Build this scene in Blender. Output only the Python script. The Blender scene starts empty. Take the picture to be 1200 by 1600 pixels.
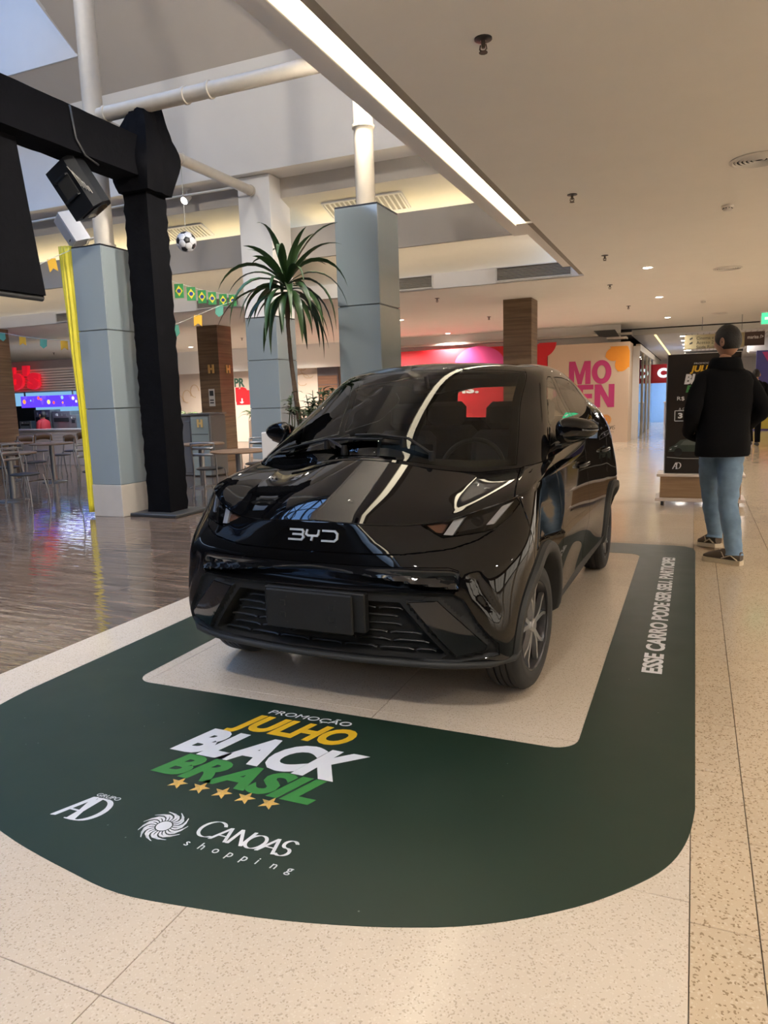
import bpy, bmesh, math, random
import numpy as np
from mathutils import Vector, Matrix, noise
from mathutils.geometry import tessellate_polygon
from mathutils.bvhtree import BVHTree

S = bpy.context.scene
COL = S.collection
PI = math.pi
R = math.radians
random.seed(7)

# ---------------------------------------------------------------- camera
f_px = 1126.0
cam_d = bpy.data.cameras.new('camera')
cam = bpy.data.objects.new('camera', cam_d)
COL.objects.link(cam)
cam_d.sensor_fit = 'VERTICAL'
cam_d.sensor_height = 36.0
cam_d.lens = f_px / 1600.0 * 36.0
cam_d.clip_start = 0.05
cam_d.clip_end = 300
cam_x = Vector((0.919728, 0.391462, -0.029277)).normalized()     # picture right, in the world
cam_z = Vector((0.391015, -0.906968, 0.156578)).normalized()     # backwards
cam_y = cam_z.cross(cam_x).normalized()
cam_x = cam_y.cross(cam_z).normalized()
cam.matrix_world = Matrix(((cam_x.x, cam_y.x, cam_z.x, 0), (cam_x.y, cam_y.y, cam_z.y, 0), (cam_x.z, cam_y.z, cam_z.z, 1.38), (0, 0, 0, 1)))
S.camera = cam

# ---------------------------------------------------------------- sky and exposure
world = bpy.data.worlds.new('evening_sky')
S.world = world
world.use_nodes = True
wn = world.node_tree.nodes
wl = world.node_tree.links
bg = wn['Background']
tc = wn.new('ShaderNodeTexCoord')
sep = wn.new('ShaderNodeSeparateXYZ')
rmp = wn.new('ShaderNodeValToRGB')
wl.new(tc.outputs['Generated'], sep.inputs[0])
wl.new(sep.outputs['Z'], rmp.inputs[0])
rmp.color_ramp.elements[0].color = (0.55, 0.68, 0.85, 1)
rmp.color_ramp.elements[1].color = (0.16, 0.38, 0.85, 1)
wl.new(rmp.outputs[0], bg.inputs['Color'])
bg.inputs["Strength"].default_value = 7.0

vs = S.view_settings
vs.view_transform = 'Standard'
vs.look = 'None'
vs.gamma = 1.0
vs.exposure = 0.06
vs.use_curve_mapping = False

# ---------------------------------------------------------------- lamps of the hall (fixtures are built with the ceiling)
LAMP = 200.0         # W of one recessed downlight
WARM = (1.0, 0.93, 0.83)


# ---------------------------------------------------------------- helpers
def put(name, me, parent=None, loc=(0, 0, 0), rot=(0, 0, 0)):
    o = bpy.data.objects.new(name, me)
    COL.objects.link(o)
    o.location = loc
    o.rotation_euler = rot
    if parent is not None:
        o.parent = parent
    return o


def tag(o, label=None, cat=None, group=None, kind=None):
    if label: o['label'] = label
    if cat: o['category'] = cat
    if group: o['group'] = group
    if kind: o['kind'] = kind
    return o


def empty(name, label, cat, loc=(0, 0, 0), rz=0.0, group=None):
    o = put(name, None, None, loc, (0, 0, rz))
    o.empty_display_size = 0.1
    return tag(o, label, cat, group)


def copy_tree(o, parent=None):
    c = o.copy()
    COL.objects.link(c)
    if parent is not None:
        c.parent = parent
    for ch in o.children:
        copy_tree(ch, c)
    return c


class MB:
    """collects shapes and links them as ONE mesh object"""
    def __init__(self):
        self.v = []
        self.f = []
        self.m = []
        self.cur = 0

    def add(self, vs_, fs_):
        b = len(self.v)
        self.v += [tuple(p) for p in vs_]
        self.f += [tuple(i + b for i in q) for q in fs_]
        self.m += [self.cur] * len(fs_)
        return self

    def box(self, c, s, rot=None, bev=0.0):
        hx, hy, hz = s[0] / 2, s[1] / 2, s[2] / 2
        if bev <= 0:
            pts = [Vector((x, y, z)) for z in (-hz, hz) for y in (-hy, hy) for x in (-hx, hx)]
            fs = [(0, 2, 3, 1), (4, 5, 7, 6), (0, 1, 5, 4), (2, 6, 7, 3), (0, 4, 6, 2), (1, 3, 7, 5)]
        else:
            b = min(bev, hx * .98, hy * .98, hz * .98)
            pts = []
            idx = {}
            for sx in (-1, 1):
                for sy in (-1, 1):
                    for sz in (-1, 1):
                        for ax in range(3):
                            p = [sx * (hx - b), sy * (hy - b), sz * (hz - b)]
                            p[ax] = (sx * hx, sy * hy, sz * hz)[ax]
                            idx[sx, sy, sz, ax] = len(pts)
                            pts.append(Vector(p))
            fs = []
            for ax in range(3):
                a1, a2 = (ax + 1) % 3, (ax + 2) % 3
                for s_ in (-1, 1):
                    q = []
                    for (u1, u2) in ((-1, -1), (1, -1), (1, 1), (-1, 1)):
                        k = [0, 0, 0]
                        k[ax] = s_; k[a1] = u1; k[a2] = u2
                        q.append(idx[k[0], k[1], k[2], ax])
                    fs.append(tuple(q if s_ > 0 else q[::-1]))
                for u1 in (-1, 1):                      # edges along ax
                    for u2 in (-1, 1):
                        k0 = [0, 0, 0]; k1 = [0, 0, 0]
                        k0[ax] = -1; k1[ax] = 1
                        k0[a1] = k1[a1] = u1; k0[a2] = k1[a2] = u2
                        q = (idx[(*k0, a1)], idx[(*k1, a1)], idx[(*k1, a2)], idx[(*k0, a2)])
                        fs.append(q if u1 * u2 < 0 else q[::-1])
            for sx in (-1, 1):
                for sy in (-1, 1):
                    for sz in (-1, 1):
                        q = tuple(idx[sx, sy, sz, a] for a in range(3))
                        fs.append(q if sx * sy * sz > 0 else q[::-1])
        if rot is not None:
            pts = [rot @ p for p in pts]
        c = Vector(c)
        return self.add([p + c for p in pts], fs)

    def cyl(self, p0, p1, r0, r1=None, n=12, caps=True):
        r1 = r0 if r1 is None else r1
        p0, p1 = Vector(p0), Vector(p1)
        a = (p1 - p0).normalized()
        t = Vector((0, 0, 1)) if abs(a.z) < .9 else Vector((1, 0, 0))
        u = a.cross(t).normalized()
        w = a.cross(u)
        vs_ = []
        for p, r in ((p0, r0), (p1, r1)):
            for i in range(n):
                an = 2 * PI * i / n
                vs_.append(p + (u * math.cos(an) + w * math.sin(an)) * r)
        fs_ = [(i, n + i, n + (i + 1) % n, (i + 1) % n) for i in range(n)]
        if caps:
            fs_ += [tuple(range(n)), tuple(range(2 * n - 1, n - 1, -1))]
        return self.add(vs_, fs_)

    def tube(self, pts, rad, n=8, caps=True, flat=1.0):
        """tube through points; rad a number or list; flat squashes the section in its second direction"""
        pts = [Vector(p) for p in pts]
        m = len(pts)
        rad = [rad] * m if not hasattr(rad, '__len__') else rad
        base = len(self.v)
        u = None
        vs_ = []
        for i, p in enumerate(pts):
            a = (pts[min(i + 1, m - 1)] - pts[max(i - 1, 0)])
            a = a.normalized() if a.length > 1e-9 else Vector((0, 0, 1))
            if u is None:
                t = Vector((0, 0, 1)) if abs(a.z) < .9 else Vector((1, 0, 0))
                u = a.cross(t).normalized()
            else:
                u = (u - a * u.dot(a)).normalized()
            w = a.cross(u)
            for k in range(n):
                an = 2 * PI * k / n
                vs_.append(p + (u * math.cos(an) + w * math.sin(an) * flat) * rad[i])
        fs_ = []
        for i in range(m - 1):
            for k in range(n):
                fs_.append((i * n + k, (i + 1) * n + k, (i + 1) * n + (k + 1) % n, i * n + (k + 1) % n))
        if caps:
            fs_ += [tuple(range(n)), tuple(range(m * n - 1, (m - 1) * n - 1, -1))]
        return self.add(vs_, fs_)

    def lathe(self, prof, n=24, c=(0, 0, 0), axis='z', close=False):
        """prof: list of (r, h)"""
        vs_ = []
        m = len(prof)
        for (r, h) in prof:
            for k in range(n):
                an = 2 * PI * k / n
                x, y = r * math.cos(an), r * math.sin(an)
                p = (x, y, h) if axis == 'z' else ((h, x, y) if axis == 'x' else (y, h, x))
                vs_.append((p[0] + c[0], p[1] + c[1], p[2] + c[2]))
        fs_ = []
        for i in range(m - 1 + (1 if close else 0)):
            i2 = (i + 1) % m
            for k in range(n):
                fs_.append((i * n + k, i * n + (k + 1) % n, i2 * n + (k + 1) % n, i2 * n + k))
        return self.add(vs_, fs_)

    def prism(self, poly, h0, h1, frame=None):
        """poly 2D list extruded along third axis; frame=(origin, ex, ey, ez)"""
        n = len(poly)
        if frame is None:
            o, ex, ey, ez = Vector((0, 0, 0)), Vector((1, 0, 0)), Vector((0, 1, 0)), Vector((0, 0, 1))
        else:
            o, ex, ey, ez = [Vector(q) for q in frame]
        a = sum(poly[i][0] * poly[(i + 1) % n][1] - poly[(i + 1) % n][0] * poly[i][1] for i in range(n))
        if a < 0:
            poly = poly[::-1]
        vs_ = [o + ex * p[0] + ey * p[1] + ez * h0 for p in poly] + [o + ex * p[0] + ey * p[1] + ez * h1 for p in poly]
        tri = tessellate_polygon([[Vector((p[0], p[1], 0)) for p in poly]])
        fs_ = [(i, (i + 1) % n, n + (i + 1) % n, n + i) for i in range(n)]
        for t in tri:
            i, j, k = t
            ar = (poly[j][0] - poly[i][0]) * (poly[k][1] - poly[i][1]) - (poly[k][0] - poly[i][0]) * (poly[j][1] - poly[i][1])
            if ar < 0: j, k = k, j
            fs_.append((n + i, n + j, n + k))
            fs_.append((k, j, i))
        return self.add(vs_, fs_)

    def grid(self, P):
        """P[r][c] of points"""
        r, c = len(P), len(P[0])
        vs_ = [p for row in P for p in row]
        fs_ = [(i * c + j, i * c + j + 1, (i + 1) * c + j + 1, (i + 1) * c + j) for i in range(r - 1) for j in range(c - 1)]
        return self.add(vs_, fs_)

    def mesh(self, mats, smooth=None):
        me = bpy.data.meshes.new('m')
        me.from_pydata(self.v, [], self.f)
        if not isinstance(mats, (list, tuple)): mats = [mats]
        for m_ in mats: me.materials.append(m_)
        if len(mats) > 1:
            me.polygons.foreach_set('material_index', self.m)
        if smooth is not None:
            me.polygons.foreach_set('use_smooth', [True] * len(me.polygons))
            if smooth < 180:
                me.set_sharp_from_angle(angle=R(smooth))
        me.update()
        return me

    def obj(self, name, mats, parent=None, smooth=None, loc=(0, 0, 0), rot=(0, 0, 0), flip=False):
        o = put(name, self.mesh(mats, smooth), parent, loc, rot)
        return o


def fix_normals(o):
    bm = bmesh.new(); bm.from_mesh(o.data)
    bmesh.ops.recalc_face_normals(bm, faces=bm.faces)
    bm.to_mesh(o.data); bm.free()


# ---- materials
def mat(name, col, rough=.5, metal=0.0, spec=.5, coat=0.0, coat_rough=.05, emit=None, estr=0.0, var=0.08, scale=12.0, bump=0.0, bscale=None, rvar=0.0, stretch=(1, 1, 1), sheen=0.0):
    m = bpy.data.materials.new(name)
    m.use_nodes = True
    nt = m.node_tree
    b = nt.nodes['Principled BSDF']
    b.inputs['Base Color'].default_value = (*col, 1)
    b.inputs['Roughness'].default_value = rough
    b.inputs['Metallic'].default_value = metal
    b.inputs['Specular IOR Level'].default_value = spec
    b.inputs['Coat Weight'].default_value = coat
    b.inputs['Coat Roughness'].default_value = coat_rough
    if sheen: b.inputs['Sheen Weight'].default_value = sheen
    if emit:
        b.inputs['Emission Color'].default_value = (*emit, 1)
        b.inputs['Emission Strength'].default_value = estr
    tcn = nt.nodes.new('ShaderNodeTexCoord')
    mp = nt.nodes.new('ShaderNodeMapping')
    mp.inputs['Scale'].default_value = stretch
    nt.links.new(tcn.outputs['Object'], mp.inputs[0])
    nz = nt.nodes.new('ShaderNodeTexNoise')
    nz.inputs['Scale'].default_value = scale
    nz.inputs['Detail'].default_value = 4
    nt.links.new(mp.outputs[0], nz.inputs['Vector'])
    if var > 0:
        mx = nt.nodes.new('ShaderNodeMix'); mx.data_type = 'RGBA'
        mx.inputs['A'].default_value = (*[c * (1 - var) for c in col], 1)
        mx.inputs['B'].default_value = (*[min(1, c * (1 + var)) for c in col], 1)
        nt.links.new(nz.outputs['Fac'], mx.inputs['Factor'])
        nt.links.new(mx.outputs['Result'], b.inputs['Base Color'])
    if rvar > 0:
        mr = nt.nodes.new('ShaderNodeMapRange')
        mr.inputs['To Min'].default_value = max(0, rough - rvar); mr.inputs['To Max'].default_value = rough + rvar
        nt.links.new(nz.outputs['Fac'], mr.inputs['Value'])
        nt.links.new(mr.outputs[0], b.inputs['Roughness'])
    if bump > 0:
        bn = nt.nodes.new('ShaderNodeBump')
        bn.inputs['Strength'].default_value = bump
        bn.inputs['Distance'].default_value = .01
        src = nz
        if bscale:
            src = nt.nodes.new('ShaderNodeTexNoise'); src.inputs['Scale'].default_value = bscale; src.inputs['Detail'].default_value = 3
            nt.links.new(mp.outputs[0], src.inputs['Vector'])
        nt.links.new(src.outputs['Fac'], bn.inputs['Height'])
        nt.links.new(bn.outputs[0], b.inputs['Normal'])
    m['bsdf'] = b.name
    return m


def emis(name, col, strength):
    m = bpy.data.materials.new(name); m.use_nodes = True
    nt = m.node_tree; nt.nodes.clear()
    e = nt.nodes.new('ShaderNodeEmission'); o = nt.nodes.new('ShaderNodeOutputMaterial')
    e.inputs[0].default_value = (*col, 1); e.inputs[1].default_value = strength
    nt.links.new(e.outputs[0], o.inputs[0])
    return m


def thin_glass(name, tint=(1, 1, 1), ior=1.5, rough=0.0, fres=1.0):
    """a pane: see-through with a fresnel mirror on top"""
    m = bpy.data.materials.new(name); m.use_nodes = True
    nt = m.node_tree; nt.nodes.clear()
    t = nt.nodes.new('ShaderNodeBsdfTransparent'); g = nt.nodes.new('ShaderNodeBsdfGlossy')
    fr = nt.nodes.new('ShaderNodeFresnel'); mx = nt.nodes.new('ShaderNodeMixShader'); o = nt.nodes.new('ShaderNodeOutputMaterial')
    t.inputs[0].default_value = (*tint, 1); g.inputs['Roughness'].default_value = rough
    fr.inputs['IOR'].default_value = ior
    mu = nt.nodes.new('ShaderNodeMath'); mu.operation = 'MULTIPLY'; mu.inputs[1].default_value = fres
    nt.links.new(fr.outputs[0], mu.inputs[0])
    nt.links.new(mu.outputs[0], mx.inputs[0]); nt.links.new(t.outputs[0], mx.inputs[1]); nt.links.new(g.outputs[0], mx.inputs[2])
    nt.links.new(mx.outputs[0], o.inputs[0])
    return m


def wood_mat(name, c1, c2, rough=.45, along='x', scale=3.0):
    m = mat(name, c1, rough, var=0)
    nt = m.node_tree; b = nt.nodes['Principled BSDF']
    mp = [n for n in nt.nodes if n.type == 'MAPPING'][0]
    mp.inputs['Scale'].default_value = {'h': (.35, .35, 9), 'x': (.35, 6, 9), 'y': (6, .35, 9), 'z': (9, 9, .35)}[along]
    nz = [n for n in nt.nodes if n.type == 'TEX_NOISE'][0]
    nz.inputs['Scale'].default_value = scale; nz.inputs['Detail'].default_value = 8; nz.inputs['Roughness'].default_value = .65
    rp = nt.nodes.new('ShaderNodeValToRGB')
    rp.color_ramp.elements[0].position = .34; rp.color_ramp.elements[1].position = .68
    rp.color_ramp.elements[0].color = (*c1, 1); rp.color_ramp.elements[1].color = (*c2, 1)
    nt.links.new(nz.outputs['Fac'], rp.inputs[0]); nt.links.new(rp.outputs[0], b.inputs['Base Color'])
    return m


def srgb(r, g, b):
    return tuple(((c / 255) / 12.92 if c / 255 <= .04045 else ((c / 255 + .055) / 1.055) ** 2.4) for c in (r, g, b))


# ---- lettering (flat print cut from the built-in font)
def text_mesh(s, bold=0.0, shear=0.0, extrude=0.0, space=1.0):
    cu = bpy.data.curves.new('t', 'FONT')
    cu.body = s; cu.size = 1.0; cu.shear = shear; cu.offset = bold; cu.space_character = space
    cu.resolution_u = 4
    ob = bpy.data.objects.new('t', cu)
    COL.objects.link(ob)
    dg = bpy.context.evaluated_depsgraph_get()
    me = ob.evaluated_get(dg).to_mesh()
    v = [tuple(p.co) for p in me.vertices]; f = [tuple(p.vertices) for p in me.polygons]
    bpy.data.objects.remove(ob); bpy.data.curves.remove(cu)
    return v, f


def print_text(mb, s, frame, w=None, h=None, bold=0.0, shear=0.0, thick=.0008, space=1.0, align='l', skewfix=None):
    """lay a word into mb: frame=(origin, ex, ey, ez); fitted to w x h"""
    v, f = text_mesh(s, bold, shear, 0, space)
    x0 = min(p[0] for p in v); x1 = max(p[0] for p in v); y0 = min(p[1] for p in v); y1 = max(p[1] for p in v)
    sy = (h / (y1 - y0)) if h else (w / (x1 - x0))
    sx = (w / (x1 - x0)) if w else sy
    o, ex, ey, ez = [Vector(q) for q in frame]
    W = (x1 - x0) * sx
    off = {'l': 0, 'c': -W / 2, 'r': -W}[align]
    pts = [o + ex * ((p[0] - x0) * sx + off) + ey * ((p[1] - y0) * sy) for p in v]
    n = len(pts)
    mb.add([p + ez * thick for p in pts], f)
    # rim down to the surface
    cnt = {}
    for q in f:
        for i in range(len(q)):
            a, b = q[i], q[(i + 1) % len(q)]
            k = (min(a, b), max(a, b)); cnt[k] = cnt.get(k, 0) + 1
            if cnt[k] == 1: cnt[k, 'd'] = (a, b)
    vs_ = []; fs_ = []
    for k in [k for k in cnt if isinstance(k[0], int) and cnt[k] == 1]:
        a, b = cnt[k, 'd']
        i = len(vs_)
        vs_ += [pts[a], pts[b], pts[b] + ez * thick, pts[a] + ez * thick]
        fs_.append((i, i + 1, i + 2, i + 3))
    mb.add(vs_, fs_)
    return W


def nib_stroke(mb, pts, frame, nib=(.02, .004), ang=35, thick=.0008):
    """broad-nib pen stroke through 2D points"""
    o, ex, ey, ez = [Vector(q) for q in frame]
    na = R(ang)
    a = Vector((math.cos(na), math.sin(na))) * nib[0]
    b = Vector((-math.sin(na), math.cos(na))) * nib[1]
    cs = [Vector(p) for p in pts]
    vs_ = []; fs_ = []
    mb.lift = getattr(mb, 'lift', 0)
    for p, q in zip(cs[:-1], cs[1:]):
        corners = [p + s1 * a + s2 * b for s1 in (-.5, .5) for s2 in (-.5, .5)] + [q + s1 * a + s2 * b for s1 in (-.5, .5) for s2 in (-.5, .5)]
        hull = hull2(corners)
        i0 = len(vs_); mb.lift += 1
        vs_ += [o + ex * c.x + ey * c.y + ez * (thick + mb.lift * 3e-5) for c in hull]
        fs_.append(tuple(range(i0, i0 + len(hull))))
    mb.add(vs_, fs_)


def hull2(pts):
    pts = sorted(pts, key=lambda p: (p.x, p.y))
    def half(ps):
        h = []
        for p in ps:
            while len(h) >= 2 and (h[-1].x - h[-2].x) * (p.y - h[-2].y) - (h[-1].y - h[-2].y) * (p.x - h[-2].x) <= 1e-12: h.pop()
            h.append(p)
        return h
    lo = half(pts); up = half(pts[::-1])
    return lo[:-1] + up[:-1]


def arc(cx_, cy_, rx, ry, a0, a1, n=14):
    return [(cx_ + rx * math.cos(R(a0 + (a1 - a0) * i / n)), cy_ + ry * math.sin(R(a0 + (a1 - a0) * i / n))) for i in range(n + 1)]
# ======================================================================= the hall
def ray(px, py):
    return (cam_x * (px - 600) - cam_y * (py - 800) - cam_z * f_px)
EYE = Vector((0, 0, 1.38))
def at(px, py, y):
    d_ = ray(px, py); return EYE + d_ * (y / d_.y)
def atx(px, py, x):
    d_ = ray(px, py); return EYE + d_ * (x / d_.x)
def atz(px, py, z):
    d_ = ray(px, py); return EYE + d_ * ((z - 1.38) / d_.z)

CZ = 3.15            # ceiling height
CE = -1.63           # edge of the low ceiling


def terrazzo(name, base, speck, pale, rough=.13, sc=130.0):
    m = mat(name, base, rough, var=0)
    nt = m.node_tree; b = nt.nodes['Principled BSDF']
    geo = nt.nodes.new('ShaderNodeNewGeometry')
    vo = nt.nodes.new('ShaderNodeTexVoronoi'); vo.inputs['Scale'].default_value = sc; vo.inputs['Randomness'].default_value = 1
    nt.links.new(geo.outputs['Position'], vo.inputs['Vector'])
    rp = nt.nodes.new('ShaderNodeValToRGB'); rp.color_ramp.interpolation = 'CONSTANT'
    sepc = nt.nodes.new('ShaderNodeSeparateColor')
    nt.links.new(vo.outputs['Color'], sepc.inputs[0]); nt.links.new(sepc.outputs[0], rp.inputs[0])
    e = rp.color_ramp.elements
    e[0].position = 0; e[0].color = (*base, 1)
    e[1].position = .80; e[1].color = (*pale, 1)
    k = e.new(.90); k.color = (*speck, 1)
    nz = nt.nodes.new('ShaderNodeTexNoise'); nz.inputs['Scale'].default_value = 2.2; nz.inputs['Detail'].default_value = 5
    nt.links.new(geo.outputs['Position'], nz.inputs['Vector'])
    oi = nt.nodes.new('ShaderNodeObjectInfo')
    ad = nt.nodes.new('ShaderNodeMath'); ad.operation = 'MULTIPLY_ADD'; ad.inputs[1].default_value = .35; ad.inputs[2].default_value = .0
    nt.links.new(oi.outputs['Random'], ad.inputs[0])
    ad2 = nt.nodes.new('ShaderNodeMath'); ad2.operation = 'ADD'
    nt.links.new(ad.outputs[0], ad2.inputs[0]); nt.links.new(nz.outputs['Fac'], ad2.inputs[1])
    mr = nt.nodes.new('ShaderNodeMapRange'); mr.inputs['From Max'].default_value = 1.3
    mr.inputs['To Min'].default_value = .88; mr.inputs['To Max'].default_value = 1.06
    nt.links.new(ad2.outputs[0], mr.inputs['Value'])
    hs = nt.nodes.new('ShaderNodeHueSaturation')
    nt.links.new(rp.outputs[0], hs.inputs['Color']); nt.links.new(mr.outputs[0], hs.inputs['Value'])
    nt.links.new(hs.outputs[0], b.inputs['Base Color'])
    # scuffed polish
    nz2 = nt.nodes.new('ShaderNodeTexNoise'); nz2.inputs['Scale'].default_value = 7; nz2.inputs['Detail'].default_value = 6
    nt.links.new(geo.outputs['Position'], nz2.inputs['Vector'])
    mr2 = nt.nodes.new('ShaderNodeMapRange'); mr2.inputs['To Min'].default_value = rough * .55; mr2.inputs['To Max'].default_value = rough * 1.5
    nt.links.new(nz2.outputs['Fac'], mr2.inputs['Value']); nt.links.new(mr2.outputs[0], b.inputs['Roughness'])
    bp = nt.nodes.new('ShaderNodeBump'); bp.inputs['Strength'].default_value = .04; bp.inputs['Distance'].default_value = .01
    nz3 = nt.nodes.new('ShaderNodeTexNoise'); nz3.inputs['Scale'].default_value = 3.5
    nt.links.new(geo.outputs['Position'], nz3.inputs['Vector']); nt.links.new(nz3.outputs['Fac'], bp.inputs['Height']); nt.links.new(bp.outputs[0], b.inputs['Normal'])
    return m

cream = terrazzo('cream_terrazzo', (.62, .525, .42), (.47, .385, .295), (.66, .57, .47), .13, 230.0)
tan = terrazzo('tan_terrazzo', (.55, .43, .30), (.31, .225, .14), (.60, .49, .36), .14, 190)
grout = mat('floor_joint', (.22, .17, .12), .7)

# polished brown stone of the food court, streaked along x, slightly wavy
stone = mat('polished_brown_stone', (.2, .15, .1), .045, spec=.75, var=0)
nt = stone.node_tree; b = nt.nodes['Principled BSDF']
geo = nt.nodes.new('ShaderNodeNewGeometry'); oi = nt.nodes.new('ShaderNodeObjectInfo')
mp = nt.nodes.new('ShaderNodeMapping'); mp.inputs['Scale'].default_value = (.9, 9, 1)
ofs = nt.nodes.new('ShaderNodeVectorMath'); ofs.operation = 'ADD'
cmb = nt.nodes.new('ShaderNodeCombineXYZ'); m10 = nt.nodes.new('ShaderNodeMath'); m10.operation = 'MULTIPLY'; m10.inputs[1].default_value = 37
nt.links.new(oi.outputs['Random'], m10.inputs[0]); nt.links.new(m10.outputs[0], cmb.inputs[0])
nt.links.new(geo.outputs['Position'], ofs.inputs[0]); nt.links.new(cmb.outputs[0], ofs.inputs[1])
nt.links.new(ofs.outputs[0], mp.inputs[0])
nz = nt.nodes.new('ShaderNodeTexNoise'); nz.inputs['Scale'].default_value = 2.0; nz.inputs['Detail'].default_value = 8; nz.inputs['Roughness'].default_value = .62
nt.links.new(mp.outputs[0], nz.inputs['Vector'])
rp = nt.nodes.new('ShaderNodeValToRGB'); e = rp.color_ramp.elements
e[0].position = .32; e[0].color = (.055, .036, .026, 1); e[1].position = .72; e[1].color = (.23, .165, .12, 1)
nt.links.new(nz.outputs['Fac'], rp.inputs[0]); nt.links.new(rp.outputs[0], b.inputs['Base Color'])
mp2 = nt.nodes.new('ShaderNodeMapping'); mp2.inputs['Scale'].default_value = (1.3, 7, 1)
nt.links.new(geo.outputs['Position'], mp2.inputs[0])
nz2 = nt.nodes.new('ShaderNodeTexNoise'); nz2.inputs['Scale'].default_value = 2.4; nz2.inputs['Detail'].default_value = 2
nt.links.new(mp2.outputs[0], nz2.inputs['Vector'])
bp = nt.nodes.new('ShaderNodeBump'); bp.inputs['Strength'].default_value = .22; bp.inputs['Distance'].default_value = .012
nt.links.new(nz2.outputs['Fac'], bp.inputs['Height']); nt.links.new(bp.outputs[0], b.inputs['Normal'])

plaster = mat('beige_ceiling_plaster', (.84, .81, .75), .9, var=.03, scale=3)
white_pl = mat('white_plaster', (.84, .81, .77), .85, var=.03, scale=3)
grey_pl = mat('greige_plaster', (.50, .455, .40), .85, var=.03, scale=3)
beige_roof = mat('beige_roof_lining', (.62, .56, .49), .9, var=.04, scale=2)
cove_pl = mat('cove_cream_plaster', (.78, .72, .60), .8, var=.02)
led = emis('led_diffuser', (1.0, .86, .62), 8.0)
led_y = emis('cove_led_yellow', (1.0, .80, .42), 11.0)
led_w = emis('cove_led_warm', (1.0, .82, .62), 8.0)
led_u = emis('cove_led_white', (1.0, .90, .76), 140.0)
steel_w = mat('white_painted_steel', (.55, .49, .40), .4, var=.12, scale=9)
dark_m = mat('dark_metal', (.03, .03, .03), .5)
grille_m = mat('vent_grille', (.36, .33, .29), .5, var=.05)


wall_m = mat('dim_shop_wall', (.07, .055, .045), .7, var=.2)
def struct(o):
    o['kind'] = 'structure'; return o


# ---- floor: base slab, with the tiles laid on it one by one where they can be told apart
mb = MB(); mb.box((-7, 13, -.09), (50, 88, .14)); floor = struct(mb.obj('floor', grout))
def tile_mesh(w, d_, m_):
    mb = MB(); g = .0012
    mb.box((0, 0, -.01), (w - 2 * g, d_ - 2 * g, .02), bev=.0012)
    return mb.mesh(m_)
def lay(x0, x1, y0, y1, m_, cache={}):
    k = (round(x1 - x0, 4), round(y1 - y0, 4), m_.name)
    if k not in cache: cache[k] = tile_mesh(x1 - x0, y1 - y0, m_)
    return put('floor_tile', cache[k], floor, ((x0 + x1) / 2, (y0 + y1) / 2, 0))
for (xa, xb) in ((-3.32, -2.50), (-2.50, -1.25), (-1.25, .035)):
    for k in range(-2, 12): lay(xa, xb, 1.11 + .83 * k, 1.11 + .83 * (k + 1), cream)
for (xa, xb) in ((.035, .20), (.20, .62), (.62, 1.04), (1.04, 1.46)):
    for k in range(-3, 20): lay(xa, xb, 1.44 + .42 * k, 1.44 + .42 * (k + 1), tan)
random.seed(3)
for k in range(22):
    y0 = .4 + .45 * k
    x1 = -3.32
    j = 0
    while x1 > -10.5:
        w = 1.2 if j else .45 + .75 * random.random()
        lay(x1 - w, x1, y0, y0 + .45, stone); x1 -= w; j += 1
# beyond the tiles one can tell apart
mb = MB()
for (x0, x1, y0, y1) in ((-3.32, .035, 11.07, 60), (-3.32, .035, -18, -.55),):
    mb.box(((x0 + x1) / 2, (y0 + y1) / 2, -.01), (x1 - x0, y1 - y0, .02))
mb.obj('far_cream_floor', cream, floor)
mb = MB()
for (x0, x1, y0, y1) in ((.035, 9, 9.84, 60), (1.46, 9, -10, 9.84), (.035, 1.46, -10, .18)):
    mb.box(((x0 + x1) / 2, (y0 + y1) / 2, -.01), (x1 - x0, y1 - y0, .02))
mb.obj('far_tan_floor', tan, floor)
mb = MB()
for (x0, x1, y0, y1) in ((-28, -3.32, 10.3, 40), (-28, -11.7, -18, 10.3), (-11.7, -3.32, -18, .4)):
    mb.box(((x0 + x1) / 2, (y0 + y1) / 2, -.011), (x1 - x0, y1 - y0, .02))
mb.obj('far_stone_floor', stone, floor)

# ---- low ceiling on the right and over the back
mb = MB(); mb.box(((CE + 9) / 2, .925, CZ + .04), (9 - CE, 21.85, .08)); struct(mb.obj('ceiling', plaster))
mb = MB()
mb.box((-9.5, 17.3, CZ + .04), (37, 10.9, .08)); struct(mb.obj('ceiling', plaster))
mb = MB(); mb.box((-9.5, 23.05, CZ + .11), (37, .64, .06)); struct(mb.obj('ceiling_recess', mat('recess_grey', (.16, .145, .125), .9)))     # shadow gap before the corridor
mb = MB(); mb.box((CE + .02, 1, CZ + .26), (.03, 22, .36)); struct(mb.obj('ceiling_upstand', plaster))
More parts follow.
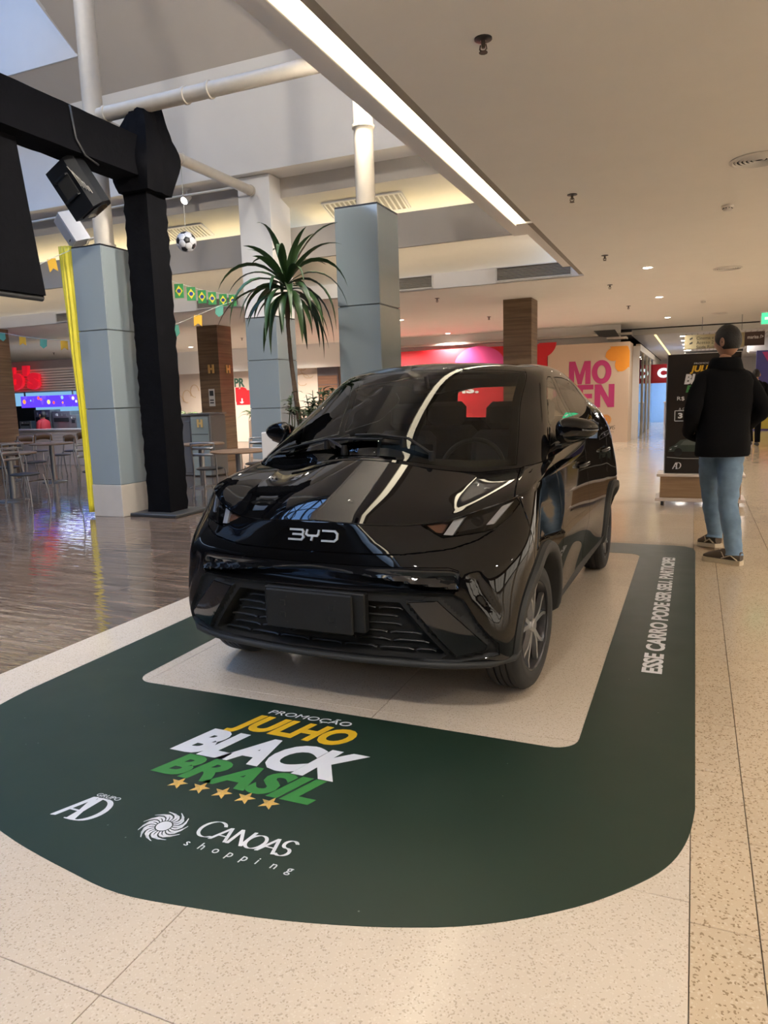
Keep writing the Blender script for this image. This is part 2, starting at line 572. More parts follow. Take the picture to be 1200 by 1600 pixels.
# light slot along the edge
Y0, Y1 = -2.2, 7.95
mb = MB(); mb.box((-1.71, (Y0 + Y1) / 2, CZ + .155), (.24, Y1 - Y0, .02)); struct(mb.obj('trim_slot_top', plaster))
mb = MB(); mb.box((-1.668, 2.9, CZ + .024), (.075, 17.8, .016)); struct(mb.obj('trim_slot_edge', mat('slot_greige', (.30, .265, .225), .8)))
mb = MB(); mb.box((-1.825, (Y0 + Y1) / 2, CZ + .10), (.045, Y1 - Y0, .24), bev=.004); mb.box((-1.71, Y1, CZ + .07), (.2, .03, .14)); struct(mb.obj('trim_slot_lip', white_pl))
sl = empty('light_slot', 'long bright linear light slot along the edge of the low ceiling', 'light', (-1.79, 0, CZ))
n = 12
for i in range(n):
    a = Y0 + (Y1 - Y0) * i / n; c_ = (Y1 - Y0) / n
    mb = MB(); mb.box((0, a + c_ / 2, .065), (.012, c_ - .012, .105)); mb.box((.052, a + c_ / 2, .128), (.10, c_ - .012, .012)); mb.obj('led_diffuser', led, sl)

# ---- coffers stepping up to the atrium
XL = -27
def slab_x(name, prof, m_, x0=XL, x1=CE + .02, th=.06):
    """wall or soffit running along x; prof = ((y,z),(y,z))"""
    (ya, za), (yb, zb) = prof
    dy, dz = yb - ya, zb - za; l = math.hypot(dy, dz); n_ = (-dz / l * th, dy / l * th)
    mb = MB()
    q = [(ya, za), (yb, zb), (yb + n_[0], zb + n_[1]), (ya + n_[0], za + n_[1])]
    mb.add([(x0, *p) for p in q] + [(x1, *p) for p in q], [(0, 1, 2, 3), (7, 6, 5, 4), (0, 4, 5, 1), (1, 5, 6, 2), (2, 6, 7, 3), (3, 7, 4, 0)])
    o = mb.obj(name, m_); fix_normals(o); return struct(o)
slab_x('trim_vent_fascia', ((11.84, CZ), (11.84, 3.393)), white_pl, th=-.06)
slab_x('trim_cove_wall', ((11.93, 3.36), (11.93, 4.02)), cove_pl, th=-.06)
slab_x('trim_cove_top', ((11.93, 4.02), (11.2, 4.02)), white_pl, th=.05)
slab_x('trim_fascia', ((11.15, 3.73), (11.15, 4.25)), grey_pl, th=-.06)
slab_x('trim_cove_slope', ((10.86, 4.66), (11.95, 4.28)), cove_pl, th=.05)
slab_x('trim_cove_floor', ((11.2, 4.10), (11.95, 4.10)), cove_pl, th=-.04)
slab_x('trim_beam_face', ((10.86, 4.66), (10.86, 4.97)), grey_pl, th=-.05)
slab_x('trim_soffit', ((10.38, 4.97), (10.9, 4.97)), white_pl, th=.05)
slab_x('wall_atrium', ((10.4, 4.98), (10.4, 6.63)), white_pl, x1=-3.9, th=-.1)
slab_x('ceiling_pitched', ((10.4, 6.62), (6.9, 8.98)), beige_roof, x0=-9.4, x1=-3.9, th=-.08)
slab_x('ceiling_pitched', ((10.4, 6.62), (9.81, 7.02)), beige_roof, x0=XL, x1=-9.4, th=-.08)
mb = MB(); mb.box((-2.85, 4.4, 5.0), (2.1, 13.0, .06)); struct(mb.obj('trim_atrium_soffit', white_pl))
mb = MB(); mb.box((-1.86, 4.4, 4.2), (.04, 13.0, 1.7)); mb.box((-1.75, 9.6, 4.1), (.2, 3.2, 1.8)); struct(mb.obj('wall_slot', white_pl))
mb = MB(); mb.box((-3.86, -3.6, 7.05), (.08, 28, 4.2)); mb.box((-1.86, -9, 5.0), (.08, 14, 3.9)); struct(mb.obj('wall_atrium_right', white_pl))
mb = MB(); mb.box((-9.4 - .04, -4, 9.12), (.08, 27, .25)); mb.prism([(9.85, 7.02), (9.15, 7.46), (6.9, 9.0), (6.9, 9.25), (9.9, 9.25)], -9.44, -9.38, ((0, 0, 0), (0, 1, 0), (0, 0, 1), (1, 0, 0))); mb.box((-13.2, 9.85, 8.05), (7.6, .08, 2.1)); mb.box((-17.0, 3.4, 8.0), (.08, 12.8, 2.5)); mb.box((-13.2, -2.9, 8.0), (7.6, .08, 2.5)); struct(mb.obj('wall_skylight_well', white_pl))
mb = MB(); mb.box((-22, 3.7, 7.06), (10, 13.5, .08)); struct(mb.obj('ceiling_left', beige_roof))
mb = MB(); mb.box((-15.4, -17.6, 4.6), (27, .08, 9.4)); mb.box((-1.9, -14, 1.6), (.1, 8, 3.2)); struct(mb.obj('wall_atrium_near', wall_m))
mb = MB(); mb.box((-18.5, -10.2, 7.06), (18.3, 14.8, .08)); struct(mb.obj('ceiling_left', beige_roof))
for yy, zz, m_, nm in ((11.62, 3.90, led_w, 'warm'), (11.40, 4.16, led_y, 'yellow')):
    for xa, xb in ((-26, -7.1), (-6.2, -1.9)):
        mb = MB(); mb.box(((xa + xb) / 2, yy, zz), (xb - xa, .03, .012))
        o = mb.obj('cove_light', m_)
        tag(o, f"hidden {nm} strip light glowing in the {'upper' if nm == 'yellow' else 'lower'} ceiling cove, {'left' if xa < -20 else 'right'} of the slim white pillar", 'light')

mb = MB(); mb.box((-1.97, 3.2, 3.27), (.20, 11.6, .03)); mb.box((-2.06, 3.2, 3.31), (.02, 11.6, .07)); struct(mb.obj('trim_cove_tray', white_pl))
mb = MB(); mb.box((-1.97, 3.2, 3.30), (.05, 11.4, .012)); tag(mb.obj('cove_light', led_u), 'hidden strip light on top of the light slot, glowing up to the white soffit', 'light')

# skylight: steel lattice and panes over the well
frame_m = mat('skylight_steel', (.03, .05, .08), .5, metal=.3)
mb = MB(); mb.box((-13.2, -2.9, 8.95), (7.6, .14, .25)); mb.box((-13.2, 9.8, 8.95), (7.6, .14, .25))
mb.box((-9.45, 3.45, 8.95), (.14, 12.8, .25)); mb.box((-16.95, 3.45, 8.95), (.14, 12.8, .25))
sky = struct(mb.obj('window_1', frame_m))
pane_m = thin_glass('skylight_pane', (.92, .96, 1.0), 1.45)
for i in range(1, 6):
    mb = MB(); x = -16.95 + 1.25 * i; mb.box((x, 3.45, 9.0), (.09, 12.7, .2)); mb.obj('rafter', frame_m, sky)
for j in range(1, 8):
    mb = MB(); y = -2.9 + 1.5875 * j; mb.box((-13.2, y, 8.9), (7.5, .07, .12)); mb.tube([(-16.9, y, 8.5), (-13.2, y, 8.15), (-9.5, y, 8.5)], .05, 8); mb.obj('purlin', frame_m, sky, 60)
    for i in range(6):
        mb = MB(); x = -16.95 + 1.25 * i
        mb.tube([(x, y, 8.85), (x + .62, y, 8.3), (x + 1.25, y, 8.85)], .028, 6); mb.obj('lattice_rod', frame_m, sky, 60)
for i in range(6):
    for j in range(8):
        x = -16.95 + 1.25 * i; y = -2.9 + 1.5875 * j
        mb = MB(); mb.box((x + .625, y + .79, 9.1), (1.2, 1.54, .012)); mb.obj('pane', pane_m, sky)

# second skylight over the middle of the atrium: a pitched bay, then level glazing running back over the viewer's left
sky2 = None
mb = MB(); mb.box((-6.65, 6.9, 9.0), (5.5, .16, .22)); mb.box((-6.65, -17.5, 9.0), (5.5, .14, .22)); mb.box((-3.95, -5.3, 9.0), (.12, 24.4, .22)); mb.box((-9.35, -5.3, 9.0), (.12, 24.4, .22))
sky2 = struct(mb.obj('window_2', frame_m))
for i in range(7):
    x = -9.35 + .9 * i
    mb = MB(); mb.box((x, -5.3, 8.98), (.07, 24.4, .14)); mb.obj('rafter', frame_m, sky2)
for j in range(13):
    y = 6.9 - 2.03 * j
    mb = MB(); mb.box((-6.65, y, 8.95), (5.4, .09, .16)); mb.tube([(-9.3, y, 8.45), (-6.65, y, 8.1), (-4.0, y, 8.45)], .06, 8); mb.obj('truss_chord', frame_m, sky2, 60)
    for i in range(6):
        x = -9.35 + .9 * i
        mb = MB(); mb.tube([(x, y, 8.9), (x + .45, y, 8.25), (x + .9, y, 8.9)], .035, 6); mb.obj('lattice_rod', frame_m, sky2, 60)
        if j < 12:
            mb = MB(); mb.tube([(x, y, 8.9), (x + .9, y - 2.03, 8.9)] if (i + j) % 2 else [(x + .9, y, 8.9), (x, y - 2.03, 8.9)], .03, 6); mb.obj('lattice_rod', frame_m, sky2, 60)
            mb = MB(); mb.box((x + .45, y - 1.015, 9.1), (.86, 1.98, .012)); mb.obj('pane', pane_m, sky2)

# ---- outer walls behind the viewer and at the sides (they close the hall and show in the paintwork)
mb = MB(); mb.box((-9.5, 34, 3.45), (38, 24, .08)); struct(mb.obj('ceiling_shops', wall_m))
mb = MB(); mb.box((-9.5, 46, 1.7), (38, .1, 3.6)); struct(mb.obj('wall_far', wall_m))
mb = MB(); mb.box((3.6, -10, 2.4), (11, .1, 5)); struct(mb.obj('wall_back', wall_m))
mb = MB(); mb.box((9, 18, 2.4), (.1, 58, 5)); struct(mb.obj('wall_right', wall_m))
shop_glow = emis('fill_shop_glow', (1.0, .88, .72), 2.4); band_w = wood_mat('shop_band_wood', (.15, .08, .04), (.28, .17, .09), .5, 'y'); jamb_m = mat('shop_jamb', (.45, .40, .34), .6)  # glowing windows added out of view as fill light for the ceiling
for k in range(6):
    y = -6.5 + 5.2 * k
    e = empty('fill_shop_front', 'unseen shop front under a wood fascia, its glow added to brighten the ceiling', 'shop front', (8.9, y, 0), 0, 'glowing shop fronts added across the walkway')
    mb = MB(); mb.box((.0, 0, 1.25), (.04, 4.3, 2.2)); mb.obj('glow_panel', shop_glow, e)
    mb = MB(); mb.box((-.06, 0, 2.68), (.12, 5.1, .55)); mb.obj('wood_fascia', band_w, e)
    for q in (-1, 1):
        mb = MB(); mb.box((-.05, q * 2.4, 1.2), (.14, .4, 2.4)); mb.obj('jamb', jamb_m, e)
        mb = MB(); mb.box((-.05, q * .72, 1.25), (.08, .06, 2.2)); mb.obj('mullion', jamb_m, e)
    mb = MB(); mb.box((-.05, 0, .08), (.1, 4.5, .16)); mb.obj('plinth', jamb_m, e)
mb = MB(); mb.box((-28, 14, 3.5), (.1, 66, 7.4)); struct(mb.obj('wall_left', wall_m))
# ======================================================================= the black car
paint = mat('black_paint', (.0035, .0035, .004), .03, spec=.5, var=0)
plastic = mat('matte_black_plastic', (.011, .011, .011), .55, spec=.3, var=.15, scale=60, bump=.15, bscale=900)
slat_m = mat('dark_grille_slat', (.012, .012, .012), .45)
clad = mat('grey_cladding_plastic', (.026, .026, .025), .5, spec=.4, var=.12, scale=60, bump=.2, bscale=900)
gloss = mat('gloss_black_plastic', (.006, .006, .007), .08, coat=.5, var=0)
rubber = mat('tyre_rubber', (.018, .018, .018), .6, var=.2, scale=40)
dark = mat('underbody_black', (.006, .006, .006), .85, var=.1)
cabin = mat('cabin_grey_fabric', (.03, .03, .032), .8, var=.2, scale=30)
cabin_l = mat('cabin_pale_trim', (.10, .10, .10), .7, var=.1)
chrome = mat('chrome', (.86, .86, .84), .12, metal=1, var=0)
silver = mat('satin_silver', (.70, .70, .69), .35, metal=.55, var=.03)
alloy = mat('machined_alloy', (.55, .56, .58), .28, metal=1, var=.05)
alloy_d = mat('dark_alloy', (.05, .05, .055), .3, metal=.6, var=.1)
ws_glass = thin_glass('windscreen_glass', (.78, .82, .78), 1.5, fres=1.0)
side_glass = thin_glass('tinted_side_glass', (.60, .62, .60), 1.65, fres=1.25)
lens_glass = thin_glass('headlamp_lens', (.82, .82, .82), 1.5)
white_guide = mat('white_light_guide', (.60, .60, .62), .3, var=0)
orange_l = mat('amber_reflector', (.17, .075, .04), .3, var=.1)

car = empty('car', 'glossy black compact hatchback parked on the pale floor inside the green floor sticker', 'car', (-1.488, 3.30, 0), R(-1.2))
HOODW, HOODA, SCRA = .56, .054, .012
FA, RA = .70, 3.20            # axle stations, u from the nose


def L(u, v, z): return Vector((v, u - FA, z))


CV = [0, .2, .4, .57, .71, .815]
FU = [[.135, .138, .155, .185, .245, .33], [.097, .10, .122, .152, .21, .285], [.07, .073, .09, .12, .168, .238], [.055, .06, .077, .113, .165, .235],
      [.06, .064, .083, .12, .175, .25], [.075, .08, .10, .145, .205, .285], [.095, .10, .135, .19, .27, .355]]
ZR = [.247, .265, .345, .48, .60, .70, .78]
HW = [.80, .835, .866, .876, .882, .884, .880]
SU = [.40, .64, 1.05, 1.6, 2.2, 2.75, 3.15, 3.5, 3.68, 3.76, 3.77]
SD = [-.012, -.002, 0, 0, 0, 0, 0, -.035, None, None, None]
rowsA = []
for i, z in enumerate(ZR):
    row = [(FU[i][k], CV[k], z) for k in range(6)]
    for k, u in enumerate(SU):
        if k < 8:
            w = HW[i] + SD[k]
            if k in (3, 4) and i in (2, 3): w -= .014
            uu = u + (.04 if (k == 0 and i == 6) else 0)
        else:
            w = (.64, .34, 0)[k - 8]; uu = u - (.04 if i < 2 else 0)
        row.append((uu, w, z))
    rowsA.append(row)
r7 = [(.117, 0, .846), (.122, .2, .848), (.195, .41, .857), (.275, .57, .880), (.365, .70, .912), (.475, .80, .943),
      (.60, .838, .966), (.76, .850, .980), (1.08, .854, .985), (1.6, .858, .99), (2.2, .862, 1.005), (2.75, .862, 1.025), (3.15, .85, 1.04), (3.48, .80, 1.05), (3.66, .63, 1.055), (3.74, .33, 1.06), (3.75, 0, 1.06)]
rowsA.append(r7)
r9 = [(.585, 0, 1.056), (.605, .2, 1.054), (.66, .4, 1.048), (.73, .55, 1.042), (.785, .65, 1.038), (.835, .738, 1.036),
      (.94, .800, 1.045), (1.12, .818, 1.056), (1.4, .822, 1.072), (1.75, .822, 1.097), (2.2, .818, 1.15), (2.65, .805, 1.20), (3.05, .785, 1.22), (3.38, .745, 1.21), (3.62, .58, 1.17), (3.70, .30, 1.15), (3.71, 0, 1.15)]
def mixrow(a, b, t, dz=0, dv=0):
    out = []
    for k in range(17):
        p = [a[k][i] * (1 - t) + b[k][i] * t for i in range(3)]
        w = 1 if k < 5 else (.6 if k == 5 else .15)
        p[2] += dz * w; p[0] -= dz * w * .5
        if k >= 6: p[1] += dv * (1 if k < 14 else .5)
        out.append(tuple(p))
    return out
rowsB = [r7, mixrow(r7, r9, .12, .010, .004), mixrow(r7, r9, .5, .015, .008), r9]
r12 = [(1.46, 0, 1.540), (1.472, .17, 1.538), (1.515, .33, 1.532), (1.562, .44, 1.526), (1.61, .52, 1.519), (1.652, .574, 1.512),
       (1.74, .606, 1.514), (1.85, .615, 1.522), (2.0, .618, 1.528), (2.2, .618, 1.53), (2.5, .612, 1.513), (2.8, .608, 1.47), (3.08, .603, 1.41), (3.3, .58, 1.36), (3.42, .46, 1.43), (3.48, .25, 1.465), (3.49, 0, 1.47)]
rowsC = [r9]
for t, b in ((1 / 3, .014), (2 / 3, .016)):
    rr = mixrow(r9, r12, t, b, .016)
    rowsC.append(rr)
rowsC.append(r12)
r14 = [(u, 0, z) for u, z in zip((1.98, 1.985, 1.99, 2.0, 2.01, 2.03, 2.08, 2.15, 2.25, 2.4, 2.6, 2.8, 2.95, 3.02, 3.08, 3.1, 3.1),
                                 (1.588, 1.588, 1.588, 1.588, 1.589, 1.589, 1.59, 1.591, 1.591, 1.589, 1.58, 1.566, 1.552, 1.545, 1.538, 1.536, 1.536))]
rowsC.append([tuple(r12[k][i] * .5 + r14[k][i] * .5 + (.013 if i == 2 else 0) for i in range(3)) for k in range(17)])
rowsC.append(r14)


def cubic(tk, Y, tq):
    """natural C2 spline through Y (n,...) at knots tk"""
    n = len(tk); h = np.diff(tk)
    A = np.zeros((n, n)); B = np.zeros_like(Y)
    A[0, 0] = A[-1, -1] = 1
    for i in range(1, n - 1):
        A[i, i - 1] = h[i - 1]; A[i, i] = 2 * (h[i - 1] + h[i]); A[i, i + 1] = h[i]
        B[i] = 6 * ((Y[i + 1] - Y[i]) / h[i] - (Y[i] - Y[i - 1]) / h[i - 1])
    M = np.linalg.solve(A, B.reshape(n, -1)).reshape(Y.shape)
    k = np.clip(np.searchsorted(tk, tq, 'right') - 1, 0, n - 2)
    sh = (-1,) + (1,) * (Y.ndim - 1)
    hk = h[k].reshape(sh); a = ((tk[k + 1] - tq) / h[k]).reshape(sh); b = ((tq - tk[k]) / h[k]).reshape(sh)
    return a * Y[k] + b * Y[k + 1] + ((a ** 3 - a) * M[k] + (b ** 3 - b) * M[k + 1]) * hk ** 2 / 6


def surf(rows, nr, nc_list):
    P = np.array(rows, float)                                     # r, c, 3
    mir = P[:, 1:5][:, ::-1].copy(); mir[:, :, 1] *= -1
    mir2 = P[:, 12:16][:, ::-1].copy(); mir2[:, :, 1] *= -1
    Q = np.concatenate([mir, P, mir2], 1)
    dl = np.linalg.norm(np.diff(Q, axis=1), axis=2).mean(0) + .02
    tk = np.concatenate([[0], np.cumsum(dl)])
    tq = []; par = []
    for k in range(16):
        for i in range(nc_list[k]):
            f = i / nc_list[k]; tq.append(tk[4 + k] + f * (tk[5 + k] - tk[4 + k])); par.append(k + f)
    tq.append(tk[20]); par.append(16)
    Y = np.moveaxis(Q, 1, 0)
    D = np.moveaxis(cubic(tk, Y, np.array(tq)), 0, 1)             # r, C, 3
    dr = np.linalg.norm(np.diff(P, axis=0), axis=2).mean(1) + .005
    rk = np.concatenate([[0], np.cumsum(dr)])
    rq = []; rpar = []
    for k in range(len(rows) - 1):
        for i in range(nr[k]):
            f = i / nr[k]; rq.append(rk[k] + f * (rk[k + 1] - rk[k])); rpar.append(k + f)
    rq.append(rk[-1]); rpar.append(len(rows) - 1)
    if len(rows) > 2:
        D = cubic(rk, D, np.array(rq))
    return D, np.array(rpar), np.array(par)


NC = [12, 12, 12, 12, 12, 12, 12, 14, 16, 16, 14, 12, 12, 8, 6, 6]
bands = [('A', surf(rowsA, [3, 8, 10, 10, 10, 9, 8], NC)), ('B', surf(rowsB, [6, 14, 14], NC)), ('C', surf(rowsC, [12, 12, 12, 6, 6], NC))]

# crowned centre of the bonnet and of the screen
_sm = lambda t: (lambda x: x * x * (3 - 2 * x))(max(0.0, min(1.0, t)))
for nm, (D, rp, cp) in bands:
    for i in range(D.shape[0]):
        for j in range(D.shape[1]):
            v = D[i, j, 1]
            if cp[j] > 5 or v > .78: continue
            g_ = math.cos(PI * min(v / HOODW, 1)) / 2 * max(0, 1 - max(0, v - HOODW) / .23)
            if nm == 'B': k = .6 + .4 * _sm(rp[i] / 3)
            elif nm == 'A': k = .6 * _sm((rp[i] - 5.4) / 1.6)
            else: k = 1 - _sm(rp[i] / .25)
            D[i, j, 2] += HOODA * k * g_
            if nm == 'C' and rp[i] < 3:
                k = math.sin(PI * min(1, max(0, rp[i] / 3))) ** .7 if 0 < rp[i] < 3 else 0
                q = SCRA * k * (1 + math.cos(PI * min(1, v / .36))) / 2
                D[i, j, 0] -= .5 * q; D[i, j, 2] += .86 * q

bm = bmesh.new()
lay_s = bm.faces.layers.float.new('s'); lay_t = bm.faces.layers.float.new('t'); lay_b = bm.faces.layers.int.new('b'); lay_r = bm.faces.layers.int.new('reg')
prev = None
for bi, (nm, (D, rp, cp)) in enumerate(bands):
    D = D.copy(); D[:, 0, 1] = 0; D[:, -1, 1] = 0
    vr_ = []
    for i in range(D.shape[0]):
        if i == 0 and prev is not None:
            vr_.append(prev); continue
        vr_.append([bm.verts.new((D[i, j, 1], D[i, j, 0] - FA, D[i, j, 2])) for j in range(D.shape[1])])
    prev = vr_[-1]
    for i in range(D.shape[0] - 1):
        for j in range(D.shape[1] - 1):
            q = [vr_[i][j], vr_[i][j + 1], vr_[i + 1][j + 1], vr_[i + 1][j]]
            f = bm.faces.new(q)
            f[lay_s] = (rp[i] + rp[i + 1]) / 2; f[lay_t] = (cp[j] + cp[j + 1]) / 2; f[lay_b] = bi
bmesh.ops.remove_doubles(bm, verts=bm.verts, dist=.0004)
bm.faces.ensure_lookup_table()
bm.normal_update()


def C_(f):
    c = f.calc_center_median(); return c.y + FA, c.x, c.z


def inside(poly, a, b):
    r = False; n = len(poly); j = n - 1
    for i in range(n):
        if (poly[i][1] > b) != (poly[j][1] > b) and a < (poly[j][0] - poly[i][0]) * (b - poly[i][1]) / (poly[j][1] - poly[i][1]) + poly[i][0]: r = not r
        j = i
    return r


def cut_line(a, b, view, filt, margin=.05):
    """split faces along one segment; view 's': (u,z) seen from the side, 'f': (v,z) seen from the front"""
    a = Vector(a); b = Vector(b); dv_ = b - a; ln = dv_.length
    if ln < 1e-6: return
    dn = dv_ / ln
    sel = []
    for f in bm.faces:
        u, v, z = C_(f)
        p = Vector((u, z)) if view == 's' else Vector((v, z))
        if not filt(u, v, z): continue
        w = p - a; t = w.dot(dn)
        if -.012 < t < ln + .012 and abs(w.x * dn.y - w.y * dn.x) < margin: sel.append(f)
    if not sel: return
    geom = set(sel)
    for f in sel: geom.update(f.edges); geom.update(f.verts)
    if view == 's':
        co = L(a.x, 0, a.y); no = Vector((0, -dn.y, dn.x))
    else:
        co = L(0, a.x, a.y); no = Vector((-dn.y, 0, dn.x))
    bmesh.ops.bisect_plane(bm, geom=list(geom), dist=1e-5, plane_co=co, plane_no=no)


def cut_poly(poly, view, filt, closed=True):
    n = len(poly)
    for i in range(n if closed else n - 1):
        cut_line(poly[i], poly[(i + 1) % n], view, filt)


side = lambda u, v, z: v > .5 and u > .30
sidew = lambda u, v, z: v > .5 and u > .9 and z > 1.03
front = lambda u, v, z: u < .62 and v < .86 and z < 1.0
HL = [(.435, .858), (.56, .872), (.68, .902), (.80, .938), (.815, .915), (.785, .86), (.74, .820), (.64, .806), (.555, .800), (.50, .825)]
U_REC = [(-.02, .684), (.60, .684), (.636, .672), (.645, .650), (.64, .60), (.615, .582), (-.02, .582)]
M_REC = [(-.02, .582), (.615, .582), (.66, .556), (.715, .46), (.79, .365), (.79, .315), (.63, .282), (.45, .272), (-.02, .268)]
G_REC = [(-.02, .535), (.40, .535), (.585, .315), (.56, .292), (-.02, .288)]
PANEL = [(.437, .545), (.563, .553), (.752, .365), (.745, .34), (.628, .308)]
FACET = [(.655, .66), (.725, .68), (.815, .50), (.80, .43), (.69, .56)]
FW = [(1.37, 1.112), (1.895, 1.140), (1.865, 1.474), (1.80, 1.474), (1.735, 1.455), (1.335, 1.222)]
RW = [(1.985, 1.150), (2.56, 1.205), (2.64, 1.235), (2.76, 1.315), (2.745, 1.36), (2.62, 1.418), (2.42, 1.458), (2.2, 1.472), (1.95, 1.474)]
QW = [(2.80, 1.29), (2.95, 1.30), (2.87, 1.335)]
circ = lambda u0, r: [(u0 + r * math.cos(R(-35 + 250 * i / 28)), .30 + r * math.sin(R(-35 + 250 * i / 28))) for i in range(29)]
AF, AR = circ(FA, .348), circ(RA, .348)
for poly, vw, fl in ((HL, 'f', front), (U_REC, 'f', front), (M_REC, 'f', front), (G_REC, 'f', front), (PANEL, 'f', front), (FW, 's', sidew), (RW, 's', sidew)):
    cut_poly(poly, vw, fl)
for poly in (AF, AR): cut_poly(poly, 's', lambda u, v, z: v > .45 and z < .8, False)
SEAM_F = [(.49, .955), (.455, .80), (.47, .60)]
SEAM_D1 = [(1.02, 1.06), (1.09, .98), (1.10, .75), (1.13, .50), (1.13, .33)]
SEAM_D2 = [(1.94, 1.16), (1.97, .95), (1.99, .60), (1.97, .33)]
SEAM_D3 = [(2.80, 1.235), (2.93, 1.12), (2.93, .95), (2.80, .72), (2.70, .55), (2.70, .33)]
SILL = [(.95, .335), (3.0, .335)]
for poly in (SEAM_F, SEAM_D1, SEAM_D2, SEAM_D3, SILL): cut_poly(poly, 's', side, False)
NOSE = [(-.02, .733), (.40, .735), (.60, .757), (.69, .785), (.745, .822)]
cut_poly(NOSE, 'f', front, False)


def xat(poly, z):
    """u of a seam at height z"""
    pz = sorted([(p[1], p[0]) for p in poly])
    if z <= pz[0][0]: return pz[0][1]
    for (z0, u0), (z1, u1) in zip(pz[:-1], pz[1:]):
        if z0 <= z <= z1: return u0 + (u1 - u0) * (z - z0) / max(z1 - z0, 1e-6)
    return pz[-1][1]


REG = dict(body=0, hood=1, windscreen=2, front_window=3, rear_window=4, headlight=5, upper_recess=6, matte=7, grille=8, panel=9, front_bumper=10, fender=11, front_door=12, rear_door=13, sill=14, rear_glass=15, nose=16, hole=17, roof=18)
IN = {v: k for k, v in REG.items()}
for f in bm.faces:
    u, v, z = C_(f); s_, t_, b_ = f[lay_s], f[lay_t], f[lay_b]
    r = 'body'
    inarch = any((u - c) ** 2 + (z - .30) ** 2 < .348 ** 2 for c in (FA, RA))
    if v > .5 and inarch and b_ == 0: r = 'hole'
    elif b_ == 2:
        if .10 < s_ < 2.94 and t_ < 4.70: r = 'windscreen'
        elif v > .5 and inside(FW, u, z): r = 'front_window'
        elif v > .5 and inside(RW, u, z): r = 'rear_window'
        elif .35 < s_ < 2.85 and t_ > 14.1: r = 'rear_glass'
        elif s_ > 3.02: r = 'roof'
    elif b_ == 1 and t_ < 4.92: r = 'hood'
    elif u < .62 and v < .86 and b_ < 2:
        if inside(HL, v, z): r = 'headlight'
        elif inside(PANEL, v, z): r = 'panel'
        elif inside(G_REC, v, z): r = 'grille'
        elif inside(M_REC, v, z): r = 'matte'
        elif inside(U_REC, v, z): r = 'upper_recess'
        elif z > .73 and v < .75 and (z > np.interp(v, [p[0] for p in NOSE], [p[1] for p in NOSE])): r = 'nose'
    if r == 'body' and b_ < 2 and u < 3.3:
        if v > .5 and z < .335 and .9 < u < 3.0 and b_ == 0: r = 'sill'
        elif u < xat(SEAM_F, z) and b_ == 0: r = 'front_bumper'
        elif u < xat(SEAM_D1, z): r = 'fender'
        elif u < xat(SEAM_D2, z): r = 'front_door'
        elif u < xat(SEAM_D3, z): r = 'rear_door'
    f[lay_r] = REG[r]

# recesses
def edge_dist(poly, a, b):
    p = Vector((a, b)); best = 9
    for i in range(len(poly)):
        q0 = Vector(poly[i]); q1 = Vector(poly[(i + 1) % len(poly)])
        if q0.x < 0 and q1.x < 0: continue
        dq = q1 - q0; t = max(0, min(1, (p - q0).dot(dq) / dq.length_squared)); best = min(best, (p - q0 - dq * t).length)
    return best
sm = lambda t: (lambda x: x * x * (3 - 2 * x))(max(0, min(1, t)))
bvh_half = BVHTree.FromBMesh(bm)
nose_bvh = bvh_half


def hit_front(v, z):
    h = bvh_half.ray_cast(Vector((abs(v), -3, z)), Vector((0, 1, 0)))
    p, n = h[0], h[1]
    if p is None: return None
    if n.y > 0: n = -n
    if v < 0: p = Vector((-p.x, p.y, p.z)); n = Vector((-n.x, n.y, n.z))
    return p, n


def hit_side(u, z):
    h = bvh_half.ray_cast(Vector((3, u - FA, z)), Vector((-1, 0, 0)))
    if h[0] is None: return None
    n = h[1] if h[1].x > 0 else -h[1]
    return h[0], n


for vt in bm.verts:
    v, y, z = vt.co; u = y + FA
    if u > .62 or z > .72: continue
    if inside(PANEL, v, z) or edge_dist(PANEL, v, z) < .003: continue
    if inside(M_REC, v, z) and z < .5835:
        vt.co.y += .018 * sm(edge_dist(M_REC, v, z) / .012)
        if inside(G_REC, v, z): vt.co.y += .075 * sm(edge_dist(G_REC, v, z) / .02)
    elif inside(U_REC, v, z) and z > .5835:
        vt.co.y += .055 * sm((.684 - z) / .10) * sm(edge_dist([p for p in U_REC if p[1] > .59] , v, z) / .03 + .0)
    elif inside(FACET, v, z):
        vt.co.y += .016 * sm(edge_dist(FACET, v, z) / .045)
bm.normal_update()


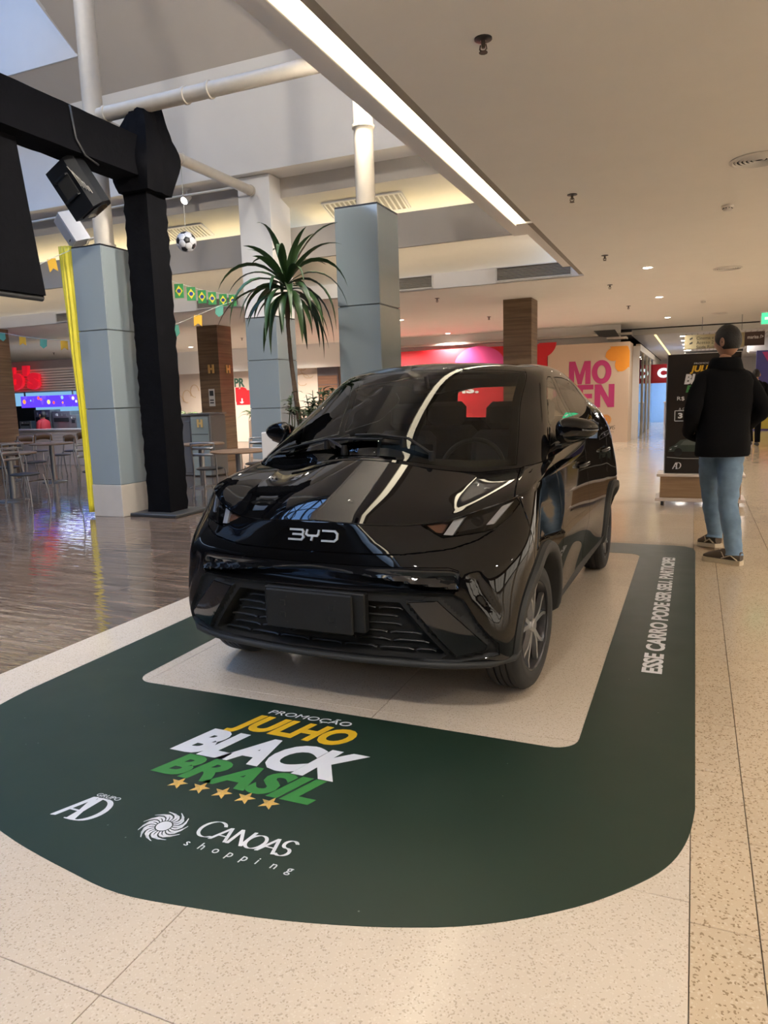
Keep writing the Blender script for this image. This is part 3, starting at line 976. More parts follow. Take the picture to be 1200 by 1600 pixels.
def take(names, mirror='join', groove=.0035, depth=.006, inset_pull=True):
    """copy the faces of some regions into a fresh mesh, with a rounded groove round its edge"""
    ids = {REG[n] for n in names}
    nb = bmesh.new(); mp_ = {}
    for f in bm.faces:
        if f[lay_r] in ids:
            vs_ = []
            for q in f.verts:
                if q.index not in mp_: mp_[q.index] = nb.verts.new(q.co)
                vs_.append(mp_[q.index])
            try: nb.faces.new(vs_)
            except ValueError: pass
    if mirror == 'join':
        g = bmesh.ops.duplicate(nb, geom=nb.verts[:] + nb.edges[:] + nb.faces[:])['geom']
        for e in g:
            if isinstance(e, bmesh.types.BMVert): e.co.x = -e.co.x
        bmesh.ops.reverse_faces(nb, faces=[e for e in g if isinstance(e, bmesh.types.BMFace)])
        bmesh.ops.remove_doubles(nb, verts=[v_ for v_ in nb.verts if abs(v_.co.x) < .002], dist=.0012)
    bmesh.ops.recalc_face_normals(nb, faces=nb.faces)
    # outward
    c = sum((f.calc_center_median() for f in nb.faces), Vector()) / max(1, len(nb.faces))
    tot = sum((f.normal.dot(f.calc_center_median() - Vector((0 if mirror == 'join' else .2, 1.2, .75))) * f.calc_area() for f in nb.faces))
    if tot < 0: bmesh.ops.reverse_faces(nb, faces=nb.faces)
    if groove > 0:
        bmesh.ops.inset_region(nb, faces=nb.faces[:], thickness=groove, use_boundary=True, use_even_offset=True)
        nb.normal_update()
        bv = {v_ for e in nb.edges if len(e.link_faces) == 1 for v_ in e.verts if abs(v_.co.x) > .001 or mirror != 'join'}
        for v_ in bv: v_.co -= v_.normal * depth
    return nb


bm.verts.index_update()


def bm_obj(nb, name, m, parent=car, smooth=40):
    me = bpy.data.meshes.new(name); nb.to_mesh(me); nb.free()
    me.materials.append(m)
    me.polygons.foreach_set('use_smooth', [True] * len(me.polygons))
    me.set_sharp_from_angle(angle=R(smooth))
    return put(name, me, parent)


def mirror_obj(o, parent=None):
    nb = bmesh.new(); nb.from_mesh(o.data)
    for v_ in nb.verts: v_.co.x = -v_.co.x
    bmesh.ops.reverse_faces(nb, faces=nb.faces)
    me = bpy.data.meshes.new('m'); nb.to_mesh(me); nb.free()
    for m_ in o.data.materials: me.materials.append(m_)
    me.polygons.foreach_set('use_smooth', [p.use_smooth for p in o.data.polygons])
    me.set_sharp_from_angle(angle=R(40))
    return put(o.name.split('.')[0], me, parent or o.parent)


bm_obj(take(['body', 'roof']), 'body_shell', paint)
bm_obj(take(['hood']), 'hood', paint)
bumper = bm_obj(take(['front_bumper']), 'front_bumper', paint)
bm_obj(take(['nose']), 'nose_panel', paint)
bm_obj(take(['upper_recess'], groove=0), 'upper_grille_panel', gloss, bumper)
tag(bm_obj(take(['matte'], groove=.001, depth=.001), 'lower_bumper_trim', plastic, bumper), 'matte black plastic trim framing the lower grille')
bm_obj(take(['grille'], groove=0), 'lower_grille', dark, bumper)
for nm, rg, m_ in (('air_curtain_panel', 'panel', gloss),):
    o = bm_obj(take([rg], None, .004, .012), nm, m_, bumper); mirror_obj(o)
for nm, rg, m_ in (('fender', 'fender', paint), ('front_door', 'front_door', paint), ('rear_door', 'rear_door', paint)):
    o = bm_obj(take([rg], None), nm, m_); o2 = mirror_obj(o)
    if nm == 'front_door': fdoor, fdoor2 = o, o2
    if nm == 'rear_door': rdoor, rdoor2 = o, o2
o = bm_obj(take(['sill'], None, .002, .002), 'side_sill', clad); mirror_obj(o)
for nm, rg, par in (('front_window', 'front_window', (fdoor, fdoor2)), ('rear_window', 'rear_window', (rdoor, rdoor2))):
    o = bm_obj(take([rg], None, .003, .003), nm, side_glass, par[0]); mirror_obj(o, par[1])
bm_obj(take(['windscreen'], groove=0), 'windscreen', ws_glass)
bm_obj(take(['rear_glass'], groove=0), 'rear_windscreen', ws_glass)
# printed black border behind the windscreen edge
nb = take(['windscreen'], groove=0)
bmesh.ops.inset_region(nb, faces=nb.faces[:], thickness=.045, use_boundary=True, use_even_offset=True)
inn = [f for f in nb.faces]
keep = set()
nb.normal_update()
bnd = {v_ for e in nb.edges if len(e.link_faces) == 1 for v_ in e.verts}
bmesh.ops.delete(nb, geom=[f for f in nb.faces if not any(v_ in bnd for v_ in f.verts)], context='FACES')
for v_ in nb.verts: v_.co -= Vector((0, -.003, .005))
bm_obj(nb, 'windscreen_border', gloss)

# headlights: lens, dark pocket, light guides, projector
def headlight(sgn):
    nb = take(['headlight'], None, .002, .003)
    if sgn < 0:
        for v_ in nb.verts: v_.co.x *= -1
        bmesh.ops.reverse_faces(nb, faces=nb.faces)
    pk = nb.copy()
    h = bm_obj(nb, 'headlight', lens_glass)
    off = Vector((-.03 * sgn, .075, -.012))
    be = [e for e in pk.edges if len(e.link_faces) == 1]
    r = bmesh.ops.extrude_edge_only(pk, edges=be)['geom']
    old = [v_ for v_ in pk.verts if v_ not in set(x for x in r if isinstance(x, bmesh.types.BMVert))]
    for v_ in old:
        pass
    newv = [x for x in r if isinstance(x, bmesh.types.BMVert)]
    for v_ in old: v_.co += off
    for v_ in newv: v_.co += Vector((0, .004, 0))
    bm_obj(pk, 'lamp_pocket', gloss, h)
    def bar(p4, d0, d1, name, m_):
        mb = MB(); fr = []; bk = []
        for (v, z) in p4:
            p, n = hit_front(v * sgn, z)
            fr.append(p + Vector((-.012 * sgn, d0, 0))); bk.append(p + Vector((-.012 * sgn, d1, 0)))
        k = len(p4)
        mb.add(fr + bk, [tuple(range(k))] + [(i, (i + 1) % k, k + (i + 1) % k, k + i) for i in range(k)])
        ob = mb.obj(name, m_, h); fix_normals(ob)
    bar([(.563, .806), (.598, .803), (.628, .868), (.588, .860)], .018, .05, 'light_guide', white_guide)
    bar([(.715, .836), (.742, .838), (.795, .918), (.762, .905)], .014, .045, 'light_guide', white_guide)
    bar([(.478, .845), (.532, .815), (.555, .812), (.563, .84), (.515, .858)], .02, .05, 'turn_reflector', orange_l)
    bar([(.605, .812), (.70, .826), (.745, .89), (.64, .868)], .03, .055, 'lamp_bezel', gloss)
    p, n = hit_front(.675 * sgn, .850)
    c = p + Vector((-.012 * sgn, .018, 0))
    mb = MB(); mb.lathe([(.002, 0), (.014, -.003), (.022, 0), (.026, .008), (.027, .03), (.022, .03)], 20, (0, 0, 0), 'y')
    mb.obj('projector_lens', gloss, h, 60, c)
headlight(1); headlight(-1)

# grille slats (staggered bars)
for row, z in enumerate((.325, .362, .398, .435, .470, .505)):
    w = .40 + (.535 - z) * .74 - .02
    k = -w + (.04 if row % 2 else 0)
    while k < w - .06:
        e = min(k + .15, w)
        ps = []
        for q in (k, k + (e - k) * .15, e - (e - k) * .15, e):
            p = hit_front(q, z)
            ps.append(p[0] + Vector((0, .048, -.006 if q in (k, e) else 0)))
        mb = MB(); mb.tube(ps, .006, 6)
        mb.obj('grille_slat', slat_m, bumper, 60)
        k += .165
# lower lip round the bottom edge
mb = MB(); ps = []
for v in [i * .05 for i in range(-15, 16)]:
    p = hit_front(v, .275)[0]; ps.append(p + Vector((0, -.003, -.006)))
for sgn in (1, -1):
    ex = []
    for u, z in ((.30, .280), (.335, .300)):
        p = hit_side(u, z)
        if p: ex.append(Vector((sgn * (p[0].x + .004), p[0].y, p[0].z)))
    ps = ps + ex if sgn > 0 else ex[::-1] + ps
mb.tube(ps, .0155, 10)
mb.obj('lower_lip', clad, bumper, 60)

# wheel arches, wells and floor pan
def arch(u0, sgn):
    P = []
    lastx = .86
    for i in range(45):
        th = R(-7 + 194 * i / 44)
        row = []
        for r_, dv_ in ((.343, -.10), (.343, .006), (.352, .018), (.372, .022), (.398, .018), (.408, -.004)):
            u = u0 - r_ * math.cos(th) if True else 0
            z = max(.2, .30 + r_ * math.sin(th))
            h = hit_side(u0 - .41 * math.cos(th), max(.235, .30 + .41 * math.sin(th)))
            if h: lastx = h[0].x
            row.append(Vector((sgn * (lastx + dv_), u - FA, z)))
        P.append(row)
    mb = MB(); mb.grid(P)
    o = mb.obj('wheel_arch', clad, car, 50); fix_normals(o)
    mb = MB(); G = []
    for i in range(25):
        th = R(-10 + 200 * i / 24)
        G.append([Vector((sgn * v, u0 - .37 * math.cos(th) - FA, .30 + .37 * math.sin(th))) for v in (.45, .80)])
    mb.grid(G)
    c0 = len(mb.v); mb.add([g[0] for g in G], [tuple(range(25))])
    mb.obj('wheel_well', dark, car, 60)
for u0 in (FA, RA):
    for sg in (1, -1): arch(u0, sg)
mb = MB()
mb.box((0, 1.22, .265), (1.56, 1.85, .05), bev=.01); mb.box((0, -.26, .30), (1.1, .46, .08), bev=.02); mb.box((0, 2.6, .28), (1.2, .9, .06), bev=.02)
mb.box((0, 1.3, .45), (.9, 3.1, .06))
mb.obj('floor_pan', dark, car)

# wheels
def tyre_mesh():
    mb = MB(); n = 96
    prof = [(.208, -.068), (.213, -.082), (.235, -.088), (.262, -.087), (.283, -.080), (.292, -.070), (.2975, -.058)]
    for a, b in ((-.058, -.034), (-.026, -.004), (.004, .026), (.034, .058)):
        prof += [(.2985, a), (.3, (a + b) / 2), (.2985, b)]
        if b < .05: prof += [(.291, b + .002), (.291, b + .006)]
    prof += [(.2975, .058), (.292, .070), (.283, .080), (.275, .0835), (.262, .087), (.25, .0875), (.247, .0885), (.235, .088), (.213, .082), (.208, .068)]
    mb.lathe(prof, n, axis='x')
    return mb.mesh(rubber, 35)
tyre_me = tyre_mesh()
mb = MB(); mb.lathe([(.206, -.08), (.21, -.078), (.205, -.06), (.19, -.02), (.188, .04), (.198, .062), (.206, .076), (.211, .081), (.206, .084), (.2, .078)], 60, axis='x')
rim_me = mb.mesh(alloy_d, 40)
mb = MB()
mb.lathe([(.205, .03), (.1, .012), (.001, .008)], 48, axis='x'); disc_me = mb.mesh(alloy_d, 40)
def spoke_mesh(k):
    mb = MB()
    a0 = 2 * PI * k / 5
    for dth in (-.17, .17):
        P = []
        for i, r_ in enumerate((.03, .07, .12, .165, .198)):
            th = a0 + dth * (.35 + .65 * r_ / .198) * (1.0 + .7 * (r_ / .198) ** 2)
            x = .066 + .006 * math.sin(r_ / .198 * PI) + (.006 if i == 4 else 0)
            er = Vector((0, math.sin(th), math.cos(th))); et = Vector((0, math.cos(th), -math.sin(th)))
            w = .017 - .006 * r_ / .2
            P.append([er * r_ - et * w + Vector((x - .022, 0, 0)), er * r_ - et * w * .7 + Vector((x, 0, 0)), er * r_ + et * w * .7 + Vector((x, 0, 0)), er * r_ + et * w + Vector((x - .022, 0, 0))])
        mb.grid(P)
    return mb.mesh(alloy, 30)
spoke_me = [spoke_mesh(k) for k in range(5)]
mb = MB(); mb.lathe([(.034, .04), (.034, .07), (.028, .078), (.001, .079)], 24, axis='x'); hub_me = mb.mesh(alloy, 40)
for u0 in (FA, RA):
    for sg in (1, -1):
        w = put('wheel', tyre_me, car, (sg * .755, u0 - FA, .30), (0, 0, (0 if sg > 0 else PI) + (R(-4.0) if u0 == FA else 0)))
        w.rotation_euler = (0, 0, (0 if sg > 0 else PI) + (R(-4.5) if u0 == FA else 0))
        put('rim', rim_me, w); put('brake_disc', disc_me, w); put('hub_cap', hub_me, w)
        for k in range(5): put('spoke', spoke_me[k], w)
        mb = MB(); mb.cyl((.03, 0, -.212), (.03, 0, -.2), .004, n=6)

# door mirrors
def mirror_side(sg):
    mb = MB()
    n = 20; m = 28
    c = Vector((sg * .917, 1.30 - FA, 1.186))
    P = []
    for i in range(n + 1):
        ph = -PI / 2 + PI * i / n
        row = []
        for j in range(m):
            th = 2 * PI * j / m
            sgnp = lambda x, e: math.copysign(abs(x) ** e, x)
            x = sgnp(math.cos(ph), .55) * sgnp(math.cos(th), .75)
            z = sgnp(math.cos(ph), .55) * sgnp(math.sin(th), .75)
            y = sgnp(math.sin(ph), .8)
            xx = x * .098 * sg
            taper = 1 - .22 * (x)          # outer end is lower
            zz = z * .062 * taper + (.012 * x if z < 0 else -.006 * max(0, x))
            row.append(c + Vector((xx + sg * (.02 * y), y * (.075 if y < 0 else .055) + .02 * x, zz)))
        P.append(row + [row[0]])
    mb.grid(P)
    o = mb.obj('door_mirror', paint, car, 60); fix_normals(o)
    mb = MB()
    mb.prism([(-.08, -.045), (.08, -.05), (.088, .03), (.05, .05), (-.075, .045)], 0, .004, (c + Vector((sg * .012, .058, 0)), (1, 0, 0), (0, 0, 1), (0, 1, 0)))
    mb.obj('mirror_glass', chrome, o)
    mb = MB()
    mb.tube([c + Vector((-sg * .125, .0, -.085)), c + Vector((-sg * .08, .0, -.078)), c + Vector((-sg * .02, .0, -.058)), c + Vector((sg * .04, 0, -.045))], [.036, .034, .03, .02], 12, flat=.55)
    mb.obj('mirror_arm', gloss, o, 60)
    mb = MB()                                                  # black corner trim between pillar and window
    tri_ = [(1.10, 1.078), (1.355, 1.112), (1.325, 1.205), (1.30, 1.195)]
    vs_ = []
    for (u, z) in tri_:
        p, nn = hit_side(u, z); p = p + nn * .004; vs_.append(Vector((sg * p.x, p.y, p.z)))
    mb.add(vs_, [(0, 1, 2, 3)]); mb.obj('mirror_corner_trim', gloss, o)
mirror_side(1); mirror_side(-1)

# wipers
def wiper(pts, pivot):
    mb = MB(); mb.tube(pts, [.011] * len(pts), 8, flat=.6)
    o = mb.obj('wiper', plastic, car, 60)
    mb = MB(); mb.cyl(pivot - Vector((0, 0, .03)), pivot + Vector((0, 0, .018)), .018, .014, 12)
    mb.obj('wiper_pivot', plastic, o, 40)
def hit_top(v, u):
    h = bvh_half.ray_cast(Vector((abs(v), u - FA, 3)), Vector((0, 0, -1)))
    p = h[0]; return Vector((v, p.y, p.z))
def W_(v, u, up=.02): return hit_top(v, u) + Vector((0, -.3 * up, up))
wiper([W_(.33, .70, .015), W_(.20, .735, .04), W_(.02, .745, .035), W_(-.10, .755, .03)], W_(.33, .70, .01))
wiper([W_(.17, .735, .03), W_(-.02, .75, .022), W_(-.24, .76, .02)], W_(.17, .735, .02))
wiper([W_(-.14, .69, .012), W_(-.25, .745, .04), W_(-.42, .78, .03), W_(-.60, .835, .022)], W_(-.14, .69, .01))
wiper([W_(-.27, .75, .04), W_(-.14, .735, .03), W_(.06, .73, .022)], W_(-.27, .75, .02))

# badge on the nose and the blank number plate bracket
def badge():
    mb = MB()
    th = .0085
    def stroke(pl):
        for a, b in zip(pl[:-1], pl[1:]):
            a = Vector(a); b = Vector(b); d_ = (b - a).normalized(); n_ = Vector((-d_.y, d_.x)) * th / 2
            q = [a + n_ - d_ * th * .3, a - n_ - d_ * th * .3, b - n_ + d_ * th * .3, b + n_ + d_ * th * .3]
            fr = []; bk = []
            for p in q:
                p_, nn = hit_front(p.x, .80 + p.y); fr.append(p_ + nn * .006); bk.append(p_ - nn * .001)
            mb.add(fr + bk, [(0, 1, 2, 3), (0, 4, 5, 1), (1, 5, 6, 2), (2, 6, 7, 3), (3, 7, 4, 0)])
    h = .021
    stroke([(-.115, h), (-.055, h), (-.048, h * .6), (-.053, .001), (-.10, .001)])
    stroke([(-.053, .001), (-.046, -h * .5), (-.056, -h), (-.12, -h)])
    stroke([(-.030, h), (-.034, .004), (-.024, -.002), (.022, -.002)])
    stroke([(.028, h), (.026, .004), (.018, -.002), (-.002, -.002), (-.006, -h)])
    stroke([(.048, h), (.105, h), (.118, h * .5), (.118, -h * .5), (.105, -h), (.046, -h)])
    o = mb.obj('badge', silver, car); fix_normals(o); tag(o, 'chrome lettered badge on the nose')
badge()
def slab(v0, v1, z0, z1, y0, y1, name, par, m_):
    mb = MB(); mb.box(((v0 + v1) / 2, (y0 + y1) / 2, (z0 + z1) / 2), (v1 - v0, y1 - y0, z1 - z0), bev=.006)
    return mb.obj(name, m_, par, 30)
br = slab(-.235, .262, .400, .572, .045 - FA, .09 - FA, 'plate_bracket', car, plastic)
pl = slab(-.214, .214, .392, .566, .022 - FA, .040 - FA, 'plate_holder', br, plastic)
for v in (-.125, .115):
    for z in (.455, .508):
        slab(v - .015, v + .015, z - .015, z + .015, .0205 - FA, .03 - FA, 'mounting_hole', pl, dark)
        for dz in (-.03 if z < .48 else .03,):
            mb = MB(); mb.cyl((v + .02, .0215 - FA, z + dz), (v + .02, .03 - FA, z + dz), .003, n=6); mb.obj('rivet', clad, pl)
# washer jets and door handles
for sg in (1, -1):
    for u in (1.78, 2.68):
        p, nn = hit_side(u, .955 + (.02 if u > 2 else 0))
        mb = MB(); mb.tube([Vector((sg * (p.x + .002), p.y - .10, p.z - .004)), Vector((sg * (p.x + .028), p.y - .07, p.z)), Vector((sg * (p.x + .03), p.y + .07, p.z + .004)), Vector((sg * (p.x + .004), p.y + .10, p.z + .004))], [.008, .012, .012, .008], 10)
        mb.obj('door_handle', paint, (fdoor if sg > 0 else fdoor2) if u < 2 else (rdoor if sg > 0 else rdoor2), 60)

# cabin
def seat(v, u, w=.46):
    mb = MB(); mb.box((v, u - FA, .58), (w, .5, .16), bev=.05)
    o = mb.obj('seat', cabin, car, 40)
    mb = MB(); mb.box((v, u + .30 - FA, .88), (w * .92, .13, .56), Matrix.Rotation(R(-14), 3, 'X'), bev=.05); mb.obj('backrest', cabin, o, 40)
    mb = MB(); mb.box((v, u + .385 - FA, 1.245), (w * .56, .09, .18), Matrix.Rotation(R(-10), 3, 'X'), bev=.04); mb.obj('headrest', cabin, o, 40)
    mb = MB(); mb.cyl((v - .06, u + .36 - FA, 1.10), (v - .06, u + .385 - FA, 1.2), .007); mb.cyl((v + .06, u + .36 - FA, 1.10), (v + .06, u + .385 - FA, 1.2), .007); mb.obj('headrest_post', chrome, o)
for v in (-.34, .34): seat(v, 1.65)
for v in (-.34, .34): seat(v, 2.45, .56)
mb = MB(); P = []
for v in [i * .1 for i in range(-7, 8)]:
    P.append([Vector((v, y - FA, z)) for y, z in ((.80 + .12 * (abs(v) / .7) ** 2, 1.00), (.98, 1.02), (1.10, 1.035), (1.17, 1.0), (1.18, .85), (1.12, .6))])
mb.grid(P); o = mb.obj('dashboard', plastic, car, 50); fix_normals(o)
mb = MB(); mb.box((0, 1.16 - FA, 1.045), (.32, .02, .15), Matrix.Rotation(R(-12), 3, 'X'), bev=.008); mb.obj('centre_screen', gloss, o, 30)
mb = MB()
cs = Vector((.34, 1.30 - FA, .965)); Rm = Matrix.Rotation(R(-24), 3, 'X')
mb.tube([cs + Rm @ Vector((.18 * math.cos(a), 0, .18 * math.sin(a))) for a in [2 * PI * i / 32 for i in range(33)]], .014, 8)
st = mb.obj('steering_wheel', plastic, car, 60)
mb = MB()
for a in (0, PI, -PI / 2): mb.tube([cs, cs + Rm @ Vector((.17 * math.cos(a), 0, .17 * math.sin(a)))], .016, 8, flat=.5)
mb.box(cs, (.12, .04, .10), Rm, bev=.02); mb.obj('wheel_spokes', plastic, st, 40)
mb = MB(); mb.cyl(cs + Vector((0, .02, 0)), cs + Vector((0, -.2, -.08)), .03); mb.obj('steering_column', plastic, st, 40)
mb = MB(); mb.box((0, 1.55 - FA, 1.43), (.21, .03, .06), bev=.02); mb.cyl((0, 1.53 - FA, 1.43), (0, 1.50 - FA, 1.50), .012); mb.obj('rear_view_mirror', plastic, car, 40)
# headlining and pillar linings
mb = MB(); P = []
for u in (1.62, 1.8, 2.1, 2.5, 2.9, 3.2):
    zc = np.interp(u, [1.6, 2.1, 2.6, 3.2], [1.50, 1.535, 1.525, 1.46])
    P.append([Vector((v, u - FA, zc - .02 - .06 * (v / .58) ** 4)) for v in (-.55, -.4, -.2, 0, .2, .4, .55)])
mb.grid(P); mb.obj('headlining', cabin_l, car, 60)
bm.free()
# ======================================================================= floor sticker
green = mat('green_vinyl', (.012, .027, .017), .42, spec=.6, var=.12, scale=5, rvar=.06)
nt = green.node_tree; b = nt.nodes['Principled BSDF']                # sparse pale scratches and dust
vo = nt.nodes.new('ShaderNodeTexVoronoi'); vo.inputs['Scale'].default_value = 9; geo = nt.nodes.new('ShaderNodeNewGeometry')
nt.links.new(geo.outputs['Position'], vo.inputs['Vector'])
lt = nt.nodes.new('ShaderNodeMath'); lt.operation = 'LESS_THAN'; lt.inputs[1].default_value = .028
nt.links.new(vo.outputs['Distance'], lt.inputs[0])
mx = nt.nodes.new('ShaderNodeMix'); mx.data_type = 'RGBA'; mx.inputs['B'].default_value = (.16, .18, .16, 1)
src = b.inputs['Base Color'].links[0].from_socket
nt.links.new(lt.outputs[0], mx.inputs['Factor']); nt.links.new(src, mx.inputs['A']); nt.links.new(mx.outputs['Result'], b.inputs['Base Color'])
p_white = mat('printed_white', (.72, .72, .74), .4, var=.02)
p_yellow = mat('printed_yellow', (.72, .43, .02), .4, var=.04)
p_green = mat('printed_green', (.045, .22, .05), .4, var=.04)
p_gold = mat('printed_gold', (.62, .38, .10), .35, var=.3, scale=40)
p_red = mat('printed_red', (.62, .012, .02), .5, var=.04)

sticker = empty('floor_sticker', 'dark green floor sticker with rounded apron and printed lettering around the black car', 'floor sticker', (-1.47, 3.5, 0))
ox, oy = -1.47, 3.5
half = [(0, 1.405), (.22, 1.43), (.50, 1.48), (.77, 1.557), (1.0, 1.655), (1.22, 1.809), (1.375, 1.973), (1.455, 2.10), (1.50, 2.25), (1.519, 2.42), (1.521, 6.60), (1.50, 6.72), (1.44, 6.78), (1.35, 6.80)]
def smooth_poly(pts, n=4):
    out = []
    for i in range(len(pts) - 1):
        p0 = Vector(pts[max(0, i - 1)]); p1 = Vector(pts[i]); p2 = Vector(pts[i + 1]); p3 = Vector(pts[min(len(pts) - 1, i + 2)])
        if i == 0: p0 = Vector((-pts[1][0], pts[1][1]))
        for k in range(n):
            t = k / n
            out.append(tuple(.5 * ((2 * p1) + (p2 - p0) * t + (2 * p0 - 5 * p1 + 4 * p2 - p3) * t * t + (3 * p1 - p0 - 3 * p2 + p3) * t ** 3)))
    out.append(pts[-1]); return out
hs = smooth_poly(half[:10]) + half[10:]
outer = [(x, y - oy) for x, y in hs] + [(-x, y - oy) for x, y in hs[::-1][:-1]]
def rrect(x0, x1, y0, y1, r, n=8):
    o = []
    for cx_, cy_, a in ((x1 - r, y1 - r, 0), (x0 + r, y1 - r, 90), (x0 + r, y0 + r, 180), (x1 - r, y0 + r, 270)):
        o += arc(cx_, cy_, r, r, a, a + 90, n)
    return o
inner = rrect(-1.10, 1.09, 2.69 - oy, 6.37 - oy, .10)
tri = tessellate_polygon([[Vector((*p, 0)) for p in outer], [Vector((*p, 0)) for p in inner]])
allp = outer + inner
mb = MB(); ZT = .0018
fs = []
for i, j, k in tri:
    a, b_, c = allp[i], allp[j], allp[k]
    if (b_[0] - a[0]) * (c[1] - a[1]) - (c[0] - a[0]) * (b_[1] - a[1]) < 0: j, k = k, j
    fs.append((i, j, k))
mb.add([(x, y, ZT) for x, y in allp], fs)
for ring in (outer, inner):
    n = len(ring); mb.add([(x, y, 0) for x, y in ring] + [(x, y, ZT) for x, y in ring], [(i, (i + 1) % n, n + (i + 1) % n, n + i) for i in range(n)])
mb.obj('vinyl_sheet', green, sticker)
def fr_s(x, y, dz=0): return ((x - ox, y - oy, ZT + dz), (1, 0, 0), (0, 1, 0), (0, 0, 1))
def word(s, x0, x1, y0, y1, m_, bold, shear=.0, name='lettering', dz=0, **k):
    mb = MB(); print_text(mb, s, fr_s(x0, y0, dz), x1 - x0, y1 - y0, bold, shear, thick=.0006, **k); return mb.obj(name, m_, sticker)
word('PROMOÇÃO', -1.707, -1.303, 2.572, 2.628, p_white, .0, .2)
word('JULHO', -1.80, -1.235, 2.362, 2.556, p_yellow, .045, .36)
word('BRASIL', -1.862, -1.165, 1.99, 2.155, p_green, .045, .36)
word('BLACK', -1.905, -1.112, 2.155, 2.375, p_white, .055, .36, dz=.0005)
for i in range(5):
    mb = MB(); c = (-1.700 + .0975 * i - ox, 1.955 - oy); st_ = []
    for k in range(10):
        r_ = .040 if k % 2 == 0 else .017; a = PI / 2 + k * PI / 5 - .1
        st_.append((c[0] + r_ * math.cos(a), c[1] + r_ * math.sin(a)))
    vs_ = [(x, y, ZT + .0004) for x, y in st_] + [(c[0], c[1], ZT + .006)]
    mb.add(vs_, [(k, (k + 1) % 10, 10) for k in range(10)]); mb.obj('gold_star', p_gold, sticker)
# broad-nib capitals
GL = {
    'A': [[(0, 0), (.42, 1)], [(.42, 1), (.80, 0)], [(.16, .36), (.64, .36)]],
    'D': [[(.08, 0), (.08, 1)], [(.0, 1)] + arc(.30, .5, .52, .5, 90, -90) + [(.0, 0)]],
    'C': [[(.78, .80)] + arc(.44, .5, .44, .5, 50, 310, 22)],
    'N': [[(.08, 0), (.08, .98)], [(.08, .98), (.72, .02)], [(.72, .02), (.72, 1)]],
    'O': [arc(.42, .5, .42, .5, 0, 360, 26)],
    'S': [[(.52, .86)] + arc(.29, .74, .24, .25, 40, 260, 14) + arc(.29, .25, .26, .25, 80, -140, 14)],
}
def caps(s, x, y, h, m_, parent, frame_fn, name='lettering', ratio=1.0, nib=.13, gaps=None, shear=.15, ang=12, heights=None):
    mb = MB(); xx = x
    for i, c in enumerate(s):
        hh = h * (heights[i] if heights else 1)
        wmax = 0
        for stroke_ in GL[c]:
            pts = [(xx + (px + py * shear) * hh * ratio, y + py * hh) for px, py in stroke_]
            nib_stroke(mb, pts, frame_fn(), (nib * h, nib * h * .22), ang, .0006)
            wmax = max(wmax, max(p[0] for p in stroke_))
        xx += (wmax + (gaps[i] if gaps else .12)) * hh * ratio
    return mb.obj(name, m_, parent)
caps('AD', -1.975, 1.637, .135, p_white, sticker, lambda: fr_s(0, 0), ratio=.78, gaps=[-.22, 0], nib=.15)
word('GRUPO', -1.925, -1.822, 1.781, 1.800, p_white, .0, .2)
caps('CANOAS', -1.447, 1.712, .078, p_white, sticker, lambda: fr_s(0, 0), ratio=.98, nib=.15, gaps=[-.02, .06, .02, -.02, -.02, 0], heights=[1.15, .92, 1, .92, .95, 1.05])
mb = MB()
for i, c in enumerate('shopping'):
    print_text(mb, c, fr_s(-1.440 + .053 * i, 1.655 - (.011 if c in 'pg' else 0)), None, {'s': .021, 'h': .032, 'o': .021, 'p': .031, 'i': .029, 'n': .021, 'g': .031}[c], .0, .12, .0006)
mb.obj('lettering', p_white, sticker)
def sun(mb, c, r, ex, ey, ez):
    """swirling petals round a disc"""
    c = Vector(c); ex, ey, ez = Vector(ex), Vector(ey), Vector(ez)
    ring = [c + ex * r * .32 * math.cos(2 * PI * k / 20) + ey * r * .32 * math.sin(2 * PI * k / 20) for k in range(20)]
    mb.add(ring, [tuple(range(20))])
    for k in range(22):
        a = 2 * PI * k / 22; L_ = []; Rr = []; le = 1.0 if k % 2 else .90
        for t in (0, .2, .4, .6, .8, 1):
            rr = r * (.37 + (le - .37) * t); aa = a + .62 * t * t - .10 * math.sin(t * PI); w = (.085 + .045 * t) if t < .9 else .03
            L_.append(c + ex * rr * math.cos(aa - w) + ey * rr * math.sin(aa - w)); Rr.append(c + ex * rr * math.cos(aa + w) + ey * rr * math.sin(aa + w))
        mb.grid([[p, q] for p, q in zip(Rr, L_)])
mb = MB(); sun(mb, (-1.566 - ox, 1.716 - oy, ZT + .0006), .082, (1, 0, 0), (0, 1, 0), (0, 0, 1)); mb.obj('sun_emblem', p_white, sticker)
mb = MB(); print_text(mb, 'ESSE CARRO PODE SER SEU. PARTICIPE!', ((-.10 - ox, 3.615 - oy, ZT), (0, 1, 0), (-1, 0, 0), (0, 0, 1)), 2.67, .098, .035, 0, .0006); mb.obj('lettering', p_white, sticker)

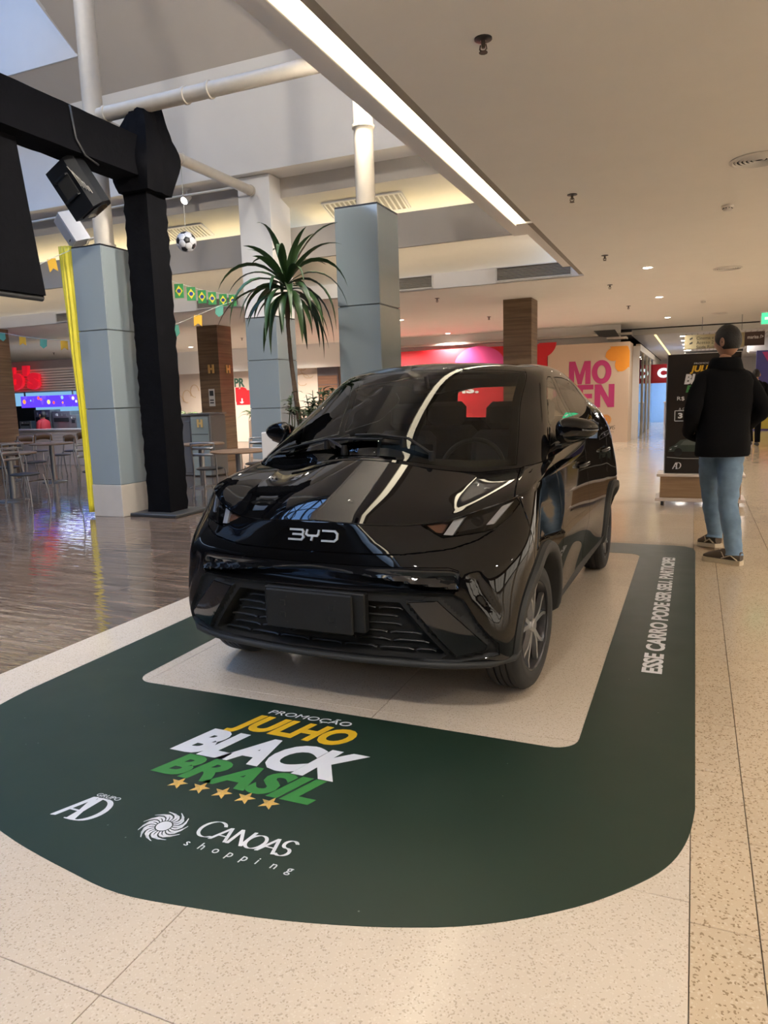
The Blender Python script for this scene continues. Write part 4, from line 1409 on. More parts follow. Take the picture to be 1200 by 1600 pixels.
# ======================================================================= columns
glassgrey = mat('grey_glass_cladding', (.27, .31, .325), .06, spec=.6, coat=.6, var=.03, scale=2)
joint_m = mat('panel_joint', (.10, .11, .11), .5)
base_stone = mat('column_base_stone', (.52, .46, .39), .35, var=.08, scale=6)
def glass_column(x, y, w, d_, h, label, joints, base=.40, top_white=None):
    e = empty('clad_column', label, 'column', (x, y, 0))
    mb = MB(); mb.box((0, 0, h / 2), (w - .03, d_ - .03, h - .004)); mb.obj('core', joint_m, e)
    mb = MB(); mb.box((0, 0, base / 2), (w + .012, d_ + .012, base), bev=.004); mb.obj('stone_base', base_stone, e)
    zs = [base] + joints + [h]
    for z0, z1 in zip(zs[:-1], zs[1:]):
        mp_ = glassgrey
        for sx, sy, ww in ((0, -1, w), (1, 0, d_), (-1, 0, d_), (0, 1, w)):
            mb = MB()
            if sx == 0: mb.box((0, sy * (d_ / 2 - .008), (z0 + z1) / 2), (ww - .002, .016, z1 - z0 - .010), bev=.003)
            else: mb.box((sx * (w / 2 - .008), 0, (z0 + z1) / 2), (.016, ww - .034, z1 - z0 - .010), bev=.003)
            mb.obj('glass_panel', mp_, e)
    mb = MB(); mb.box((0, 0, h + .006), (w - .004, d_ - .004, .012)); mb.obj('cap', alloy_d, e)
    return e
glass_column(-6.745, 7.155, .46, .53, 3.265, 'grey glass-clad column beside the yellow drape and the black truss post', [1.347, 2.288])
glass_column(-3.185, 7.165, .475, .545, 3.28, 'wide grey glass-clad column right behind the palm and the car windscreen', [.75, 1.5, 2.318])
e3 = glass_column(-6.66, 10.83, .60, .62, 2.75, 'slim column behind the palm, glass below and white plaster up to the soffit', [.66, 1.26, 2.06])
mb = MB(); mb.box((0, 0, 3.86), (.60, .62, 2.2), bev=.004); mb.obj('plaster_shaft', white_pl, e3)

# white steel pipes between the columns
def pipe(name, pts, r, label, rings=()):
    mb = MB(); mb.tube(pts, r, 20)
    o = mb.obj(name, steel_w, None, 60); tag(o, label, 'pipe')
    for (p, ax) in rings:
        mb = MB(); prof = [(r * 1.0, -.02), (r * 1.16, -.014), (r * 1.16, .014), (r * 1.0, .02)]
        mb.lathe(prof, 20, axis=ax); q = mb.obj('collar', steel_w, o, 40, p)
pipe('steel_pipe', [(-6.70, 7.16, 3.28), (-6.70, 7.16, 4.4), (-6.70, 7.16, 9.2)], .115, 'upright white steel pipe rising from the column with the yellow drape', [((-6.70, 7.16, 3.31), 'z'), ((-6.70, 7.16, 4.7), 'z')])
pipe('steel_pipe', [(-6.60, 7.16, 4.78), (-3.3, 7.16, 4.78)], .082, 'level white steel pipe running right from the tall pipe to the light slot', [((-5.35, 7.16, 4.78), 'x'), ((-5.02, 7.16, 4.78), 'x'), ((-6.5, 7.16, 4.78), 'x')])
pipe('steel_pipe', [(-6.70, 7.26, 4.74), (-6.70, 10.52, 4.74)], .075, 'level white steel pipe running back to the slim white column', [((-6.70, 8.75, 4.74), 'y'), ((-6.70, 10.49, 4.74), 'y')])
pipe('steel_pipe', [(-3.19, 7.16, 3.29), (-3.19, 7.16, 5.0)], .10, 'upright white steel pipe on top of the wide glass column behind the palm', [((-3.19, 7.16, 3.32), 'z'), ((-3.19, 7.16, 4.1), 'z')])

# wood-clad pillars
wood = wood_mat('pillar_wood', (.105, .062, .032), (.215, .140, .078), .5, 'h')
woodr = wood_mat('red_wood', (.20, .09, .05), (.32, .16, .09), .5, 'h')
brass = mat('brass', (.72, .47, .17), .4, metal=.15, var=.05)
paper = mat('paper_notice', (.55, .53, .50), .8)
def wood_pillar(x, y, w, d_, h, label, cham=.0, boards=9):
    e = empty('wood_pillar', label, 'pillar', (x, y, 0))
    mb = MB(); mb.box((0, 0, h / 2), (w - .04, d_ - .04, h)); mb.obj('core', dark_m, e)
    for k in range(boards):
        z0, z1 = h * k / boards, h * (k + 1) / boards
        mb = MB()
        if cham:
            q = [(-w / 2, -d_ / 2), (w / 2 - cham, -d_ / 2), (w / 2, -d_ / 2 + cham), (w / 2, d_ / 2), (-w / 2, d_ / 2)]
        else: q = [(-w / 2, -d_ / 2), (w / 2, -d_ / 2), (w / 2, d_ / 2), (-w / 2, d_ / 2)]
        mb.prism(q, z0 + .0015, z1 - .0015); mb.obj('wood_board', wood, e)
    return e
wood_pillar(-3.14, 14.2, .54, .56, CZ, 'wood-clad pillar in front of the red hoarding, behind the car roof')
hp = wood_pillar(-10.46, 14.47, .57, .55, CZ, 'wood-clad pillar carrying two brass letters and a paper notice')
def letter_h(par, o, ex, ey, ez, s, m_):
    mb = MB(); print_text(mb, 'H', (o, ex, ey, ez), s * .8, s, .05, 0, .02); return mb.obj('letter', m_, par)
letter_h(hp, (-.02, -.277, 2.06), (1, 0, 0), (0, 0, 1), (0, -1, 0), .20, brass)
letter_h(hp, (.287, -.02, 2.06), (0, 1, 0), (0, 0, 1), (1, 0, 0), .19, brass)
mb = MB(); mb.box((.03, -.281, 1.50), (.16, .01, .40)); nt_ = mb.obj('paper_notice', paper, hp)
mb = MB(); mb.box((.03, -.2875, 1.60), (.11, .003, .12)); mb.box((.03, -.2875, 1.44), (.11, .003, .03)); mb.box((.03, -.2875, 1.38), (.11, .003, .03)); mb.obj('notice_print', dark_m, nt_)
wood_pillar(-14.66, 11.75, .62, .7, CZ, 'wood-clad pillar cut by the left picture edge beside the burger counter')

# ======================================================================= stage truss in black cloth
cloth = mat('black_cloth', (.004, .004, .005), .85, spec=.05, var=.3, scale=8, bump=.5, bscale=14)
tr = empty('stage_truss', 'black cloth-wrapped truss goal post with a beam reaching to the left picture edge', 'truss', (-6.13, 7.28, 0))
mb = MB(); P = []
for i in range(41):
    z = .045 + 3.9 * i / 40; row = []
    for k in range(25):
        a = k / 24 * 4; q = int(a) % 4; t = a - int(a)
        cs_ = [(-1, -1), (1, -1), (1, 1), (-1, 1)]
        p = Vector(cs_[q]).lerp(Vector(cs_[(q + 1) % 4]), t) * .172
        wv = .006 * math.sin(z * 33 + a * 5 + 3 * noise.noise(Vector((z * 2, a, 0)))) + .008 * noise.noise(Vector((z * 5, a * 2, 3)))
        p *= 1 + wv / .17
        row.append((p.x, p.y, z))
    P.append(row)
mb.grid(P); o = mb.obj('post', cloth, tr, 50); fix_normals(o)
mb = MB(); mb.box((.02, 0, .022), (.72, .66, .044), bev=.01); mb.obj('base_plate', dark_m, tr)
def wrap_beam(p0, p1, hw, hh, name):
    mb = MB(); P = []; p0, p1 = Vector(p0), Vector(p1); dd = (p1 - p0); n = 40; s_ = Vector((dd.y, -dd.x, 0)).normalized()
    for i in range(n + 1):
        row = []
        for k in range(17):
            a = k / 16 * 4; q = int(a) % 4; t = a - int(a); cs_ = [(-1, -1), (1, -1), (1, 1), (-1, 1)]
            p = Vector(cs_[q]).lerp(Vector(cs_[(q + 1) % 4]), t); w = 1 + .025 * noise.noise(Vector((i * .6, a * 2, 7)))
            row.append(p0 + dd * i / n + s_ * p.x * hw * w + Vector((0, 0, p.y * hh * w)))
        P.append(row)
    mb.grid(P); mb.add([P[0][k] for k in range(16)], [tuple(range(16))]); o = mb.obj(name, cloth, tr, 50); fix_normals(o)
wrap_beam((0, -.1, 4.20 - 0), (0, -4.6, 4.20), .18, .22, 'beam')
wrap_beam((-.1, .1, 4.42), (-.75, .1, 4.42), .14, .16, 'beam_stub')
mb = MB(); P = []                                     # bunched cloth round the corner block
for i in range(15):
    z = 3.84 + .92 * i / 14; row = []
    f_ = 1.0 + .28 * math.sin(min(1, (i / 14) * 1.5) * PI) - (.35 * max(0, i - 10) / 4)
    for k in range(33):
        a = 2 * PI * k / 32; c_, s_ = math.cos(a), math.sin(a)
        r_ = .23 / max(abs(c_), abs(s_)) ** .8 * f_
        r_ *= 1 + .05 * math.sin(a * 9 + z * 12) + .13 * noise.noise(Vector((c_ * 2, s_ * 2, z * 3)))
        row.append((r_ * c_ + .03 + .05 * (i / 14), r_ * s_ - .02, z + .08 * c_ * (i / 14)))
    P.append(row)
mb.grid(P); mb.add([p for p in P[-1][:-1]], [tuple(range(32))]); mb.add([p for p in P[0][:-1]], [tuple(range(32))]); o = mb.obj('corner_wrap', cloth, tr, 50); fix_normals(o)
mb = MB(); mb.tube([(.02, -1.25, 4.44), (.19, -1.25, 4.40), (.2, -1.22, 4.1), (.19, -1.1, 3.97), (.17, -.9, 3.93), (.1, -.86, 3.97)], .012, 6); mb.obj('cable', dark_m, tr, 60)
# hung black screen
sc = empty('hanging_screen', 'black cloth-backed panel hung under the truss beam at the left edge', 'screen', (-6.1, 5.45, 3.95))
mb = MB(); P0 = [atx(24, 214, -6.13), atx(72, 462, -6.13)]
rt0, rt1 = P0[0] - Vector((-6.1, 5.45, 3.95)), P0[1] - Vector((-6.1, 5.45, 3.95))
lw = Vector((0, -2.6, 0))
q = [rt0, rt1, rt1 + lw, rt0 + lw]
mb.add([p + Vector((.0, 0, 0)) for p in q] + [p + Vector((-.13, 0, .0)) for p in q], [(0, 1, 2, 3), (7, 6, 5, 4), (0, 4, 5, 1), (1, 5, 6, 2), (2, 6, 7, 3), (3, 7, 4, 0)])
o = mb.obj('cloth_panel', cloth, sc); fix_normals(o)
mb = MB(); mb.tube([rt1 + Vector((-.06, 0, -.02)), rt1 + lw + Vector((-.06, 0, -.02))], .035, 8); mb.obj('bottom_rail', dark_m, sc, 60)
mb = MB(); mb.tube([rt0 + Vector((-.05, -.02, .1)), rt0 + Vector((-.05, -.02, -.12))], .02, 6); mb.obj('hanging_clamp', alloy_d, sc, 60)
# stage loudspeaker
spk_m = mat('black_speaker_shell', (.006, .007, .009), .5, spec=.25, var=.1)
sp = empty('loudspeaker', 'black stage loudspeaker hung tilted under the truss beam', 'loudspeaker', tuple(atx(125, 292, -6.17)))
Rm = Matrix.Rotation(R(-24), 3, 'Y') @ Matrix.Rotation(R(14), 3, 'Z')
Rm = Matrix.Rotation(R(20), 3, 'X') @ Matrix.Rotation(R(-22), 3, 'Y')
sec = [(-.20, -.13), (-.20, .17), (.10, .17), (.20, .06), (.20, -.06), (.12, -.13)]
mb = MB(); mb.prism(sec, -.27, .27); mb.v = [tuple(Rm @ Vector(p)) for p in mb.v]; mb.obj('cabinet', spk_m, sp)
mb = MB(); mb.prism([(-.13, -.09), (.08, -.09), (.15, -.04), (.15, .04), (.07, .13), (-.13, .13)], -.285, -.262); mb.v = [tuple(Rm @ Vector(p)) for p in mb.v]; mb.obj('end_cap', gloss, sp)
mb = MB()
for (a, b_) in (((-.10, -.134, .10), (.05, .02, .02)), ((-.10, -.134, -.06), (.05, .02, .02))):
    pass
mb.box((-.03, -.132, .02), (.20, .012, .22), bev=.004); mb.v = [tuple(Rm @ Vector(p)) for p in mb.v]; mb.obj('rear_panel', dark, sp)
mb = MB(); mb.tube([(-.13, -.14, .13), (-.13, -.17, .13), (.07, -.17, .13), (.07, -.14, .13)], .012, 6); mb.tube([(-.13, -.14, -.09), (-.13, -.17, -.09), (.07, -.17, -.09), (.07, -.14, -.09)], .012, 6); mb.v = [tuple(Rm @ Vector(p)) for p in mb.v]; mb.obj('handle', spk_m, sp, 60)
mb = MB()
for k in range(5):
    x0 = .10 + .02 * k
    mb.tube([Rm @ Vector((x0, -.12, .20 - .07 * k)), Rm @ Vector((x0 + .05, -.16, .1 - .05 * k)), Rm @ Vector((x0 + .03, -.13, -.05 - .03 * k))], .005, 5)
mb.obj('cable', mat('pale_cable', (.3, .28, .25), .5), sp, 60)
mb = MB(); mb.tube([Rm @ Vector((.0, 0, .27)), Vector((.03, 0, .34)), Vector((.03, 0, .40))], .022, 8); mb.obj('hanging_clamp', alloy_d, sp, 60)
# white loudspeaker on the pipe
wsp = empty('white_loudspeaker', 'small white loudspeaker bracketed to the pipe above the column with the yellow drape', 'loudspeaker', tuple(at(113, 358, 6.95)))
Rw = Matrix.Rotation(R(18), 3, 'Y') @ Matrix.Rotation(R(-25), 3, 'Z')
Rw = Matrix.Rotation(R(-20), 3, 'Y') @ Matrix.Rotation(R(-28), 3, 'Z') @ Matrix.Rotation(R(14), 3, 'X')
wspm = mat('white_speaker_shell', (.62, .60, .58), .5, var=.03)
mb = MB(); mb.prism([(-.11, -.10), (.11, -.10), (.07, .11), (-.07, .11)], -.19, .19); mb.v = [tuple(Rw @ Vector(p)) for p in mb.v]; mb.obj('cabinet', wspm, wsp)
mb = MB(); mb.box((0, -.103, 0), (.19, .01, .35), bev=.004); mb.v = [tuple(Rw @ Vector(p)) for p in mb.v]; gq = mb.obj('speaker_grille', mat('pale_speaker_cloth', (.42, .43, .47), .7, var=.06, scale=300), wsp)
mb = MB(); mb.box((.0, -.110, -.12), (.05, .004, .012)); mb.v = [tuple(Rw @ Vector(p)) for p in mb.v]; mb.obj('nameplate', dark_m, gq)
mb = MB(); mb.tube([Rw @ Vector((.02, .11, -.05)), Vector((.14, .10, -.12)), Vector((.24, .18, -.08))], .018, 8); mb.tube([Rw @ Vector((.02, .11, -.12)), Vector((.12, .10, -.17)), Vector((.14, .10, -.12))], .014, 8); mb.obj('wall_bracket', steel_w, wsp, 60)

# yellow drape on the column
yel = mat('yellow_satin', (.62, .52, .015), .45, var=.12, scale=6, sheen=.3)
mb = MB(); P = []
for i in range(31):
    z = 3.30 - 3.25 * i / 30
    w = np.interp(z, [.05, .4, 1.3, 2.3, 3.3], [.075, .07, .10, .16, .20])
    row = []
    for k in range(29):
        t = k / 28
        x = -6.985 - w * (1 - t) ; y = 6.93 - .022 * math.cos(t * PI * 9 + .4 * math.sin(z * 2)) * (.6 + .4 * math.sin(t * 5)) + .06 * math.sin(t * PI) * -1 + .015 * noise.noise(Vector((t * 3, z * 1.3, 1)))
        row.append((x, y, z))
    P.append(row)
mb.grid(P)
o = mb.obj('yellow_drape', yel, None, 180); md = o.modifiers.new('s', 'SOLIDIFY'); md.thickness = .008
tag(o, 'yellow satin drape hanging down the left side of a grey column', 'drape')

# ======================================================================= ceiling fittings
lamp_glow = emis('downlight_glow', (1.0, .93, .82), 40.0)
fit_m = mat('white_fitting', (.70, .67, .62), .5, var=.03)
def downlight(x, y, label, z=CZ, watts=LAMP, group=None):
    e = empty('downlight', label, 'light', (x, y, z), group=group)
    mb = MB(); mb.lathe([(.062, -.002), (.085, -.008), (.092, -.003), (.092, .0), (.062, .0)], 28, close=True); mb.obj('trim_ring', fit_m, e, 40)
    mb = MB(); mb.lathe([(.062, -.004), (.03, -.006), (.0005, -.0065)], 24); mb.obj('lens', lamp_glow, e, 60)
    l = bpy.data.lights.new('downlight', 'SPOT'); l.energy = watts; l.color = WARM; l.spot_size = R(150); l.spot_blend = .8; l.shadow_soft_size = .07
    lo = put('lamp', l, e, (0, 0, -.03))
    return e
downlight(-.70, 11.65, 'lit downlight nearest the viewer in the row right of the vent fascia')
downlight(-.70, 15.40, 'second lit downlight in the row leading to the corridor')
downlight(-.69, 19.83, 'third lit downlight, close to the ceiling shadow gap')
downlight(-6.59, 20.3, 'lit downlight above the red hoarding, left of the wood pillar', watts=LAMP * 6)
downlight(-6.33, 16.0, 'lit downlight at the right edge of the wide glass column', watts=LAMP * 6)
downlight(-16.2, 16.2, 'lit downlight in front of the burger counter', watts=LAMP * 6)
for x, lb in ((-8.2, 'left of the red hoarding'), (-11.6, 'behind the brass-lettered pillar'), (-14.8, 'behind the truss post')): downlight(x, 19.2, 'added wall-washing downlight brightening the shop panels, ' + lb, watts=LAMP * 5)  # extra lamps added to brighten the shop panels
downlight(-12.2, 14.6, 'lit downlight just left of the brass-lettered wood pillar', watts=LAMP * 6)
for i, (x, y) in enumerate(((2.9, -3), (2.9, 1.0), (2.9, 5.0), (2.9, 9.0), (2.9, 13.0), (-.6, -3.5), (5.6, 3), (5.6, 11), (-.6, .3))):
    downlight(x, y, 'recessed ceiling downlight over the walkway on the right', watts=LAMP * 1.35, group='downlights over the walkway')
sprk_m = mat('sprinkler_metal', (.10, .085, .07), .4, metal=.6)
def sprinkler(x, y, label):
    e = empty('sprinkler', label, 'sprinkler', (x, y, CZ))
    mb = MB(); mb.lathe([(.045, 0), (.045, -.006), (.014, -.012)], 16); mb.obj('escutcheon', alloy_d, e, 40)
    mb = MB(); mb.cyl((0, 0, -.01), (0, 0, -.045), .012, .009, 8); mb.tube([(-.014, 0, -.03), (-.018, 0, -.05), (0, 0, -.066)], .004, 5); mb.tube([(.014, 0, -.03), (.018, 0, -.05), (0, 0, -.066)], .004, 5); mb.obj('frame', sprk_m, e, 40)
    mb = MB(); mb.cyl((0, 0, -.064), (0, 0, -.068), .022, n=10); mb.obj('deflector', sprk_m, e)
for px, py, lb in ((755, 60, 'ceiling sprinkler nearest the viewer'), (894, 304, 'ceiling sprinkler level with the large round vent'), (945, 399, 'ceiling sprinkler just right of the vent fascia'), (953, 445, 'ceiling sprinkler left of the second downlight'), (982, 478, 'ceiling sprinkler left of the third downlight'), (910, 517, 'small far ceiling sprinkler beside the shadow gap'), (683, 466, 'ceiling sprinkler left of the wood pillar top'), (764, 495, 'ceiling sprinkler close to the left side of the wood pillar'), (378, 528, 'ceiling sprinkler between the brass-lettered pillar and the slim column'), (465, 540, 'ceiling sprinkler behind the palm trunk'), (217, 540, 'ceiling sprinkler beside the truss post'), (84, 551, 'ceiling sprinkler above the burger counter')):
    p = atz(px, py, CZ); sprinkler(p.x, p.y, lb)
def round_vent(x, y, r, label):
    e = empty('round_vent', label, 'vent', (x, y, CZ))
    mb = MB(); mb.lathe([(r, 0), (r * 1.02, -.006), (r * .90, -.014), (r * .86, -.004)], 40); mb.obj('rim', fit_m, e, 40)
    mb = MB(); mb.lathe([(r * .88, -.002), (.001, -.002)], 32); mb.obj('throat', dark, e)
    for k in range(5):
        q = r * (.78 - .15 * k); mb = MB(); mb.lathe([(q, -.014), (q - .006, -.004), (q + .012, -.004)], 36, close=True); mb.obj('ring', fit_m, e, 40)
round_vent(.40, 6.74, .21, 'large round ceiling vent cut by the right picture edge')
round_vent(.388, 12.41, .20, 'round ceiling vent right of the nearest downlight')
round_vent(.487, 19.57, .19, 'farthest round ceiling vent before the corridor')
round_vent(-6.6, 20.9, .2, 'round ceiling vent above the red hoarding left of the wood pillar')
round_vent(-17.2, 18.0, .25, 'round ceiling vent above the burger counter')
def detector(x, y, label):
    e = empty('smoke_detector', label, 'smoke detector', (x, y, CZ))
    mb = MB(); mb.lathe([(.055, 0), (.055, -.018), (.042, -.022)], 24); mb.obj('base', fit_m, e, 40)
    mb = MB(); mb.lathe([(.042, -.02), (.042, -.034), (.034, -.05), (.001, -.054)], 24); mb.obj('head', fit_m, e, 30)
    mb = MB()
    for k in range(10):
        a = 2 * PI * k / 10; mb.box((.043 * math.cos(a), .043 * math.sin(a), -.030), (.010, .010, .008))
    mb.obj('slots', dark, e)
detector(.233, 8.23, 'smoke detector near the large round vent')
detector(.094, 16.6, 'smoke detector near the second downlight')
# slotted vents on the fascia
def fascia_vent(p0, p1, label):
    a = at(*p0, 11.84); b_ = at(*p1, 11.84); x0, x1 = a.x, b_.x; z0, z1 = min(a.z, b_.z), max(a.z, b_.z)
    z0 = max(z0, CZ + .025); z1 = min(max(z1, z0 + .16), 3.385)
    e = empty('slot_vent', label, 'vent', ((x0 + x1) / 2, 11.835, z0)); w = x1 - x0; h = z1 - z0
    mb = MB(); mb.box((0, .004, h / 2), (w, .01, h)); mb.obj('throat', mat('vent_throat', (.10, .09, .08), .8), e)
    mb = MB()
    for s_ in (-1, 1): mb.box((s_ * w / 2, -.012, h / 2), (.02, .03, h + .02)); mb.box((0, -.012, h / 2 + s_ * h / 2), (w, .03, .016))
    mb.obj('frame', fit_m, e)
    n = 9
    for k in range(n):
        mb = MB(); mb.box((0, -.008, h * (k + .5) / n), (w - .02, .016, .008), Matrix.Rotation(R(-30), 3, 'X')); mb.obj('slat', grille_m, e)
fascia_vent((776, 440), (893, 406), 'slotted vent at the right end of the fascia above the wood pillar')
fascia_vent((622, 456), (676, 430), 'slotted vent right beside the wide glass column')
fascia_vent((309, 491), (374, 468), 'slotted vent behind the string of small green flags')
fascia_vent((90, 508), (114, 488), 'slotted vent left of the yellow drape')
# linear diffusers in the upper cove slope
def slope_diff(x0, x1, t0, t1, label):
    y0, z0 = 10.86, 4.66; y1, z1 = 11.95, 4.28
    A = Vector((0, y0, z0)); D_ = Vector((0, y1 - y0, z1 - z0)); n_ = Vector((0, -.33, -.944)).normalized()
    e = empty('linear_diffuser', label, 'vent', ((x0 + x1) / 2, y0, z0))
    o = e.location
    mb = MB(); c = A + D_ * (t0 + t1) / 2 + n_ * .012 - Vector((0, o.y, o.z)); ln = D_.length * (t1 - t0)
    Rx = Matrix.Rotation(math.atan2(z1 - z0, y1 - y0), 3, 'X')
    for s_ in (-1, 1):
        mb.box(c + Rx @ Vector((s_ * (x1 - x0) / 2, 0, 0)), (.03, ln, .03), Rx); mb.box(c + Rx @ Vector((0, s_ * ln / 2, 0)), (x1 - x0, .03, .03), Rx)
    mb.obj('frame', fit_m, e)
    n = 16
    mb = MB(); mb.box(c, (x1 - x0, ln, .008), Rx); mb.obj('backing', grille_m, e)
    for k in range(n):
        mb = MB(); mb.box(c + Rx @ Vector(((x1 - x0) * ((k + .5) / n - .5), 0, 0)) + n_ * .01, (.03, ln - .03, .012), Rx); mb.obj('slat', fit_m, e)
slope_diff(-5.75, -4.35, .25, .62, 'linear air diffuser in the upper cove above the wide glass column')
slope_diff(-9.3, -8.2, .30, .62, 'linear air diffuser in the upper cove behind the hanging football')
# track spotlights
def spot(p, aim, label, lit, watts=0):
    e = empty('track_spotlight', label, 'light', tuple(p))
    aim = Vector(aim).normalized()
    mb = MB(); mb.box((0, 0, -.02), (.16, .05, .04)); mb.obj('track_adapter', fit_m, e)
    mb = MB(); mb.cyl((0, 0, -.04), (0, 0, -.13), .012); mb.obj('stem', fit_m, e)
    mb = MB(); c = Vector((0, 0, -.16)); mb.cyl(c - aim * .08, c + aim * .09, .04, .062, 20, caps=False); mb.cyl(c - aim * .08, c - aim * .082, .04, n=20); mb.obj('lamp_head', fit_m, e, 40)
    mb = MB(); mb.cyl(c + aim * .07, c + aim * .072, .056, n=20); mb.obj('lens', lamp_glow if lit else dark, e)
    if watts:
        l = bpy.data.lights.new('fill_track_spot', 'SPOT'); l.energy = watts; l.color = WARM; l.spot_size = R(110); l.spot_blend = .7; l.shadow_soft_size = .12
        put('lamp', l, e, tuple(c + aim * .085), Vector((0, 0, -1)).rotation_difference(aim).to_euler())
spot(Vector((at(291, 294, 10.6).x, 10.6, 4.968)), (-.1, -.8, -.55), 'lit white track spotlight hanging left of the slim white column', True)
spot(Vector((-1.95, 3.02, 3.42)), (.45, -.5, -.75), 'white track spotlight beside the light slot at the top of the picture', False)
for k, (y, ax, ay) in enumerate(((.2, -.7, .35), (2.4, -.7, .3), (4.6, -.75, .25), (6.8, -.75, .2), (8.8, -.8, .1))):  # lamps added out of sight to brighten the food court floor
    spot(Vector((-3.0, y, 4.965)), (ax, ay, -.85), ('first', 'second', 'third', 'fourth', 'fifth')[k] + ' added track spotlight from the near end, unseen under the atrium soffit, brightening the food court', True, 450)
def fill_flood(p, aim, watts, label):
    e = empty('fill_floodlight', label, 'light', tuple(p)); aim = Vector(aim).normalized(); q = Vector((0, 0, -1)).rotation_difference(aim).to_matrix()
    mb = MB(); mb.box((0, 0, 0), (.34, .26, .10), q, bev=.02); mb.obj('housing', dark_m, e)
    mb = MB(); mb.box(aim * .052, (.30, .22, .006), q); mb.obj('lens', lamp_glow, e)
    mb = MB(); mb.tube([(0, 0, .04), (0, 0, 8.15 - p[2] if p[2] < 8.1 else .2)], .02, 6); mb.obj('bracket', dark_m, e)
    l = bpy.data.lights.new('fill_floodlight', 'SPOT'); l.energy = watts; l.color = WARM; l.spot_size = R(95); l.spot_blend = .8; l.shadow_soft_size = .15
    put('lamp', l, e, tuple(aim * .07), q.to_euler())
for k, (x, y, a_, w_) in enumerate(((-5.0, 2.8, (0, .9, -.30), 420), (-8.0, 2.8, (0, .9, -.30), 420), (-12.5, 2.4, (-.05, .95, -.05), 330))):  # unseen lamps added above the view to warm and brighten the atrium
    fill_flood((x, y, 7.9), a_, w_, ('right', 'middle', 'left')[k] + ' floodlight on the skylight trusses, added out of view to brighten the atrium wall')
mb = MB(); mb.tube([at(50, 347, 10.3), at(200, 320, 10.3), at(372, 292, 10.3)], .02, 8); tag(mb.obj('track_rail', fit_m, None, 60), 'thin pale lighting rail under the atrium soffit on the left', 'rail')
# ======================================================================= plants
leaf_m = mat('dark_green_leaf', (.022, .055, .014), .38, var=.4, scale=5, spec=.5)
leaf_l = mat('pale_green_leaf', (.10, .17, .05), .5, var=.4, scale=6)
bark = mat('ringed_palm_trunk', (.085, .05, .028), .8, var=.35, scale=12, stretch=(1, 1, 7), bump=.6)
soil = mat('planter_soil', (.03, .02, .012), .95, var=.4, scale=40)
planter_w = mat('white_planter', (.60, .56, .50), .5, var=.03)
planter_p = mat('peach_planter', (.55, .40, .30), .5, var=.04)


def blade(mb, base, dirv, length, width, droop, n=8, fold=.25, twist=0.0):
    d_ = Vector(dirv).normalized(); p = Vector(base); P = []
    side_ = d_.cross(Vector((0, 0, 1)))
    side_ = side_.normalized() if side_.length > .05 else Vector((1, 0, 0))
    st = length / n
    for i in range(n + 1):
        t = i / n
        w = width * (.35 + 2.2 * t) if t < .3 else width * (1.02 - ((t - .3) / .7) ** 1.7)
        w = max(w, .002)
        s_ = (side_ * math.cos(twist * t) + Vector((0, 0, 1)) * math.sin(twist * t))
        up = s_.cross(d_).normalized()
        P.append([p - s_ * w / 2 + up * w * fold, p, p + s_ * w / 2 + up * w * fold])
        d_ = (d_ + Vector((0, 0, -droop * st * (1 + 2 * t)))).normalized()
        p = p + d_ * st
    mb.grid(P)


random.seed(11)
pot_y0 = 5.98
pl_box = empty('planter', 'tall white planter box with dark shrubs in front of the wide glass column', 'planter', (-3.46, 6.40, 0))
mb = MB(); mb.box((0, 0, .54), (.86, .72, 1.08), bev=.008); mb.obj('box', planter_w, pl_box)
mb = MB(); mb.box((0, 0, 1.084), (.78, .64, .02)); mb.obj('soil', soil, pl_box)
for k in range(18):
    mb = MB(); x, y = random.uniform(-.38, .36), random.uniform(-.28, .28); h = random.uniform(.18, .40)
    lean = Vector((random.uniform(-.25, .25), random.uniform(-.2, .2), 1))
    tip = Vector((x, y, 1.09)) + lean * h
    mb.tube([(x, y, 1.09), tip], [.006, .004], 5)
    for q in range(10):
        a = random.uniform(0, 2 * PI); t = random.uniform(.35, 1)
        blade(mb, Vector((x, y, 1.09)).lerp(tip, t), (math.cos(a), math.sin(a), .6), random.uniform(.09, .15), .048, 4, 4, .1)
    mb.obj('shrub', leaf_m, pl_box, 180)
palm = empty('palm', 'slender palm with drooping strap leaves in front of the grey glass column', 'palm', (-3.66, 6.36, 1.09))
mb = MB(); pts = [(-.06 + .02, 0, -.02), (-.01, 0, .35), (-.04, .01, .75), (-.055, .02, 1.10), (-.045, .02, 1.42)]
pts = [(.04, 0, -.02), (.00, 0, .3), (-.045, .01, .70), (-.065, .02, 1.02), (-.06, .02, 1.38)]
rad = [.028, .024, .020, .019, .024]
fine = []; fr_ = []
for i in range(4):
    for k in range(10):
        t = k / 10; fine.append(Vector(pts[i]).lerp(Vector(pts[i + 1]), t)); fr_.append((rad[i] * (1 - t) + rad[i + 1] * t) * (1.0 if k % 2 else 1.07))
mb.tube(fine, fr_, 10); mb.obj('trunk', bark, palm, 60)
top = Vector((-.06, .02, 1.30))
nleaf = 52
for k in range(nleaf):
    u_ = (k + .5) / nleaf
    az = k * 2.39996; el = R(72 - 92 * u_)
    ln = random.uniform(.50, .88) * (1.0 if u_ < .85 else .8)
    b0 = top + Vector((0, 0, .16 * (1 - u_) + random.uniform(-.02, .02)))
    mb = MB(); blade(mb, b0 + Vector((math.cos(az), math.sin(az), 0)) * .02, (math.cos(az) * math.cos(el), math.sin(az) * math.cos(el), math.sin(el)), ln, random.uniform(.066, .085), random.uniform(1.0, 3.0) * (.55 + .9 * u_), 10, .22, random.uniform(-.9, .9))
    mb.obj('leaf', leaf_m, palm, 180)


